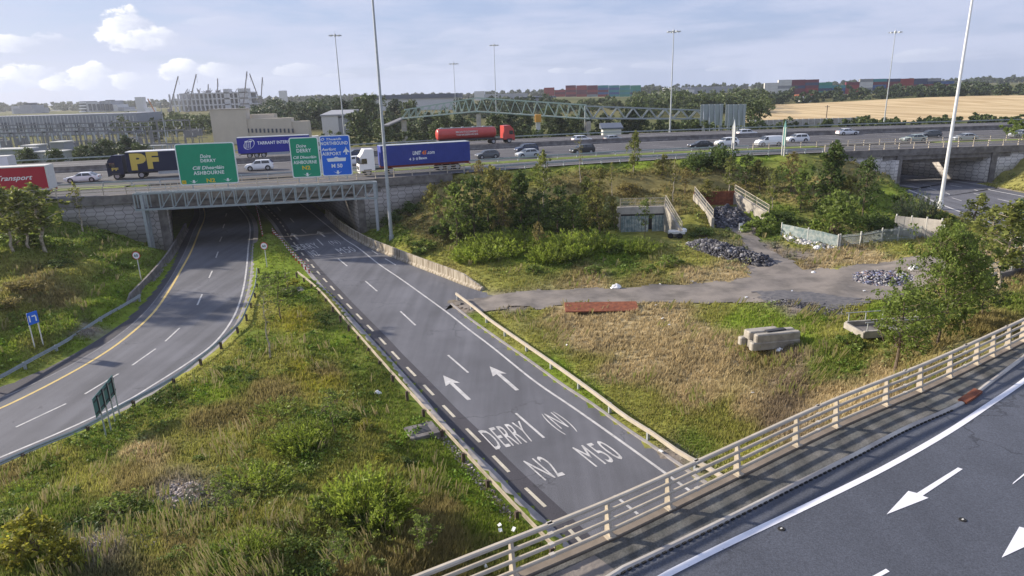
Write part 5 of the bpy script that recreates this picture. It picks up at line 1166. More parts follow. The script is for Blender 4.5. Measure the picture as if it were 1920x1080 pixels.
# delineator posts between the lanes
M['red_post'] = mat('red_delineator', (.42, .03, .03), .6); M['band'] = mat('white_band', (.7, .7, .72), .5)
ORD = 'first second third fourth fifth sixth seventh eighth ninth tenth eleventh twelfth thirteenth fourteenth fifteenth sixteenth seventeenth eighteenth nineteenth twentieth'.split()
def bollards(pts, n, label0, tall=1.0):
    p = resample(W(pts), .5); a = arc(p)
    for i in range(n):
        q = at_s(p, a[-1]*i/(n-1)); t = empty('delineator_post', (q[0], q[1], .0), 0, label0.replace('#', ORD[i]), 'marker post', 'red and white marker posts between the lanes')
        mb = MB(); mb.tube((q[0], q[1], 0), (q[0], q[1], tall), .075, .07, 8); mb.tube((q[0], q[1], 0), (q[0], q[1], .08), .18, .15, 8); mb.build('post', 'red_post', t)
        mb = MB(); mb.tube((q[0], q[1], tall*.5), (q[0], q[1], tall*.68), .08, n=8); mb.build('band', 'band', t); MB().tube((q[0], q[1], tall*.8), (q[0], q[1], tall*.95), .078, n=8).build('band', 'band', t)
bollards([(479, 385), (486, 412), (493, 446)], 9, 'red and white marker post, # from the far end of the left row')
bollards([(512, 440), (535, 468), (556, 492), (580, 513)], 17, 'red and white marker post, # from the far end of the right row')
# pillars lamp tube on the left wing wall
q0, q1 = at_s(mnear, msec(262)), at_s(mnear, msec(269)); nrm = normals(mnear)[0]
tag(MB().tube((q0[0], q0[1]-.25, 6.0), (q1[0]-.0, q1[1]-.25, 3.0), .16, n=8).build('cable_cover', 'timber'), 'pale slanting cover strip on the hexagon wall left of the gantry', 'cover strip')
# ------------------------------------------------------------------ fast ground lookup
def Hg(x, y):
    x, y = np.atleast_1d(np.asarray(x, float)), np.atleast_1d(np.asarray(y, float))
    i = np.clip(np.searchsorted(gx, x)-1, 0, len(gx)-2); j = np.clip(np.searchsorted(gy, y)-1, 0, len(gy)-2)
    fx = (x-gx[i])/(gx[i+1]-gx[i]); fy = (y-gy[j])/(gy[j+1]-gy[j])
    return (GZ[j, i]*(1-fx)+GZ[j, i+1]*fx)*(1-fy)+(GZ[j+1, i]*(1-fx)+GZ[j+1, i+1]*fx)*fy
def PH(px, py, it=14):
    px, py = np.atleast_1d(np.asarray(px, float)), np.atleast_1d(np.asarray(py, float)); z = np.full(px.shape, 1.0)
    x_, y_ = (px-960)/F, -(py-540)/F
    D = [Fv[i]+Rv[i]*x_+Uv[i]*y_ for i in range(3)]
    for _ in range(it):
        t = (z-CZ)/np.minimum(D[2], -1e-4); x, y = D[0]*t, D[1]*t; z = z*.4+.6*Hg(x, y)
    return x, y, z
def ph(px, py): a = PH(px, py); return np.array([a[0][0], a[1][0], a[2][0]])
# ------------------------------------------------------------------ waste ground things
def slab(px, py, w_, d_, rz, label):
    q = ph(px, py); t = empty('manhole_slab', tuple(q), rz, label, 'manhole slab', 'concrete slabs in the grass island')
    MB().cbox((0, 0, .0), (w_, d_, .3), b=.03).build('slab', 'concrete_d', t, world=False); MB().cbox((0, 0, .15), (w_*.5, d_*.5, .05), b=.02).build('cover', 'dark', t, world=False)
slab(791, 810, 1.7, 1.5, R(25), 'square concrete manhole slab beside the right guardrail of the island'); slab(553, 545, 1.8, 1.6, R(20), 'concrete slab at the far tip of the grass island')
q = ph(1128, 586); t = MB()
t = tag(MB().cbox((0, 0, 0), (6.2, 1.75, .09), b=.02).build('rusty_plate', 'rust'), 'long rusty steel plate lying at the edge of the dry field', 'steel plate'); t.location = (q[0], q[1]+.3, q[2]+.42); t.rotation_euler = (R(9), 0, R(-2)); plate_q = q
q = ph(1444, 648); t = empty('concrete_blocks', tuple(q), R(9), 'stack of dumped concrete barrier blocks on the dry field', 'concrete blocks')
for i, (y, z, l_, sh, rot) in enumerate(((-.55, .33, 3.6, .0, 0), (.0, .33, 3.5, .1, .02), (.55, .35, 3.4, -.35, -.02), (-.5, .88, 3.3, .15, .01), (.1, .90, 3.4, .0, -.015), (.5, .88, 2.4, -.5, .03))):
    MB().cbox((sh, y, z), (l_, .46, .56), rot, b=.07).build('block', 'concrete', t, world=False)
MB().box((.2, -.15, 1.2), (1.5, .35, .1), .1).build('scrap', 'dark', t, world=False)
def stones(name, label, pts, n, smin, smax, hgt, cols, seed, cat='rubble heap', base=True):
    """heap of broken stones along a plan polyline with a half width"""
    g = np.random.default_rng(seed); pl = np.array([p[:2] for p in pts]); wd = np.array([p[2] for p in pts]); a = arc(pl)
    s = g.uniform(0, a[-1], n); w_ = np.interp(s, a, wd); o = g.uniform(-1, 1, n); c = np.stack([np.interp(s, a, pl[:, 0]), np.interp(s, a, pl[:, 1])], 1)
    d = np.stack([np.interp(s, a, np.gradient(pl[:, 0])), np.interp(s, a, np.gradient(pl[:, 1]))], 1); d /= np.linalg.norm(d, axis=1)[:, None]
    c += np.stack([-d[:, 1], d[:, 0]], 1)*(o*w_)[:, None]
    ed = np.minimum(1, np.minimum(s, a[-1]-s)/np.maximum(wd.mean(), .5)); hh = hgt*np.clip(1-o*o, 0, 1)*ed*(.7+.6*vnoise(c[:, 0], c[:, 1], 1.2, 3))
    z = Hg(c[:, 0], c[:, 1])+hh*np.sqrt(g.uniform(.5, 1, n)); sz = g.uniform(smin, smax, n)**1.0*(1+.8*(g.uniform(0, 1, n) > .93))
    cube = np.array([(x, y, z_) for x in (-1, 1) for y in (-1, 1) for z_ in (-1, 1)], float)
    v = cube[None]*sz[:, None, None]*np.stack([g.uniform(.5, 1.1, n), g.uniform(.5, 1, n), g.uniform(.35, .8, n)], 1)[:, None]*g.uniform(.65, 1.15, (n, 8, 1))
    an, bn = g.uniform(0, 6.28, n), g.uniform(-.7, .7, n); ca, sa, cb, sb = np.cos(an), np.sin(an), np.cos(bn), np.sin(bn)
    x, y, zz_ = v[..., 0], v[..., 1], v[..., 2]; y, zz_ = y*cb[:, None]-zz_*sb[:, None], y*sb[:, None]+zz_*cb[:, None]; x, y = x*ca[:, None]-y*sa[:, None], x*sa[:, None]+y*ca[:, None]
    v = np.stack([x+c[:, :1], y+c[:, 1:], zz_+z[:, None]], -1).reshape(-1, 3)
    f = np.array([(0, 1, 3, 2), (4, 6, 7, 5), (0, 4, 5, 1), (2, 3, 7, 6), (0, 2, 6, 4), (1, 5, 7, 3)]); f = (f[None]+np.arange(n)[:, None, None]*8).reshape(-1, 4)
    pal = np.array(cols); col = pal[g.integers(0, len(pal), n)]*g.uniform(.7, 1.3, (n, 1))
    ob = bigmesh(name, v, f, 'stone', np.repeat(col, 8, 0)); tag(ob, label, cat, kind='stuff'); return ob
M['stone'] = mat('broken_stone', (1, 1, 1), .9, attr='Col', spec=.2)
pp = lambda a, b, w_: (*ph(a, b)[:2], w_)
dk = [(.055, .055, .068), (.08, .08, .098), (.035, .035, .042), (.22, .22, .24), (.10, .10, .11), (.06, .06, .07)]
stones('rubble_heap', 'long heap of dark broken rubble beside the concrete track', [pp(1300, 456, 1.1), pp(1335, 466, 1.7), pp(1380, 481, 1.7), pp(1420, 491, 1.3), pp(1448, 497, .6)], 2400, .07, .19, .9, dk, 3)
stones('rubble_heap', 'dark rubble filling the walled opening under the rusty plate', [pp(1352, 394, 2.2), pp(1368, 412, 2.6), pp(1376, 428, 2.0)], 1400, .10, .22, 1.2, dk, 4)
stones('litter_heap', 'heap of pale and bluish broken rubble left of the big tree', [pp(1598, 520, 1.0), pp(1640, 522, 1.9), pp(1680, 524, 1.6), pp(1712, 518, .8)], 1500, .04, .12, .4, [(.24, .24, .27), (.12, .12, .15), (.16, .18, .30), (.38, .38, .38), (.07, .07, .09), (.22, .17, .17)], 5)
stones('asphalt_debris', 'spread of crushed dark asphalt on the track beside the dry field', [pp(1420, 558, .7), pp(1480, 566, 1.3), pp(1540, 577, 1.6), pp(1600, 588, 1.0)], 2600, .02, .08, .06, dk, 6)
patch('debris_patch', [tuple(P(a_, b_, .5)[:2]) for a_, b_ in ((1410, 553), (1450, 551), (1520, 558), (1580, 572), (1640, 584), (1620, 596), (1560, 594), (1500, 580), (1440, 570))], mat('crushed_asphalt', (.085, .085, .095), .95, col2=(.14, .135, .14), vscale=2, bump=.8, bscale=12), .11, .35, rag=.9, kind='structure')
stones('wall_rubble', 'loose pale rubble along the foot of the palisade fence', [pp(1470, 447, .4), pp(1520, 458, .6), pp(1570, 470, .4)], 120, .1, .3, .2, [(.5, .5, .5), (.4, .38, .36)], 8)
def scrap(px, py, w_, label, m='white', seed=1):
    g = np.random.default_rng(seed); q = ph(px, py); n = 14; st = []
    for k, (z, r_) in enumerate(((0, 1), (.35, 1.05), (.7, .7), (.95, .3))):
        st.append([(q[0]+w_*.5*r_*math.cos(a)*g.uniform(.7, 1.2), q[1]+w_*.35*r_*math.sin(a)*g.uniform(.7, 1.2), q[2]+z*w_*.5*g.uniform(.8, 1.15)-.03) for a in [2*math.pi*i/n for i in range(n)]])
    mb = MB(); loft(mb, st); return tag(mb.build('rubbish_bag', m), label, 'rubbish bag', 'dumped white rubbish')
scrap(1155, 541, 1.0, 'crumpled white sack at the edge of the track below the shrubs'); scrap(1525, 512, .5, 'small white sack on the track left of the litter heap', seed=2); scrap(1665, 566, .55, 'white scrap on the near side of the track beside the leafy tree', seed=3)
scrap(1532, 467, .9, 'white sheeting dumped at the palisade fence', seed=4); scrap(1712, 505, .9, 'white sack on top of the litter heap end', seed=5); scrap(1462, 658, .5, 'white scrap beside the concrete block stack', seed=6)
scrap(708, 738, .5, 'white scrap lying in the island grass near the right guardrail', seed=7); scrap(866, 572, .5, 'dark scrap on the hard shoulder by the guardrail end', 'dark', seed=8)
g = np.random.default_rng(5); mb = MB()
for a, b in ((1240, 600), (1255, 612), (1410, 740), (935, 990), (938, 1000), (961, 998), (1228, 575), (1400, 560), (1485, 548), (1620, 548), (1300, 530), (1235, 535), (910, 1068), (1060, 650), (1240, 850)):
    q = ph(a+g.uniform(-3, 3), b); mb.box((q[0], q[1], q[2]+.15), (g.uniform(.1, .3), g.uniform(.08, .22), .05), g.uniform(0, 3), g.uniform(-.5, .5))
tag(mb.build('litter', 'white'), 'scattered small scraps of white litter over grass and track', 'litter', kind='stuff')
# chair-like white barrier in front of the rubble opening
q = ph(1390, 436); t = empty('white_chair', tuple(q), .2, 'white plastic chair in front of the dark rubble opening', 'chair')
MB().cbox((0, 0, .42), (.5, .5, .06)).build('seat', 'white', t, world=False); MB().cbox((0, .25, .78), (.5, .06, .7)).build('backrest', 'white', t, world=False)
for sx in (-.2, .2):
    for sy in (-.2, .2): MB().box((sx, sy, .18), (.05, .05, .5)).build('leg', 'white', t, world=False)
# left culvert portal
def steel_rail(root, a, b, h=1.05, n=4, m='rail'):
    for i in range(n):
        t_ = i/(n-1); p = [a[k]+(b[k]-a[k])*t_ for k in range(3)]; MB().box((p[0], p[1], p[2]+h/2), (.07, .07, h)).build('rail_post', m, root)
    for hh in (h, h*.55, .15): MB().beam((a[0], a[1], a[2]+hh), (b[0], b[1], b[2]+hh), .05, .05).build('rail', m, root)
    mb = MB(); L_ = math.dist(a, b); k = int(L_/.14)
    for i in range(k): t_ = (i+.5)/k; p = [a[j]+(b[j]-a[j])*t_ for j in range(3)]; mb.box((p[0], p[1], p[2]+h*.58), (.015, .015, h*.85))
    mb.build('infill', 'galv', root)
def wingwall(root, a, b, ztop0, ztop1, zbot, th=.35, m='concrete'):
    d = np.array([b[0]-a[0], b[1]-a[1]]); d /= np.linalg.norm(d); n_ = np.array([-d[1], d[0]])*th/2
    vs = [(a[0]-n_[0], a[1]-n_[1], zbot), (b[0]-n_[0], b[1]-n_[1], zbot), (b[0]-n_[0], b[1]-n_[1], ztop1), (a[0]-n_[0], a[1]-n_[1], ztop0), (a[0]+n_[0], a[1]+n_[1], zbot), (b[0]+n_[0], b[1]+n_[1], zbot), (b[0]+n_[0], b[1]+n_[1], ztop1), (a[0]+n_[0], a[1]+n_[1], ztop0)]
    MB().add(vs, [(0, 1, 2, 3), (7, 6, 5, 4), (0, 4, 5, 1), (1, 5, 6, 2), (2, 6, 7, 3), (3, 7, 4, 0)]).build('wing_wall', m, root)
M['teal_sheet'] = mat('faded_teal_sheet', (.40, .44, .42), .6, col2=(.17, .24, .25), vscale=2)
GC = 83.6; a = PG(1163, 430, GC); b = PG(1246, 430, GC); zg = 1.0; zt_ = PG(1200, 388, GC)[2]
t = empty('culvert_portal', ((a[0]+b[0])/2, GC, zg), 0, 'concrete culvert portal closed by pale corrugated sheets, half hidden by trees', 'culvert')
MB().box(((a[0]+b[0])/2, GC+.3, zt_-.45), (b[0]-a[0], .5, .9)).build('headwall', 'concrete_l', t)
MB().box((a[0]-.2, GC+.3, (zt_+zg)/2-.3), (.45, .56, zt_-zg+.6)).build('jamb', 'concrete_l', t)
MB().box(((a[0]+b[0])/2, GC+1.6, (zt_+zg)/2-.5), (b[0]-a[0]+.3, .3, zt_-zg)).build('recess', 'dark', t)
mb = MB(); k = int((b[0]-a[0])/.22)
for i in range(k):
    if i > k*.62 and i % 9 > 6: continue
    mb.box((a[0]+.2+i*.22, GC+.1+.04*(i % 2), (zg+zt_-1.3)/2), (.18, .05, zt_-1.5-zg+.5))
mb.build('gate_sheets', 'teal_sheet', t)
wb = ph(1278, 447); 
wingwall(t, (b[0], GC), (wb[0]-.05, wb[1]), zt_+.35, wb[2]+.9, -.3)
steel_rail(t, (a[0], GC+.3, zt_), (b[0], GC+.3, zt_)); steel_rail(t, (b[0], GC, zt_+.35), (wb[0], wb[1], wb[2]+.9))
# right opening
a = PG(1301, 388, 92); b = PG(1376, 388, 92); zt_ = PG(1340, 359, 92)[2]; 
t = empty('loading_opening', ((a[0]+b[0])/2, 92, 2.0), 0, 'walled opening in the bank blocked by a tall rusty steel plate', 'retaining wall')
MB().box(((a[0]+b[0])/2, 92, (zt_+1.2)/2), (b[0]-a[0]+.2, .12, zt_-1.2)).build('rusty_plate', 'rust', t)
w1 = ph(1336, 428); w2 = ph(1440, 416)
wingwall(t, (a[0], 92), w1, zt_-.3, w1[2]+1.3, -.2); wingwall(t, (b[0], 92.), w2, zt_-.2, w2[2]+1.1, -.2)
steel_rail(t, (a[0], 92, zt_-.3), (w1[0], w1[1], w1[2]+1.3)); steel_rail(t, (b[0], 92, zt_-.2), (w2[0], w2[1], w2[2]+1.1), n=4)
# dumped junk by the culvert
q = ph(1268, 446); t = empty('dumped_trailer', tuple(q), R(-12), 'white wreck of dumped furniture at the end of the culvert wall', 'dumped wreck')
MB().cbox((0, 0, .75), (2.0, 1.0, .35), b=.1).build('shell', 'offwhite', t, world=False); MB().cbox((.8, .2, .95), (.7, .7, .4), .4, b=.1).build('panel', 'white', t, world=False)
for x in (-.7, .4): MB().tube((x, -.6, .35), (x, .6, .35), .34, n=12).build('wheel', 'black', t, world=False)
# palisade fence and panels
def palisade(name, label, pts, h, m, postm='offwhite', gap=.17, cat='fence', pw=.11, sp=2.7, mesh=False):
    p = resample([ph(*a)[:2] for a in pts], 1.0); a = arc(p); c = p[len(p)//2]; z = Hg(p[:, 0], p[:, 1]); zz = lambda s: float(np.interp(s, a, z)); r = empty(name, (c[0], c[1], float(z[len(p)//2])), 0, label, cat)
    for s in np.linspace(.05, a[-1]-.05, int(a[-1]/sp)+1): q = at_s(p, s); MB().box((q[0], q[1], zz(s)+h/2), (.12, .12, h+.2)).build('post', postm, r)
    mb = MB()
    for s in np.arange(.1, a[-1], gap): q = at_s(p, s); d = dir_s(p, s); mb.box((q[0], q[1]-.06, zz(s)+h*.48), (pw, .03, h*.96), math.atan2(d[1], d[0]))
    o = mb.build('pales', m, r)
    for hh in (h*.2, h*.8): MB().sweep(p, [(-.03, -.03), (.03, -.03), (.03, .03), (-.03, .03)], z+hh).build('rail', m, r)
palisade('palisade_fence', 'faded pale green palisade fence running down beside the round bush', [(1464, 441), (1500, 449), (1540, 457), (1571, 465)], 1.45, 'teal_sheet', gap=.16, pw=.13)
palisade('mesh_fence', 'grey mesh fence with white posts right of the palisade', [(1573, 465), (1605, 461), (1638, 456), (1670, 452), (1733, 444), (1770, 436)], 1.5, 'galv_g', gap=.12, pw=.02)
palisade('panel_fence', 'tall pale panel fence behind the mesh fence', [(1676, 440), (1700, 443), (1730, 446), (1762, 450)], 2.4, 'concrete_l', gap=.5, pw=.49, sp=1.6)
# concrete trough under the big tree
p0, p1 = ph(1600, 634), ph(1742, 600); d = (p1-p0)[:2]; ln = np.linalg.norm(d); t = empty('concrete_trough', tuple((p0+p1)/2), math.atan2(d[1], d[0]), 'low concrete channel with rails under the big tree', 'concrete channel')
for y in (-1.0, 1.0): MB().cbox((0, y, .15), (ln, .2, .5)).build('wall', 'concrete', t, world=False)
MB().cbox((-ln/2, 0, .12), (.2, 2.2, .4)).build('end_wall', 'concrete', t, world=False); MB().box((0, 0, .04), (ln, 1.7, .1)).build('bed', 'concrete_d', t, world=False)
for y in (-1.05, 1.05):
    mb = MB(); mb.box((0, y, 1.0), (ln, .05, .05)); mb.build('rail', 'galv', t, world=False)
    for x in np.linspace(-ln/2+.2, ln/2-.2, 5): MB().box((x, y, .7), (.05, .05, .6)).build('rail_post', 'galv', t, world=False)
a, b = ph(1853, 524), ph(1935, 505); t = empty('step_railing', tuple(a), 0, 'low railing on a concrete kerb at the right edge of the waste ground', 'railing'); steel_rail(t, a+[0, 0, .3], b+[0, 0, .3], n=5, m='galv'); MB().beam(a+[0, 0, .1], b+[0, 0, .1], .4, .5).build('kerb', 'concrete_d', t)
q = ph(1912, 470); t = empty('sign_post_pair', tuple(q), 0, 'back of a tall sign frame on two posts at the right edge', 'road sign')
for x in (-.4, .4): MB().box((x, 0, 2.5), (.2, .2, 5.4)).build('post', 'offwhite', t, world=False)
MB().cbox((0, -.15, 4.6), (2.4, .08, 1.6)).build('panel', 'sign_back', t, world=False)
# ------------------------------------------------------------------ beyond the motorway
def zb_(px, g): return float(Hg(PG(px, 200, g)[0], g)[0])
# stubble field
f_ = [PG(1385, 228, 240), PG(1400, 196, 470), PG(1700, 194, 470), PG(1960, 192, 500), PG(2200, 190, 520), PG(2200, 230, 235), PG(1700, 226, 232)]
def rows(n, l, geo, base, mixn):
    mp = n.new('ShaderNodeMapping'); mp.inputs['Rotation'].default_value = (0, 0, R(24)); mp.inputs['Scale'].default_value = (.25, .012, 1); l.new(geo.outputs['Object'], mp.inputs[0])
    nz = n.new('ShaderNodeTexNoise'); nz.inputs['Scale'].default_value = 1; nz.inputs['Detail'].default_value = 4; l.new(mp.outputs[0], nz.inputs[0]); mr = n.new('ShaderNodeMapRange'); mr.inputs[1].default_value = .4; mr.inputs[2].default_value = .6; l.new(nz.outputs[0], mr.inputs[0])
    return mixn(mr.outputs[0], base, (.42, .30, .15))
M['stubble'] = mat('stubble', (.60, .46, .26), .95, extra=rows)
poly = np.array([p[:2] for p in f_]); x0, y0 = poly.min(0); x1, y1 = poly.max(0)
XX, YY = np.meshgrid(np.linspace(x0, x1, 90), np.linspace(y0, y1, 60)); cxx, cyy_ = (XX[:-1, :-1]+XX[1:, 1:])/2, (YY[:-1, :-1]+YY[1:, 1:])/2; kk = inpoly(cxx, cyy_, poly)
id_ = np.arange(XX.size).reshape(XX.shape); fcs = np.stack([id_[:-1, :-1], id_[:-1, 1:], id_[1:, 1:], id_[1:, :-1]], -1)[kk]
struct(bigmesh('stubble_field', np.stack([XX.ravel(), YY.ravel(), Hg(XX.ravel(), YY.ravel())+.25], 1), fcs, 'stubble'))
o_ = [PG(a, b, g)[:2] for a, b, g in ((860, 262, 190), (1200, 240, 200), (1310, 225, 235), (1100, 190, 330), (940, 190, 330), (1100, 215, 260))]
# ---- containers
CC_ = dict(red=(.30, .05, .05), maroon=(.17, .04, .06), blue=(.06, .12, .28), teal=(.05, .26, .28), green=(.06, .28, .20), white=(.60, .60, .58), navy=(.05, .07, .14), grey=(.28, .29, .30))
for k, v in CC_.items(): M['box_'+k] = mat(k+'_container_paint', v, .6, var=.12, vscale=.5)
protos = {}
def container(col, x, y, z, rz, label, end=False):
    key = col
    if key not in protos:
        t = empty('shipping_container', (0, 0, 0), 0); me = MB(); me.box((0, 0, 1.3), (12.1, 2.38, 2.5)); me.build('body', 'box_'+col, t, world=False)
        mb = MB()
        for sy in (-1,):
            for i in range(24): mb.box((-5.7+i*.5, sy*1.2, 1.3), (.2, .06, 2.2))
        mb.build('ribs', 'box_'+col, t, world=False)
        mb = MB()
        for sx in (-6.05, 6.05):
            for sy in (-1.18, 1.18): mb.box((sx, sy, 1.3), (.16, .12, 2.6))
        for sy in (-1.2, 1.2):
            for z_ in (.06, 2.54): mb.box((0, sy, z_), (12.1, .12, .14))
        mb.build('frame', 'box_'+col, t, world=False); protos[key] = t; r = t
    else: r = copy_tree(protos[key])
    r.location = (x, y, z); r.rotation_euler = (0, 0, rz); tag(r, label, 'shipping container', 'stacked shipping containers'); return r
ordw = ['bottom', 'second', 'third', 'fourth', 'fifth', 'sixth']
def stacks(px0, px1, g, seq, where, top_y, pitch=12.6):
    n = len(seq); x0 = PG(px0, 170, g)[0]
    for i, s in enumerate(seq):
        x = x0+6.2+i*pitch; zb = PG(px0+(px1-px0)*(i+.5)/n, top_y, g)[2]-2.6*5
        for j, c in enumerate(s.split()):
            if c == '-': continue
            container(c, x, g, zb+j*2.6, 0, f'{c} shipping container, {ordw[j]} in the {ORD[i]} stack from the left, {where}')
stacks(1020, 1200, 830, ['red red red red -', 'red maroon red - -', 'maroon red maroon red maroon', 'red maroon maroon red red', 'grey maroon red maroon maroon', 'red blue maroon blue teal', 'teal blue teal blue teal', 'green teal green teal green', 'green navy teal green green'], 'beyond the footbridge', 160, 12.9)
stacks(1432, 1660, 640, ['white white white white -', 'white white grey white white', 'maroon maroon navy maroon maroon', 'maroon red maroon navy maroon', 'green navy teal green -', 'navy blue teal - -', 'red red red maroon -', 'white grey white white grey', 'blue navy blue maroon teal', 'maroon red maroon maroon navy', 'red red red red red', 'navy blue maroon navy navy', 'blue maroon red navy grey', 'red red maroon blue -'], 'behind the stubble field', 150, 12.5)
# ---- buildings
def part_box(root, name, g, px0, px1, ytop, depth, m, zb=None, dz=0, dg=0):
    a, b = PG(px0, ytop, g+dg), PG(px1, ytop, g+dg); zt = (a[2]+b[2])/2; z0 = (zb if zb is not None else root.location[2]-1.5)
    return MB().box(((a[0]+b[0])/2, g+dg+depth/2, (zt+z0)/2), (b[0]-a[0], depth, zt-z0)).build(name, m, root)
def bld(name, label, g, px, cat='building'): return empty(name, (PG(px, 200, g)[0], g, zb_(px, g)), 0, label, cat)
M['beige'] = mat('beige_render', (.56, .50, .41), .9, var=.06, vscale=.3); M['greyclad'] = mat('grey_cladding', (.30, .31, .34), .7, var=.1, vscale=.2); M['palegrey'] = mat('pale_cladding', (.56, .56, .56), .7, var=.06); M['darkroof'] = mat('dark_roof', (.10, .12, .16), .6); M['frame_c'] = mat('raw_concrete_frame', (.52, .52, .53), .9, var=.1, vscale=.1); M['hole'] = mat('dark_opening', (.09, .10, .12), .8)
t = bld('beige_building', 'windowless beige building with a tall block and a row of small slots, behind the motorway', 228, 480)
part_box(t, 'tower_block', 228, 392, 459, 205, 4, 'beige'); part_box(t, 'long_block', 228, 459.3, 545, 222, 3.5, 'beige', dg=.5); part_box(t, 'end_block', 228, 545.3, 577, 227, 3, 'beige', dg=1)
part_box(t, 'roof_block', 228, 468, 514, 214, 3, 'beige', dg=4.2)
for px in [457+7.6*i for i in range(14)]:
    if px > 550: break
    a = PG(px, 245, 228); MB().box((a[0]+.0 if px > 459 else a[0]+.6, 228.44, a[2]), (.55, .3, 1.3)).build('window', 'hole', t)
MB().box((PG(425.5, 205, 228)[0], 230, PG(425, 204.6, 228)[2]), (12.3, 4.4, .25)).build('roof', 'concrete_l', t)
t = bld('pale_shed', 'pale shed with a low pitched roof, right of the beige building', 262, 627); part_box(t, 'wall', 262, 602, 633, 217, 16, 'palegrey'); part_box(t, 'side_wall', 262, 633, 654, 221, 15, 'greyclad', dg=.6)
a, b, c_ = PG(600, 218, 261.7), PG(655, 221, 261.7), PG(622, 213, 261.7)
MB().prism([(a[0], 261.6), (b[0], 261.6), (b[0], 280), (a[0], 280)], [a[2], a[2], a[2], a[2]], [a[2]+.5, a[2]+.5, a[2]+1.8, a[2]+1.8]).build('roof', 'greyclad', t)
t = bld('warehouse', 'long low warehouse with a dark blue roof band among the trees', 560, 775); part_box(t, 'wall', 560, 693, 857, 184, 60, 'palegrey'); part_box(t, 'roof', 560, 691, 858, 177, 62, 'darkroof', zb=PG(775, 185, 560)[2], dg=-1)
t = bld('grey_shed', 'flat grey-blue shed left of the container stacks', 520, 1000); part_box(t, 'wall', 520, 975, 1042, 183, 40, 'greyclad'); part_box(t, 'roof', 520, 974, 1043, 181, 41, 'darkroof', zb=PG(1008, 184, 520)[2], dg=-.6)
t = bld('distant_shed', 'distant pale shed on the skyline right of the footbridge peak', 1100, 905); part_box(t, 'wall', 1100, 889, 908, 171, 40, 'palegrey'); part_box(t, 'annex', 1100, 908, 990, 176, 40, 'greyclad')
t = bld('distant_works', 'low dark works building on the skyline right of the lighting mast', 900, 1320); part_box(t, 'wall', 900, 1262, 1375, 163, 60, 'greyclad'); part_box(t, 'annex', 900, 1290, 1302, 168, 10, 'palegrey', dg=-12)
t = bld('white_cottage', 'small white roofed house in the hedge below the containers', 500, 1515); part_box(t, 'wall', 500, 1503, 1527, 180, 10, 'white'); part_box(t, 'roof', 500, 1501, 1529, 177, 11, 'rust', zb=PG(1515, 180, 500)[2])
t = bld('substation_hall', 'long grey substation hall at the far left', 330, 125)
part_box(t, 'wall', 330, -60, 256, 216, 25, 'greyclad'); mb = MB()
for i in range(46):
    a = PG(-55+i*6.8, 230, 329.7); zt = PG(-55+i*6.8, 217, 329.7)[2]; mb.box((a[0], 329.85, (zt+5)/2), (.3, .3, zt-5))
mb.build('columns', 'palegrey', t)
for i in range(9): a = PG(10+i*27, 238, 329.5); MB().box((a[0], 329.9, a[2]), (3, .3, 4)).build('door', 'hole', t)
def tower(name, label, g, px, rects, cat='building'):
    t = bld(name, label, g, px, cat)
    for nm, a, b, y, dp, m, dg in rects: part_box(t, nm, g, a, b, y, dp, m, dg=dg)
    return t
tower('silo_block', 'grey industrial block with a stepped top on the left skyline', 900, 45, [('body', 24, 62, 203, 30, 'greyclad', 0), ('upper_body', 36, 58, 197, 25, 'greyclad', 1), ('roof_house', 43, 52, 193, 18, 'hole', 2), ('annex', 20, 34, 199, 20, 'frame_c', 3)])
t = tower('office_block', 'grey and white office block with a dark banded end on the left skyline', 860, 195, [('body', 160, 186, 191, 30, 'frame_c', 0), ('body', 186.2, 206, 189, 30, 'greyclad', 1), ('body', 206.2, 219, 196, 26, 'palegrey', 0), ('roof_house', 197, 207, 187.5, 10, 'hole', 3), ('annex', 219.2, 232, 201, 26, 'greyclad', 1), ('annex', 232.2, 246, 205, 26, 'palegrey', 0), ('end_bay', 149, 160, 190, 25, 'hole', 1)])
for i in range(4): a, b = PG(148.5, 193+i*5.5, 859.5), PG(161, 193+i*5.5, 859.5); MB().box(((a[0]+b[0])/2, 860, a[2]), (b[0]-a[0], 2.5, 1.5)).build('band', 'white', t)
for i in range(6): a = PG(168+i*8, 198, 859); MB().box((a[0], 859.6, a[2]-2), (3.2, 1, 8)).build('window_strip', 'hole', t)
tower('lift_core', 'slim white concrete tower left of the tower cranes', 800, 258, [('shaft', 252, 265, 182, 9, 'palegrey', 0), ('annex', 265, 280, 202, 15, 'white', 2)])
tower('tall_slab', 'slim pale tower standing alone above the treeline', 1000, 528, [('shaft', 522, 534, 170, 9, 'palegrey', 0)])
for i, (px, w_, y, lab) in enumerate(((90, 50, 207, 'low white skyline shed right of the silo block'), (128, 26, 206, 'low pale skyline shed next to the office block'), (118, 5, 202, 'short pale chimney on the left skyline'))):
    tower('skyline_shed', lab, 1300+i*60, px, [('body', px-w_/2, px+w_/2, y, 30, 'palegrey', 0)])
t = bld('building_under_construction', 'raw concrete building under construction ringed by cranes', 790, 395)
a0, a1 = PG(320, 213, 790), PG(471, 207, 790); zt = PG(395, 171, 790)[2]; z0 = t.location[2]-1
fl = [z0+(zt-z0)*k for k in (.02, .33, .62, .9)]
for k, z in enumerate(fl): MB().box(((a0[0]+a1[0])/2+(6 if k == 3 else 0), 805, z), (a1[0]-a0[0]-(14 if k == 3 else 0), 30, 1.3)).build('floor_slab', 'frame_c', t)
for i in range(19):
    x = a0[0]+(a1[0]-a0[0])*(i+.3)/19; MB().box((x, 790.8, (z0+fl[3])/2), (1.6, 1.4, fl[3]-z0)).build('column', 'frame_c', t)
MB().box(((a0[0]+a1[0])/2, 816, (z0+fl[3])/2), (a1[0]-a0[0]-3, 2, fl[3]-z0)).build('core_wall', 'greyclad', t)
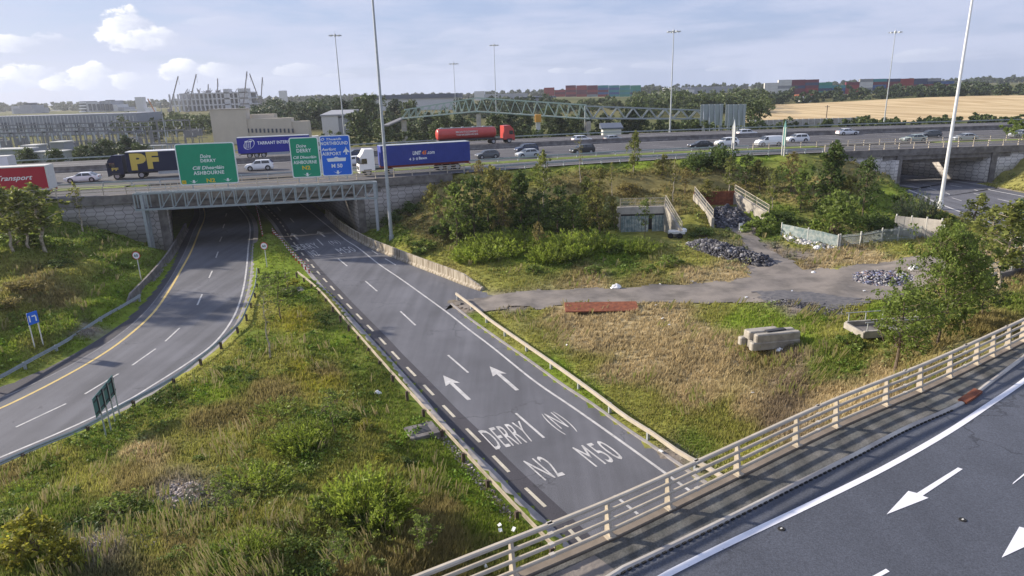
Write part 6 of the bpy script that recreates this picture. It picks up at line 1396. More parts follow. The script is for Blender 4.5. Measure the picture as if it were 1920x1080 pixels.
for x, w_ in ((.72, 6), (.93, 10)): MB().box((a0[0]+(a1[0]-a0[0])*x, 795, (z0+zt)/2+1), (w_, 10, zt-z0+2)).build('stair_core', 'frame_c', t)
mb = MB(); g = np.random.default_rng(2)
for i in range(40): x = a0[0]+12+(a1[0]-a0[0]-16)*g.random(); mb.beam((x, 792+g.random()*20, fl[3]+.6), (x+g.uniform(-1, 1), 792+g.random()*20, fl[3]+1+g.uniform(1, 5)), .5, .5)
mb.build('scaffold', 'dark', t)['kind'] = 'stuff'
M['crane'] = mat('crane_steel', (.22, .2, .2), .6); M['crane_y'] = mat('orange_crane_steel', (.45, .16, .04), .6)
for x0, y0, x1, y1, g_, m, lab in ((318, 206, 334, 143, 770, 'crane', 'crane boom leaning right at the left end of the raw concrete building'), (351, 211, 368, 139, 765, 'crane', 'second crane boom from the left, in front of the raw concrete building'), (390, 171, 390.5, 158, 800, 'crane', 'short mast sticking up over the middle of the raw concrete building'), (408, 171, 408, 147, 800, 'crane', 'upright crane mast over the raw concrete building'),
        (456, 200, 463, 134, 780, 'crane', 'crane boom at the right end of the raw concrete building'), (489, 196, 468, 138, 780, 'crane', 'crane boom leaning left above the treeline'), (489, 196, 492, 145, 785, 'crane', 'upright crane boom above the treeline beside the left-leaning one'), (292, 213, 277, 185, 700, 'crane_y', 'small crane boom leaning left of the raw concrete building')):
    a, b = PG(x0, y0, g_), PG(x1, y1, g_); z_ = float(Hg(a[0], a[1])[0]); t = empty('crane', (a[0], a[1], z_), 0, lab, 'crane', 'cranes at the building site')
    MB().beam(tuple(a), tuple(b), .9, .9).build('boom', m, t); MB().box((a[0], a[1], (z_+a[2])/2), (1.6, 1.6, max(1, a[2]-z_+1))).build('mast', m, t); MB().box((a[0], a[1], a[2]-.5), (4, 2.5, 3)).build('cab', m, t)
    MB().beam(tuple(b), (b[0], b[1], b[2]-9), .18, .18).build('cable', 'dark', t)
# ---- substation yard
g = np.random.default_rng(11)
M['yard'] = mat('dull_yard_steel', (.20, .20, .21), .7)
def portal(x, y, z, w_, h, label):
    t = empty('busbar_gantry', (x, y, z), 0, label, 'busbar gantry', 'busbar gantries in the substation yard')
    for s in (-1, 1): MB().beam((s*w_/2-.0, 0, 0), (s*w_/2, 0, h), .28, .28).build('leg', 'yard', t, world=False)
    MB().beam((-w_/2, 0, h), (w_/2, 0, h), .25, .35).build('crossbeam', 'yard', t, world=False)
    mb = MB()
    for k in range(3): mb.tube((-w_/4+k*w_/4, 0, h-.3), (-w_/4+k*w_/4, 0, h-2.0), .16, n=6)
    mb.build('insulators', 'galv', t, world=False); return t
rowsn = ['front', 'second', 'third', 'back']; k = 0
for r_, g_ in enumerate((168, 200, 235)):
    for i in range(6):
        px = -10+i*62+r_*14; q = PG(px, 250, g_); portal(q[0], g_, float(Hg(q[0], g_)[0]), 9+r_, 7.2+.3*r_, f'busbar gantry, {ORD[i]} from the left in the {rowsn[r_]} row of the substation yard')
mb = MB(); mw = MB()
for i in range(170):
    g_ = g.uniform(160, 300); px = g.uniform(-30, 385); q = PG(px, 250, g_); z = float(Hg(q[0], g_)[0]); h = g.uniform(2, 6.5)
    mb.box((q[0], g_, z+h/2), (.16, .16, h)); 
    if g.random() < .4: mw.tube((q[0], g_, z+h), (q[0], g_, z+h+.8), .13, n=6)
    if g.random() < .35: mb.box((q[0], g_, z+h), (g.uniform(2, 6), .15, .15))
    if g.random() < .12: mb.box((q[0], g_, z+1.3), (3.4, 2.6, 2.6))
t = tag(mb.build('switchgear', 'yard'), 'dense field of small posts and switchgear in the substation yard', 'switchgear', kind='stuff'); o = mw.build('insulators', 'offwhite', t)
for px, g_, w_, h, lab, m in ((92, 150, 7, 3.6, 'grey transformer cabin behind the red trailer', 'palegrey'), (20, 150, 9, 4.2, 'pale transformer cabin at the left edge of the yard', 'greyclad'), (278, 185, 12, 2.8, 'low pale wall building below the street lamp post', 'beige'), (66, 158, 3, 4.6, 'narrow grey cabin between the two transformer cabins', 'greyclad'), (118, 172, 3.4, 4.5, 'dark narrow cabin right of the transformer cabin', 'greyclad')):
    q = PG(px, 280, g_); z = float(Hg(q[0], g_)[0]); t = empty('cabin', (q[0], g_, z), 0, lab, 'cabin', 'cabins in the substation yard'); MB().cbox((0, 0, h/2), (w_, 4, h)).build('body', m, t, world=False); MB().box((0, 0, h+.1), (w_+.4, 4.4, .25)).build('roof', 'offwhite', t, world=False); MB().box((w_*.2, -2.03, 1.1), (1, .08, 2.1)).build('door', 'hole', t, world=False)
# ---- green footbridge
GF = 200; tp_ = [(758, 206), (893, 183.5), (1100, 197)]; bt_ = [(752, 222.5), (893, 209), (1106, 223)]
t = empty('footbridge', (PG(900, 215, GF)[0], GF, zb_(900, GF)), 0, 'pale green lattice footbridge rising over the motorway slip beyond the red tanker', 'footbridge')
M['mint'] = mat('mint_green_steel', (.36, .46, .41), .5, .1)
def lin(p, u):
    s = u*(len(p)-1); i = min(int(s), len(p)-2); f = s-i; return p[i][0]*(1-f)+p[i+1][0]*f, p[i][1]*(1-f)+p[i+1][1]*f
for dy in (0, 3.0):
    T_ = [PG(*lin(tp_, u), GF) + np.array([0, dy, 0]) for u in np.linspace(0, 1, 21)]; B_ = [PG(*lin(bt_, u), GF)+np.array([0, dy, 0]) for u in np.linspace(0, 1, 21)]
    for A_, nm in ((T_, 'top_chord'), (B_, 'bottom_chord')):
        for i in (0, 1):
            MB().beam(tuple(A_[i*10]), tuple(A_[i*10+10]), .30, .32).build(nm, 'mint', t)
    for i in range(20):
        mb = MB(); mb.beam(tuple(B_[i]), tuple((T_[i]+T_[i+1])/2), .14, .14); mb.beam(tuple((T_[i]+T_[i+1])/2), tuple(B_[i+1]), .14, .14); mb.build('lattice', 'mint', t)
for i in (0, 1):
    a, b = B_[i*10], B_[i*10+10]; MB().beam((a[0], GF+1.5, a[2]), (b[0], GF+1.5, b[2]), 3.2, .3).build('walkway', 'concrete_l', t)
for px, y in ((757, 224), (897, 211), (1103, 225)):
    q = PG(px, y, GF+1.5); zg = float(Hg(q[0], GF)[0]); MB().box((q[0], GF+1.5, (q[2]+zg)/2-.4), (1.3, 2.0, q[2]-zg)).build('pier', 'concrete_l', t)
a, b = PG(754, 222, GF), PG(722, 236, GF-8); MB().beam((a[0], GF+1.5, a[2]), (b[0], GF-8, b[2]), 1.8, .4).build('ramp', 'yard', t)
# far sign gantry (dark lattice) running on to the right
GQ = 203; t = empty('far_gantry', (PG(1200, 215, GQ)[0], GQ, zb_(1200, GQ)), 0, 'long dark grey lattice gantry left of the big sign backs', 'gantry')
for dy in (0, 1.6):
    T_ = [PG(1098+u*225, 199+u*8, GQ)+np.array([0, dy, 0]) for u in np.linspace(0, 1, 16)]; B_ = [PG(1098+u*225, 222+u*1, GQ)+np.array([0, dy, 0]) for u in np.linspace(0, 1, 16)]
    MB().beam(tuple(T_[0]), tuple(T_[-1]), .35, .35).build('chord', 'galv_g', t); MB().beam(tuple(B_[0]), tuple(B_[-1]), .4, .4).build('chord', 'galv_g', t)
    for i in range(15): mb = MB(); mb.beam(tuple(B_[i] if i % 2 else T_[i]), tuple(T_[i+1] if i % 2 else B_[i+1]), .22, .22); mb.build('brace', 'galv_g', t)
for q in (T_[0], T_[-1]): MB().box((q[0], GQ+.8, (q[2]+5)/2), (.5, .9, q[2]-5)).build('leg', 'galv_g', t)
q = PG(1009, 238, 192); t = empty('pier_marker', (q[0], 192, zb_(1009, 192)), 0, 'white and orange pillar beyond the far lanes under the footbridge', 'pillar'); MB().box((q[0], 192, 8.2), (1.2, 1.2, 6.6)).build('pillar', 'palegrey', t); MB().cbox((q[0], 191.6, 11.4), (1.7, 1.7, 2.0)).build('cap', mat('orange_cap', (.55, .27, .05), .6), t)
q = PG(1146, 240, 190); t = empty('tent', (q[0], 190, zb_(1146, 190)), 0, 'pale kiosk with a dark roof beyond the far lanes', 'kiosk'); MB().box((q[0], 190, 6.6), (5, 4, 3.0)).build('wall', 'palegrey', t); MB().prism([(q[0]-3, 187.7), (q[0]+3, 187.7), (q[0]+3, 192.3), (q[0]-3, 192.3)], 8.1, [8.5, 8.5, 9.6, 9.6]).build('roof', 'darkroof', t)
a, b = PG(1405, 231, 222), PG(1615, 232, 222); mb = MB(); t = empty('boundary_fence', (a[0], 222, 5.5), 0, 'pale board fence along the near edge of the stubble field', 'fence'); MB().beam((a[0], 222, 6.6), (b[0], 222, 6.6), .12, 2.2).build('boards', 'concrete_l', t)
for i in range(20): x = a[0]+(b[0]-a[0])*i/19; MB().box((x, 221.9, 6.6), (.2, .2, 2.5)).build('post', 'offwhite', t)
q = PG(1550, 215, 232); t = empty('telegraph_pole', (q[0], 232, 5.8), 0, 'dark wooden pole at the near edge of the stubble field', 'pole'); MB().tube((q[0], 232, 5.5), (q[0], 232, 11.5), .16, .12).build('pole', 'post_w', t); MB().box((q[0], 232, 11), (1.6, .15, .15)).build('crossarm', 'post_w', t)
# ------------------------------------------------------------------ vegetation
def leafmat(name, col, isl=.4, tr=.5): 
    c2 = tuple(c*.55 for c in col); M[name] = mat(name, col, .55, island=isl, trans=tr, spec=.25, col2=c2, vscale=.9, detail=3)
leafmat('leaf_mid', (.21, .28, .06)); leafmat('leaf_dark', (.115, .17, .045)); leafmat('leaf_birch', (.25, .28, .07)); leafmat('leaf_bright', (.29, .37, .055)); leafmat('leaf_yellow', (.33, .32, .05)); leafmat('leaf_olive', (.28, .275, .075)); leafmat('leaf_brown', (.29, .245, .085)); leafmat('leaf_far', (.12, .16, .055), .4, .2); leafmat('leaf_far2', (.085, .12, .055), .4, .2); leafmat('leaf_grey', (.15, .19, .10))
M['bark'] = mat('brown_bark', (.13, .10, .075), .9, var=.3, vscale=6); M['bark_w'] = mat('birch_bark', (.48, .43, .34), .8, col2=(.25, .20, .15), vscale=5)
def leaves(centres, radii, per, size, g, flat=.8, droop=0.):
    c = np.repeat(centres, per, 0); r = np.repeat(radii, per)[:, None]; n = len(c)
    d = g.normal(0, 1, (n, 3)); d /= np.linalg.norm(d, axis=1)[:, None]; p = c+d*(g.random((n, 1))**.45)*r*np.array([1, 1, flat])
    u = g.normal(0, 1, (n, 3)); u[:, 2] *= .7; u /= np.linalg.norm(u, axis=1)[:, None]; w_ = np.cross(u, g.normal(0, 1, (n, 3))); w_ /= np.linalg.norm(w_, axis=1)[:, None]+1e-9
    s = size*g.uniform(.6, 1.35, (n, 1)); v = np.stack([p-u*s, p-w_*s*.55, p+u*s, p+w_*s*.55], 1).reshape(-1, 3)
    return v, np.arange(n*4).reshape(n, 4)
def tree_proto(name, h, cw, base=.2, limbs=12, per=26, leaf=.13, lm='leaf_mid', bm='bark', shape='oval', seed=1, sub=5, rc=.5, tr=.0, lean=.0, stems=1, up=.55):
    g = np.random.default_rng(seed); mb = MB(); cs, rs_ = [], []
    tr = tr or h*.013+.03
    for st_ in range(stems):
        a0 = g.uniform(0, 6.28); sp_ = 0 if stems == 1 else .25*cw
        pts = [np.array([0, 0, -.3])]; k = 9
        for i in range(1, k+1):
            t = i/k; pts.append(np.array([math.cos(a0)*sp_*t+lean*t*h*.1, math.sin(a0)*sp_*t, h*.97*t])+np.r_[g.normal(0, .012*h, 2), 0])
        for i in range(k): mb.tube(pts[i], pts[i+1], tr*(1-i/k)*.95+.012, tr*(1-(i+1)/k)*.95+.012, 7, cap=False)
        tz = lambda t: np.array([np.interp(t*k, range(k+1), [p[j] for p in pts]) for j in range(3)])
        nl = max(3, limbs//stems)
        for i in range(nl):
            t = base+(1-base)*(i+.5)/nl; q = (t-base)/(1-base)
            prof = {'oval': math.sin(math.pi*min(1, q*.82+.16))**.7, 'cone': (1-q)**.75*.95+.12, 'round': math.sin(math.pi*(q*.75+.2))**.5, 'column': .75+.25*math.sin(q*3.1), 'top': (.35+.65*q) if q < .75 else 1.2*(1.1-q)+.5}[shape]
            ln = cw*.5*prof*g.uniform(.65, 1.15); az_ = i*2.4+g.uniform(-.5, .5); p0 = tz(t*.94); d = np.array([math.cos(az_), math.sin(az_), g.uniform(up-.25, up+.25)])
            p1 = p0+d*ln*np.array([1, 1, .8]); mb.tube(p0, p1, tr*.42*(1-q*.6), .015, 5, cap=False)
            for j in range(sub):
                f = g.uniform(.35, 1.0); pp_ = p0+(p1-p0)*f; e = pp_+g.normal(0, ln*.22+.12, 3)*np.array([1, 1, .7]); mb.tube(pp_, e, .022, .008, 4, cap=False); cs.append(e); rs_.append(rc*g.uniform(.55, 1.15))
        cs.append(tz(1.0)); rs_.append(rc*.6)
    cs, rs_ = np.array(cs), np.array(rs_)
    v, f = leaves(cs, rs_, per, leaf, g)
    r = empty(name, (0, 0, -500)); mb.build('trunk', bm, r, world=False); o = bigmesh('crown', v, f, lm); o.parent = r
    return r, h, cw
def bush_proto(name, r_, h, n, per, leaf, lm, seed=1, kind='round'):
    g = np.random.default_rng(seed); mb = MB(); cs, rs_ = [], []
    if kind == 'spray':         # many upright leafy stems fanning out (bright willow-like clump)
        vs = []; nn_s = n; P_, U_, S_ = [], [], []
        for i in range(nn_s):
            a = g.uniform(0, 6.28); rr = r_*math.sqrt(g.random()); root_ = np.array([math.cos(a)*rr*.7, math.sin(a)*rr*.7, 0]); ti = np.array([math.cos(a)*rr*1.15+g.normal(0, .08)+.12*h, math.sin(a)*rr*1.15, h*g.uniform(.65, 1.05)*(1-.45*(rr/r_)**2)])
            if i % 3 == 0: mb.tube(root_, ti, .014, .005, 4, cap=False)
            m = per; tt = g.uniform(.12, 1, m)[:, None]; P_.append(root_+(ti-root_)*tt+g.normal(0, .045, (m, 3))); d = (ti-root_)/np.linalg.norm(ti-root_); U_.append(d+g.normal(0, .45, (m, 3))); S_.append(leaf*(1.15-.4*tt))
        p = np.concatenate(P_); u = np.concatenate(U_); u /= np.linalg.norm(u, axis=1)[:, None]; s = np.concatenate(S_)*g.uniform(.7, 1.3, (len(p), 1)); w_ = np.cross(u, g.normal(0, 1, p.shape)); w_ /= np.linalg.norm(w_, axis=1)[:, None]
        v = np.stack([p-u*s*.9, p-w_*s*.28, p+u*s*1.1, p+w_*s*.28], 1).reshape(-1, 3); f = np.arange(len(v)).reshape(-1, 4)
    else:
        for i in range(n):
            a = g.uniform(0, 6.28); e = g.uniform(.05, 1.45); k = g.uniform(.55, 1); c = np.array([math.cos(a)*math.cos(e)*r_*k, math.sin(a)*math.cos(e)*r_*k, h*math.sin(e)*k*.95]); cs.append(c); rs_.append(r_*g.uniform(.16, .34))
            if i % 2 == 0: mb.tube((0, 0, 0), c, .03, .01, 4, cap=False)
        v, f = leaves(np.array(cs), np.array(rs_), per, leaf, g)
    r = empty(name, (0, 0, -500)); mb.build('stems', 'bark', r, world=False); o = bigmesh('foliage', v, f, lm); o.parent = r
    return r, h, r_*2
used = set()
TP = dict(
 alder=tree_proto('tree', 6.5, 4.4, .16, 16, 14, .19, 'leaf_mid', seed=3, sub=6, rc=.55),
 alder2=tree_proto('tree', 6.5, 4.6, .12, 16, 14, .19, 'leaf_dark', seed=5, sub=6, rc=.6),
 cone=tree_proto('tree', 8, 4.6, .08, 24, 16, .20, 'leaf_dark', shape='cone', seed=8, sub=6, rc=.55),
 birch=tree_proto('birch_tree', 7, 2.6, .3, 16, 18, .16, 'leaf_birch', 'bark_w', 'oval', seed=12, sub=4, rc=.42),
 birch2=tree_proto('birch_tree', 7, 3.0, .25, 18, 18, .16, 'leaf_birch', 'bark_w', 'oval', seed=15, sub=5, rc=.5, stems=1, lean=.4),
 slim=tree_proto('birch_tree', 6.5, 1.5, .5, 9, 11, .14, 'leaf_olive', 'bark_w', 'oval', seed=18, sub=3, rc=.35),
 sparse=tree_proto('birch_tree', 6.5, 1.8, .55, 8, 9, .08, 'leaf_olive', 'bark_w', 'top', seed=21, sub=3, rc=.4),
 olive=tree_proto('tree', 5.5, 3.6, .08, 16, 15, .17, 'leaf_olive', seed=24, sub=6, rc=.5, stems=2),
 autumn=tree_proto('tree', 6, 3.2, .2, 14, 12, .16, 'leaf_brown', seed=27, sub=5, rc=.45),
 light=tree_proto('tree', 5, 3.0, .1, 14, 15, .16, 'leaf_birch', seed=29, sub=5, rc=.45, stems=2),
 big=tree_proto('tree', 10.5, 9.0, .16, 34, 36, .15, 'leaf_mid', seed=33, sub=10, rc=.75, shape='round', up=.35),
 young=tree_proto('tree', 6.4, 4.4, .28, 17, 34, .11, 'leaf_mid', seed=36, sub=6, rc=.5, shape='round'),
 round=bush_proto('bush', 2.6, 3.4, 60, 34, .17, 'leaf_mid', 41), rounddark=bush_proto('bush', 2.6, 2.6, 60, 32, .16, 'leaf_dark', 42),
 low=bush_proto('bush', 1.2, 1.1, 26, 26, .12, 'leaf_mid', 43), lowdark=bush_proto('bush', 1.2, 1.1, 26, 40, .085, 'leaf_dark', 44), lowyel=bush_proto('bush', 1.0, 1.1, 22, 34, .08, 'leaf_yellow', 45), lowbrown=bush_proto('bush', 1.4, 1.1, 26, 40, .09, 'leaf_brown', 46),
 spray=bush_proto('leafy_clump', 1.7, 1.7, 170, 26, .12, 'leaf_bright', 47, 'spray'), spray2=bush_proto('leafy_clump', 1.6, 1.2, 130, 22, .11, 'leaf_bright', 48, 'spray'), greyspray=bush_proto('leafy_clump', 1.5, 1.6, 110, 22, .10, 'leaf_grey', 49, 'spray'),
 bigleaf=bush_proto('bush', 1.4, 1.5, 30, 34, .085, 'leaf_mid', 50), yellow=bush_proto('bush', 1.3, 2.2, 42, 42, .11, 'leaf_yellow', 51),
 sap=tree_proto('sapling', 2.6, 1.1, .35, 10, 34, .055, 'leaf_birch', 'bark_w', seed=55, sub=3, rc=.22, tr=.018, up=.8), sap2=tree_proto('sapling', 3.2, 1.2, .3, 10, 32, .06, 'leaf_mid', 'bark', seed=56, sub=3, rc=.25, tr=.02, up=.8),
 far=tree_proto('tree', 10, 9, .05, 20, 30, .42, 'leaf_far', seed=61, sub=5, rc=1.4, shape='round'), far2=tree_proto('tree', 10, 8, .05, 20, 30, .42, 'leaf_far2', seed=62, sub=5, rc=1.4, shape='oval'), farbush=bush_proto('bush', 4, 3.4, 34, 26, .32, 'leaf_far', 63))
def cat_bush(k): return TP[k][0].name.split('.')[0] in ('bush', 'leafy_clump')
def plant(kind, px, py, top, label, cat='tree', group=None, wf=1.0, q=None, rz=None, h=None):
    proto, hh, ww = TP[kind]
    q = ph(px, py) if q is None else q
    if h is None:
        cyy = proj(*q)[2]; h = abs(py-top)/F*cyy*1.03
        if cat_bush(kind):       # low plants: allow for their depth as seen from above, and set the base in their middle
            th = math.atan2(CZ-q[2], q[1]); s = ((1.4 if group == GI_ else 1.15) if kind.startswith('spray') else 1.12)*h/(hh*math.cos(th)+ww*wf*.8*math.sin(th)); h = s*hh
            d = np.array([q[0], q[1]])/math.hypot(q[0], q[1])*s*ww*wf*.42; q = np.array([q[0]+d[0], q[1]+d[1], float(Hg(q[0]+d[0], q[1]+d[1])[0])])
    r = proto if kind not in used else copy_tree(proto)
    used.add(kind); s = h/hh; r.location = (q[0], q[1], q[2]-.05); r.scale = (s*wf, s*wf, s); r.rotation_euler = (0, 0, random.uniform(0, 6.28) if rz is None else rz)
    tag(r, label, cat, group); return r
GB_ = 'trees and bushes on the motorway bank'
bank = [('alder', 857, 462, 345, 'leafy green tree with a bare lower stem, leftmost large tree on the bank', 1.0), ('alder2', 890, 432, 322, 'dark green tree just right of the leftmost large bank tree', 1.0), ('olive', 915, 415, 315, 'olive green tree below the container lorry rear', 1.),
 ('autumn', 945, 452, 335, 'thin pale-stemmed tree with browning leaves in front of the darkest bank tree', .9), ('cone', 978, 430, 312, 'darkest tall tree in the middle of the left bank group', 1.1), ('birch', 1020, 392, 284, 'tall slim birch with its crown above the slip road kerb', .8), ('alder2', 1046, 425, 343, 'dark rounded tree right of the tall slim birch', 1.1), ('alder2', 1010, 425, 345, 'dark tree between the tallest dark tree and the slim birch', .9),
 ('sparse', 1087, 352, 262, 'nearly bare pale birch standing up against the slip road', .8), ('light', 1108, 415, 333, 'light green tree below the nearly bare birch', 1.), ('olive', 1125, 436, 352, 'olive tree with several stems left of the culvert', 1.0), ('olive', 1152, 424, 366, 'tall olive bush leaning on the culvert portal', .7), ('slim', 1147, 378, 305, 'slim pale-stemmed tree above the culvert, left one', .8), ('birch2', 1187, 345, 260, 'birch on the bank crest left of the two handrail walls', .75),
 ('slim', 1262, 380, 300, 'slim rust-stemmed tree between the culvert and the rusty plate', .8), ('sap2', 1210, 446, 372, 'light green tree in front of the corrugated culvert sheets', .9), ('rounddark', 1308, 325, 286, 'dark round bush on the crest above the rusty plate', 1.1), ('rounddark', 1345, 345, 296, 'dark bush on the crest left of the pale birch', 1.0), ('birch', 1366, 368, 292, 'birch with a pale trunk directly above the rusty plate', .9), ('alder2', 1398, 350, 290, 'dark tree right of the pale birch above the rusty plate', 1.2), ('olive', 1425, 352, 298, 'olive tree below the second edge-on sign', 1.1),
 ('birch2', 1447, 392, 318, 'birch with a brownish trunk right of the opening walls', .8), ('autumn', 1482, 362, 286, 'brownish tree right of the second edge-on sign', 1.2), ('alder', 1500, 392, 320, 'mid green tree left of the large conical tree', 1.1), ('cone', 1552, 402, 268, 'large conical dark green tree in front of the right wing wall', 1.05), ('alder2', 1617, 405, 298, 'dark tree against the pale block wing wall', .8), ('olive', 1585, 405, 330, 'olive tree between the conical tree and the wing wall tree', .9),
 ('round', 1560, 450, 362, 'big round light-topped bush behind the palisade fence', 1.05), ('rounddark', 1640, 442, 398, 'dense dark bush behind the mesh fence', 1.4), ('greyspray', 1718, 420, 358, 'fountain-shaped grey green shrub beside the lamp mast road', .9), ('low', 1690, 385, 365, 'small bush at the foot of the pale wing wall', 1.4), ('lowdark', 770, 408, 378, 'dark shrub against the hexagon wall', 1.2), ('lowdark', 738, 425, 398, 'dark shrub at the foot of the gantry right leg', 1.1), ('olive', 815, 402, 345, 'olive sapling tree left of the leftmost bank tree', .8),
 ('autumn', 1010, 480, 415, 'small rusty brown tree among the bright leafy clumps', .9), ('alder2', 935, 425, 350, 'dark low tree in the hollow behind the browning tree', 1.), ('alder', 1075, 432, 365, 'green tree in the hollow left of the olive trees', 1.1), ('olive', 1240, 345, 300, 'olive bush on the bank crest between birch and slim tree', 1.), ('autumn', 1285, 350, 305, 'brown bush on the bank above the left handrail wall', 1.2), ('olive', 1320, 360, 318, 'olive brown scrub tree just above the rusty plate', 1.3), ('low', 1415, 445, 412, 'leafy bush at the end of the right opening wall', 1.6), ('low', 1435, 432, 400, 'second leafy bush beside the right opening wall', 1.4), ('lowbrown', 1180, 370, 345, 'brown scrub bush above the culvert railing', 1.5), ('autumn', 900, 370, 315, 'brown-leaved tree near the end of the overpass wall', 1.1), ('olive', 955, 372, 315, 'olive crest tree behind the darkest bank tree', 1.1), ('olive', 1120, 362, 312, 'olive crest bush right of the nearly bare birch', 1.1)]
for k, px, py, tp, lab, wf in bank: plant(k, px, py, tp, lab, 'tree' if TP[k][0].name.split('.')[0] not in ('bush', 'leafy_clump') else 'bush', GB_, wf*.84)
GR_ = 'trees at the right edge of the waste ground'
for k, px, py, tp, lab, wf in [('big', 1757, 645, 425, 'largest tree, with a broad crown over the concrete channel', .70), ('young', 1678, 705, 535, 'young tree with a straight trunk in front of the largest tree', 1.05), ('alder', 1808, 612, 470, 'dark second tree behind the right side of the largest tree', 1.0), ('alder2', 1840, 590, 510, 'dark tree right of the largest tree', 1.05), ('birch2', 1868, 545, 375, 'birch with a curved pale trunk near the right edge', 1.2), ('birch', 1845, 505, 385, 'birch left of the curved-trunk birch', 1.1), ('alder2', 1912, 515, 400, 'dark leafy tree cut by the right edge', 1.3), ('light', 1818, 430, 362, 'light green tree beside the side road', 1.2), ('light', 1775, 470, 410, 'light green tree above the crown of the largest tree', 1.0), ('slim', 1662, 640, 560, 'slim dark stem left of the young tree', .8)]:
    plant(k, px, py, tp, lab, 'tree', GR_, wf)
plant('low', 1597, 662, 622, 'small round green bush left of the concrete channel', 'bush', None, 1.0)
GL_ = 'trees on the left bank'
for k, px, py, tp, lab, wf in [('birch2', 26, 472, 345, 'pale-trunked tree nearest the left edge', 1.2), ('birch2', 58, 474, 355, 'birch right of the edge birch, below the red trailer', 1.2), ('birch', 86, 472, 345, 'tree with the fullest crown below the end of the red trailer', 1.6), ('slim', 155, 434, 343, 'slim young birch standing against the hexagon wall', 1.0), ('birch', -25, 480, 365, 'birch partly cut off by the left edge', 1.2)]: plant(k, px, py, tp, lab, 'tree', GL_, wf)
for k, px, py, tp, lab, wf in [('low', 30, 480, 445, 'green bush under the edge birches', 1.4), ('low', 72, 482, 452, 'bright bush at the foot of the full-crowned birch', 1.1), ('lowbrown', 45, 560, 525, 'brown bramble bush on the left bank', 1.7), ('lowdark', 108, 505, 480, 'dark bramble patch right of the birches', 1.7), ('lowbrown', 25, 590, 562, 'brown bramble bush above the blue sign', 1.4)]: plant(k, px, py, tp, lab, 'bush', 'bushes on the left bank', wf)
GI_ = 'bushes on the grass island'
plant('sparse', 507, 672, 540, 'bent white-stemmed birch sapling standing alone on the island', 'tree', None, .8); plant('sap2', 528, 600, 505, 'upright yellowish sapling near the island tip', 'sapling', 'saplings on the island', 1.4)
for k, px, py, tp, lab, wf in [('sap2', 627, 815, 722, 'thin sapling in the middle of the island', 1.2), ('sap2', 795, 1050, 955, 'pale-stemmed sapling near the foreground parapet', 1.3), ('sap2', 430, 978, 888, 'thin sapling left of the largest bright clump', 1.3), ('sap2', 640, 1075, 985, 'sapling at the bottom edge of the island', 1.3), ('sap2', 505, 560, 508, 'small leafy sapling beside the island speed sign', 1.6)]: plant(k, px, py, tp, lab, 'sapling', 'saplings on the island', wf)
for k, px, py, tp, lab, wf in [('spray', 690, 1008, 885, 'largest bright green leafy clump on the island', 1.15), ('spray2', 525, 790, 752, 'low wide bright green clump highest on the island', 2.2), ('spray2', 565, 858, 800, 'bright green clump in the middle of the island', 1.1), ('spray2', 478, 940, 868, 'mid green clump left of the largest bright one', 1.5), ('bigleaf', 235, 985, 900, 'dark bush with large leaves beside the gravel patch', 1.3), ('yellow', 72, 1068, 945, 'tall yellow autumn bush in the bottom left corner', 1.1), ('bigleaf', 560, 1056, 985, 'dark bush left of the largest bright clump', 1.2), ('spray2', 470, 1060, 1000, 'bright green clump on the bottom edge', 1.0), ('lowyel', 718, 872, 842, 'small yellow green bush above the largest clump', 1.0), ('lowyel', 688, 815, 782, 'small yellow bush near the manhole slab', 1.0), ('low', 655, 800, 765, 'green bush left of the small yellow bush', 1.3), ('lowdark', 430, 700, 682, 'low dark bush on the upper island', 1.3), ('lowdark', 470, 720, 700, 'second low dark bush on the upper island', 1.5), ('lowyel', 545, 700, 680, 'low yellow flowering bush on the upper island', 1.5), ('lowyel', 590, 712, 694, 'second yellow flowering bush right on the upper island', 1.5), ('yellow', 130, 1080, 1000, 'yellow-green bush beside the tall yellow one', 1.0), ('low', 600, 960, 915, 'green bush touching the left of the largest bright clump', 1.3), ('lowdark', 760, 880, 850, 'dark low bush near the right guardrail', 1.2), ('low', 545, 560, 535, 'green bush by the far concrete slab', 1.3)]: plant(k, px, py, tp, lab, 'bush', GI_, wf)
g0 = np.random.default_rng(404)
SPOT = 'tiny small low little slight modest'.split()
for i, (k, px, py, tp, lab) in enumerate([('low', 140, 935, 905, 'green bush above the long gravel strip at the left'), ('bigleaf', 30, 985, 935, 'green bush on the left edge above the yellow bush'), ('bigleaf', 330, 1068, 1015, 'leafy bush on the bottom edge right of the long gravel strip'), ('low', 640, 1050, 1005, 'green bush below the largest bright clump'), ('lowyel', 555, 545, 520, 'yellow green weed clump at the island tip'), ('low', 600, 975, 935, 'green bush just left of the largest bright clump'), ('bigleaf', 545, 930, 885, 'leafy bush between the two middle bright clumps'), ('lowdark', 410, 990, 955, 'dark bush between gravel patch and bottom clump'), ('low', 700, 1078, 1035, 'green bush at the bottom beside the parapet'), ('spray2', 40, 930, 890, 'green tall weeds at the left edge of the island'), ('lowdark', 600, 845, 820, 'dark weeds right of the middle bright clump'), ('low', 375, 870, 845, 'small green bush above the oval gravel patch')]): plant(k, px, py, tp, lab, 'bush', GI_, 1.3)
GW_ = 'leafy clumps at the foot of the motorway bank'
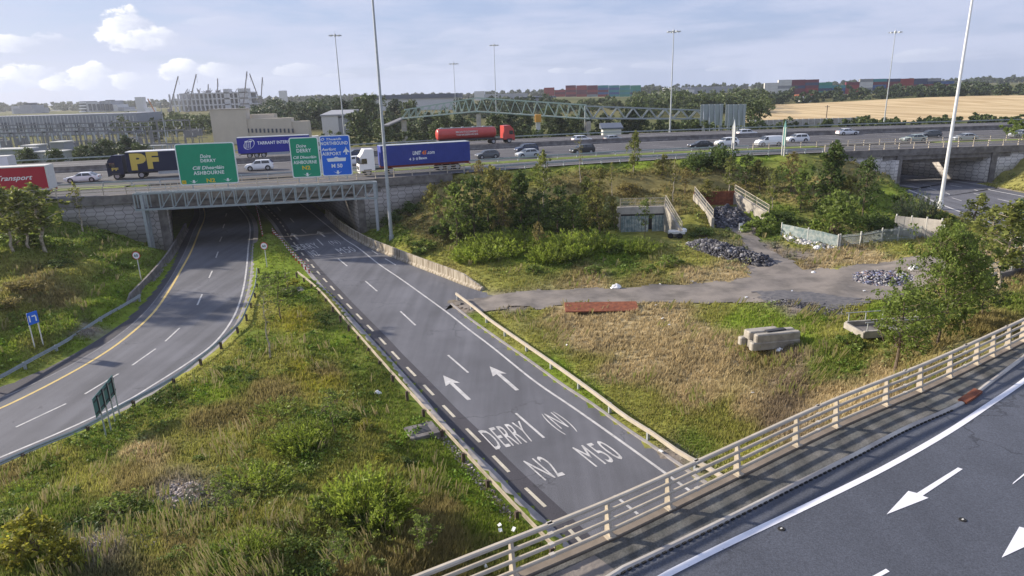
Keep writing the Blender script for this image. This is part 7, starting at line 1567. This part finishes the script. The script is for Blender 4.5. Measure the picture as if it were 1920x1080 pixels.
for k, px, py, tp, lab, wf in [('spray2', 930, 492, 432, 'bright green clump left of the white sack', 1.4), ('spray2', 895, 498, 450, 'bright green clump nearest the barrier wall', 1.2), ('spray2', 968, 478, 424, 'bright green clump under the dark trees', 1.2), ('spray', 1062, 494, 432, 'bright green clump in the middle of the bank foot', 1.2), ('spray2', 1105, 482, 432, 'bright green clump right of the middle one', 1.1), ('spray2', 1030, 500, 455, 'bright green clump between the two large ones', 1.0), ('low', 1150, 480, 460, 'green bush below the culvert trees', 1.3), ('low', 1000, 518, 498, 'small dark-centred bush nearest the track', 1.3), ('low', 1110, 520, 498, 'small bush on the track side right of the middle clump', 1.2), ('low', 830, 455, 425, 'green bush right of the nearest lighting mast', 1.3), ('low', 800, 478, 450, 'green bush above the concrete barrier', 1.3), ('low', 1260, 505, 478, 'small bush left of the long rubble heap', 1.4), ('low', 1220, 515, 495, 'small bush above the track edge', 1.3), ('spray2', 1195, 482, 445, 'bright clump right of the culvert trees', 1.1), ('low', 870, 440, 412, 'bush under the leftmost large bank tree', 1.3), ('lowdark', 1320, 450, 425, 'dark bush at the foot of the left opening wall', 1.4), ('lowdark', 1470, 425, 400, 'dark bush at the left end of the palisade fence', 1.5), ('low', 1765, 425, 398, 'bush below the bright lamp mast', 1.4), ('low', 1800, 460, 430, 'bush beside the side road kerb', 1.4), ('greyspray', 1150, 400, 370, 'grey green shrub on the bank above the culvert', 1.2)]: plant(k, px, py, tp, lab, 'bush', GW_, wf)
# far trees
gg = np.random.default_rng(77)
def faritem(kind, px, g_, h, label, group, wf=1., cat='tree'):
    q = PG(px, 200, g_); plant(kind, 0, 0, 0, label, cat, group, wf, q=np.array([q[0], g_, float(Hg(q[0], g_)[0])]), h=h)
for i, (px, g_, h, k) in enumerate([(715, 205, 7, 'far'), (668, 225, 9, 'far'), (690, 300, 14, 'far'), (640, 300, 13, 'far2'), (735, 240, 7, 'far2'), (800, 225, 8, 'far2'), (830, 220, 8, 'far'), (860, 225, 7, 'far2'), (925, 215, 7, 'far'), (955, 222, 8, 'far2'), (985, 226, 7, 'far'), (1045, 205, 7, 'far2'), (1075, 210, 6, 'far'), (1135, 208, 6.5, 'far2'), (1180, 208, 8.5, 'far2'), (1190, 214, 9, 'far'), (1416, 236, 8, 'far'), (740, 340, 12, 'far2'), (770, 330, 11, 'far'), (560, 300, 8, 'far2'), (590, 330, 11, 'far'), (815, 190, 5.5, 'far'), (1030, 235, 8, 'far'), (1095, 245, 8, 'far2')]):
    faritem(k, px, g_, h, f'{"dark" if k == "far2" else "grey green"} tree beyond the motorway, {["below the ramp of the footbridge", "left of the footbridge ramp", "tall, behind the pale shed", "in the wood behind the pale shed", "under the first lattice bays", "left of the left footbridge pier", "under the footbridge slope", "beside the middle footbridge pier", "right of the middle footbridge pier", "behind the tanker cab", "left of the orange-capped pillar", "right of the orange-capped pillar", "under the right half of the footbridge", "beside the pale kiosk", "under the far gantry", "right of the kiosk under the far gantry", "in front of the stubble field beside the sign backs", "left of the warehouse", "in front of the warehouse", "right of the beige building", "between beige building and pale shed", "small, directly behind the tanker", "behind the orange-capped pillar", "behind the right footbridge pier"][i]}', 'trees beyond the motorway')
for i, (px, g_, h, k, wd) in enumerate([(225, 165, 6.5, 'far2', 'tall dark one left of the street lamp post'), (182, 158, 5.5, 'far', 'behind the navy lorry cab'), (140, 152, 4.5, 'far', 'above the white saloon'), (163, 150, 4.5, 'far2', 'right of the white saloon'), (85, 146, 4, 'far', 'above the red trailer'), (245, 160, 5, 'far', 'beside the low pale wall'), (308, 172, 5, 'far2', 'behind the base of the street lamp post'), (282, 250, 6, 'far2', 'in front of the substation hall end'), (30, 146, 4.5, 'far', 'left above the red trailer')]):
    faritem(k, px, g_, h, f'tree in the substation yard, {wd}', 'trees in the substation yard')
def wood(name, label, px0, px1, g0, g1, h0, h1, n, lm, lf=.7, seed=1):
    g = np.random.default_rng(seed); cs, rr = [], []
    for i in range(n):
        px = g.uniform(px0, px1); g_ = g.uniform(g0, g1); q = PG(px, 200, g_); h = g.uniform(h0, h1)*(.75+.5*vnoise(np.array([px]), np.array([3.]), 28, seed)[0]); z = float(Hg(q[0], g_)[0])
        for k in range(7): e = g.uniform(0, 1); w_ = h*.42*math.sin(3.1*(.15+.75*e)); cs.append((q[0]+g.normal(0, 1)*w_*.6, g_+g.normal(0, 1)*w_*.6, z+h*e*.86)); rr.append(h*.2*g.uniform(.7, 1.2))
    v, f = leaves(np.array(cs), np.array(rr), 34, lf, g); tag(bigmesh(name, v, f, lm), label, 'wood', kind='stuff')
wood('woodland', 'dark wood behind the beige building and pale shed', 455, 700, 300, 480, 8, 14, 150, 'leaf_far2', .75, 2)
wood('woodland', 'scrubby wood below the building site', 205, 395, 290, 420, 6, 9, 80, 'leaf_far', .6, 3)
wood('woodland', 'wood between warehouse and container stacks', 860, 1030, 380, 560, 8, 12, 70, 'leaf_far2', .8, 4)
wood('woodland', 'large wood right of the container stacks', 1190, 1440, 330, 540, 7, 12, 170, 'leaf_far', .75, 5)
wood('hedge', 'dark hedge along the far edge of the stubble field', 1380, 2100, 475, 560, 6, 10, 230, 'leaf_far2', .8, 6)
wood('hedge', 'scrub under the container stacks beyond the footbridge', 1010, 1220, 420, 560, 6, 9, 60, 'leaf_far', .8, 7)
wood('woodland', 'scrub in front of the warehouse and under the footbridge', 690, 880, 235, 300, 4, 7, 60, 'leaf_far', .5, 8)
wood('scrub', 'low scrub along the far side of the motorway', 600, 1340, 186, 225, 2, 4.5, 150, 'leaf_far', .4, 9)
wood('scrub', 'low hedge between motorway and stubble field', 1340, 2000, 205, 228, 1.5, 3.5, 120, 'leaf_far', .4, 10)
wood('scrub', 'low scrub along the substation side of the motorway', -60, 420, 150, 185, 1.2, 3, 90, 'leaf_far', .35, 12)
wood('woodland', 'distant treeline on the horizon', -100, 2100, 1200, 1900, 9, 15, 900, 'leaf_far2', 2.6, 11)
wood('hedge', 'low brush beside the side road at the right', 1900, 2050, 120, 160, 2, 4, 30, 'leaf_mid', .25, 13)
# ------------------------------------------------------------------ scrub and grass
trk_np = np.array(trk)
deck_poly = list(map(tuple, toe[:, :2]+normals(toe)*.3))+list(map(tuple, offset(toe, -21)))[::-1]
def free(x, y, m=.35):
    k = ~(inpoly(x, y, left_poly) | inpoly(x, y, right_poly) | inpoly(x, y, tun_poly) | inpoly(x, y, rr_poly) | inpoly(x, y, rt_poly) | inpoly(x, y, motor_poly) | inpoly(x, y, trk) | inpoly(x, y, open_poly) | inpoly(x, y, cul_poly) | inpoly(x, y, deck_poly))
    for pl, mm in ((wLR, .7), (wRL, 1.15), (wRK, m), (wLE, m), (rr_near, m)): k &= polydist(x, y, pl) > mm
    k &= polydist(x, y, offset(mnear, 0)) > 1.0
    return k & (y > 6) & (y < 125)
g = np.random.default_rng(99)
def sample(n, x0, x1, y0, y1, seed):
    g = np.random.default_rng(seed); px, py = g.uniform(x0, x1, n), g.uniform(y0, y1, n); x, y, z = PH(px, py); k = free(x, y); return px[k], py[k], x[k], y[k], z[k], g
slabs = [ph(791, 810), ph(553, 545), plate_q+[-2, .3, 0], plate_q+[0, .3, 0], plate_q+[2, .3, 0]]
px, py, x, y, z, g = sample(175000, -40, 1960, 300, 1110, 100)
z = Hg(x, y)
col = ground_col(x, y, z, 26, 3)
dist = proj(x, y, z)[2]
# bare patches carry little grass
gray = np.abs(col[:, 0]-col[:, 2])/(col[:, 0]+1e-6); sat = np.clip((gray-.25)/.35, 0, 1); keep = g.random(len(x)) < (.12+.88*sat)
for s_ in slabs: keep &= np.hypot(x-s_[0], y-s_[1]) > 1.15
x, y, z, col, dist, px, py = x[keep], y[keep], z[keep], col[keep], dist[keep], px[keep], py[keep]
n = len(x); B = 4
ht = (.09+.18*vnoise(x, y, 2.1, 7)+.14*vnoise(x, y, .7, 2))*np.where(col[:, 0] > col[:, 1]*1.05, 1.15, .85)
ed = np.minimum(1, near_edges(x, y)/3.5); ht = ht*(.25+.75*ed)
X = np.repeat(x, B)+g.normal(0, .10, n*B); Y = np.repeat(y, B)+g.normal(0, .10, n*B); Z0 = np.repeat(z, B); hh = np.repeat(ht, B)*g.uniform(.55, 1.3, n*B); D = np.repeat(dist, B)
wd = (.010+.0008*D)*g.uniform(.7, 1.3, n*B); an = g.uniform(0, 3.14, n*B); lx, ly = g.normal(.18, .28, n*B)*hh, g.normal(0, .28, n*B)*hh
v = np.stack([np.stack([X-np.cos(an)*wd, Y-np.sin(an)*wd, Z0-.03], 1), np.stack([X+np.cos(an)*wd, Y+np.sin(an)*wd, Z0-.03], 1), np.stack([X+lx, Y+ly, Z0+hh], 1)], 1).reshape(-1, 3)
cc = np.repeat(col, B, 0)*g.uniform(.65, 1.45, (n*B, 1)); dryb = g.random(n*B) < .16; cc[dryb] = cc[dryb]*.5+np.array([.27, .21, .11])*.55
cc = np.repeat(cc, 3, 0).reshape(-1, 3, 3); cc[:, 2] *= 1.2; cc = cc.reshape(-1, 3)
M['grass'] = mat('grass_blades', (1, 1, 1), .7, attr='Col', trans=.4, spec=.15)
tag(bigmesh('grass', v, np.arange(len(v)).reshape(-1, 3), 'grass', cc), 'rough green and straw coloured grass over banks, island and field', 'grass', kind='stuff')
# tall seeding stalks in leaning clumps
px, py, x, y, z, g = sample(26000, -40, 1960, 430, 1110, 300)
z = Hg(x, y); dist = proj(x, y, z)[2]; cl = vnoise(x, y, 2.6, 33)+.4*vnoise(x, y, .9, 35); k = (cl > .86) & (near_edges(x, y) > 2.5) & (g.random(len(x)) < .38); x, y, z, dist = x[k], y[k], z[k], dist[k]; n = len(x); B = 4
X, Y, Z0, D = (np.repeat(a_, B) for a_ in (x, y, z, dist)); X = X+g.normal(0, .07, n*B); Y = Y+g.normal(0, .07, n*B); hh = g.uniform(.35, .75, n*B); ln_ = (vnoise(X, Y, 3.5, 40)-.35)*1.1; lx = hh*(ln_+g.normal(0, .15, n*B)); ly = hh*(g.normal(0, .2, n*B)-.1); wd = (.008+.0007*D)*g.uniform(.7, 1.3, n*B)
v = np.stack([np.stack([X-wd, Y, Z0-.03], 1), np.stack([X+wd, Y, Z0-.03], 1), np.stack([X+lx+wd*.5, Y+ly, Z0+hh], 1), np.stack([X+lx-wd*.5, Y+ly, Z0+hh], 1)], 1).reshape(-1, 3)
cb = np.where(g.random((n*B, 1)) < .55, np.array([[.44, .37, .19]]), np.array([[.28, .32, .08]]))*g.uniform(.7, 1.3, (n*B, 1))
tag(bigmesh('tall_grass', v, np.arange(len(v)).reshape(-1, 4), 'grass', np.repeat(cb, 4, 0)), 'tall straw coloured seeding stalks leaning in clumps over the grass', 'tall grass', kind='stuff')
# leafy weeds
px, py, x, y, z, g = sample(30000, -40, 1960, 300, 1110, 200)
z = Hg(x, y); col = ground_col(x, y, z, 20, 1); dist = proj(x, y, z)[2]
green = (col[:, 1] > col[:, 0]*1.02); cl = vnoise(x, y, 3.2, 21); keep = (((green) & (cl > .45)) | (cl > .72)) & (near_edges(x, y) > 1.6) & (g.random(len(x)) < .33)
on_bank = (py < 470) & (px > 740) & (px < 1660); keep |= on_bank & (g.random(len(x)) < .35)
fld = (px > 1000) & (px < 1560) & (py > 575) & (py < 860); keep &= ~(fld & (g.random(len(x)) < .93))
x, y, z, col, dist = x[keep], y[keep], z[keep], col[keep], dist[keep]; n = len(x)
r_ = g.uniform(.14, .42, n)*(1+.5*(dist > 60)); c = np.stack([x, y, z+r_*.5], 1); per = 18
v, f = leaves(c, r_, per, 1.0, g, .8)
v = v.reshape(-1, 4, 3); ctr = v.mean(1, keepdims=True); sz = np.repeat(.045+.0013*dist, per)[:, None, None]; v = (ctr+(v-ctr)*sz).reshape(-1, 3)
cw = np.repeat(col*np.array([.8, 1.0, .8])*.85, per, 0)*g.uniform(.5, 1.6, (n*per, 1)); cw = np.repeat(cw, 4, 0)
M['weeds'] = mat('weed_leaves', (1, 1, 1), .6, attr='Col', trans=.3, spec=.2)
tag(bigmesh('weeds', v, f, 'weeds', cw), 'low leafy weeds and brambles scattered over the banks and the island', 'weeds', kind='stuff')
# gravel specks along the right guardrail foot and bare patches
def pebbles(name, label, pts, n, smin, smax, cols, seed): return stones(name, label, pts, n, smin, smax, .02, cols, seed, 'gravel')
pebbles('gravel', 'oval patch of grey gravel in the island grass', [pp(292, 928, .9), pp(330, 930, 1.4), pp(368, 936, .8)], 900, .02, .07, [(.25, .22, .2), (.4, .36, .34), (.16, .14, .13)], 31)
pebbles('gravel', 'long strip of grey gravel low on the island', [pp(130, 1018, .5), pp(190, 1014, .9), pp(260, 1016, .8), pp(330, 1016, .8), pp(395, 1008, .4)], 1100, .02, .06, [(.25, .22, .2), (.4, .36, .34), (.16, .14, .13)], 32)
pebbles('gravel', 'stony strip along the foot of the right island guardrail', [pp(800, 790, .3), pp(860, 855, .3), pp(910, 915, .3), pp(965, 978, .3)], 500, .02, .07, [(.28, .24, .22), (.4, .36, .33), (.16, .13, .12)], 33)
# unused prototypes go
for k, (r, _, _) in list(TP.items()):
    if k not in used:
        for ch in list(r.children): bpy.data.objects.remove(ch)
        bpy.data.objects.remove(r)
# ------------------------------------------------------------------ haze
if True:
    mb = MB(); mb.box((0, 900, 45), (5600, 2900, 104)); hz_o = mb.build('haze', 'dark'); m = bpy.data.materials.new('haze'); m.use_nodes = True; nt = m.node_tree; nt.nodes.clear()
    vp = nt.nodes.new('ShaderNodeVolumePrincipled'); vp.inputs['Color'].default_value = (.85, .9, 1, 1); vp.inputs['Density'].default_value = .00014; vp.inputs['Anisotropy'].default_value = .3
    oo = nt.nodes.new('ShaderNodeOutputMaterial'); nt.links.new(vp.outputs[0], oo.inputs['Volume']); hz_o.data.materials.clear(); hz_o.data.materials.append(m); hz_o['kind'] = 'stuff'
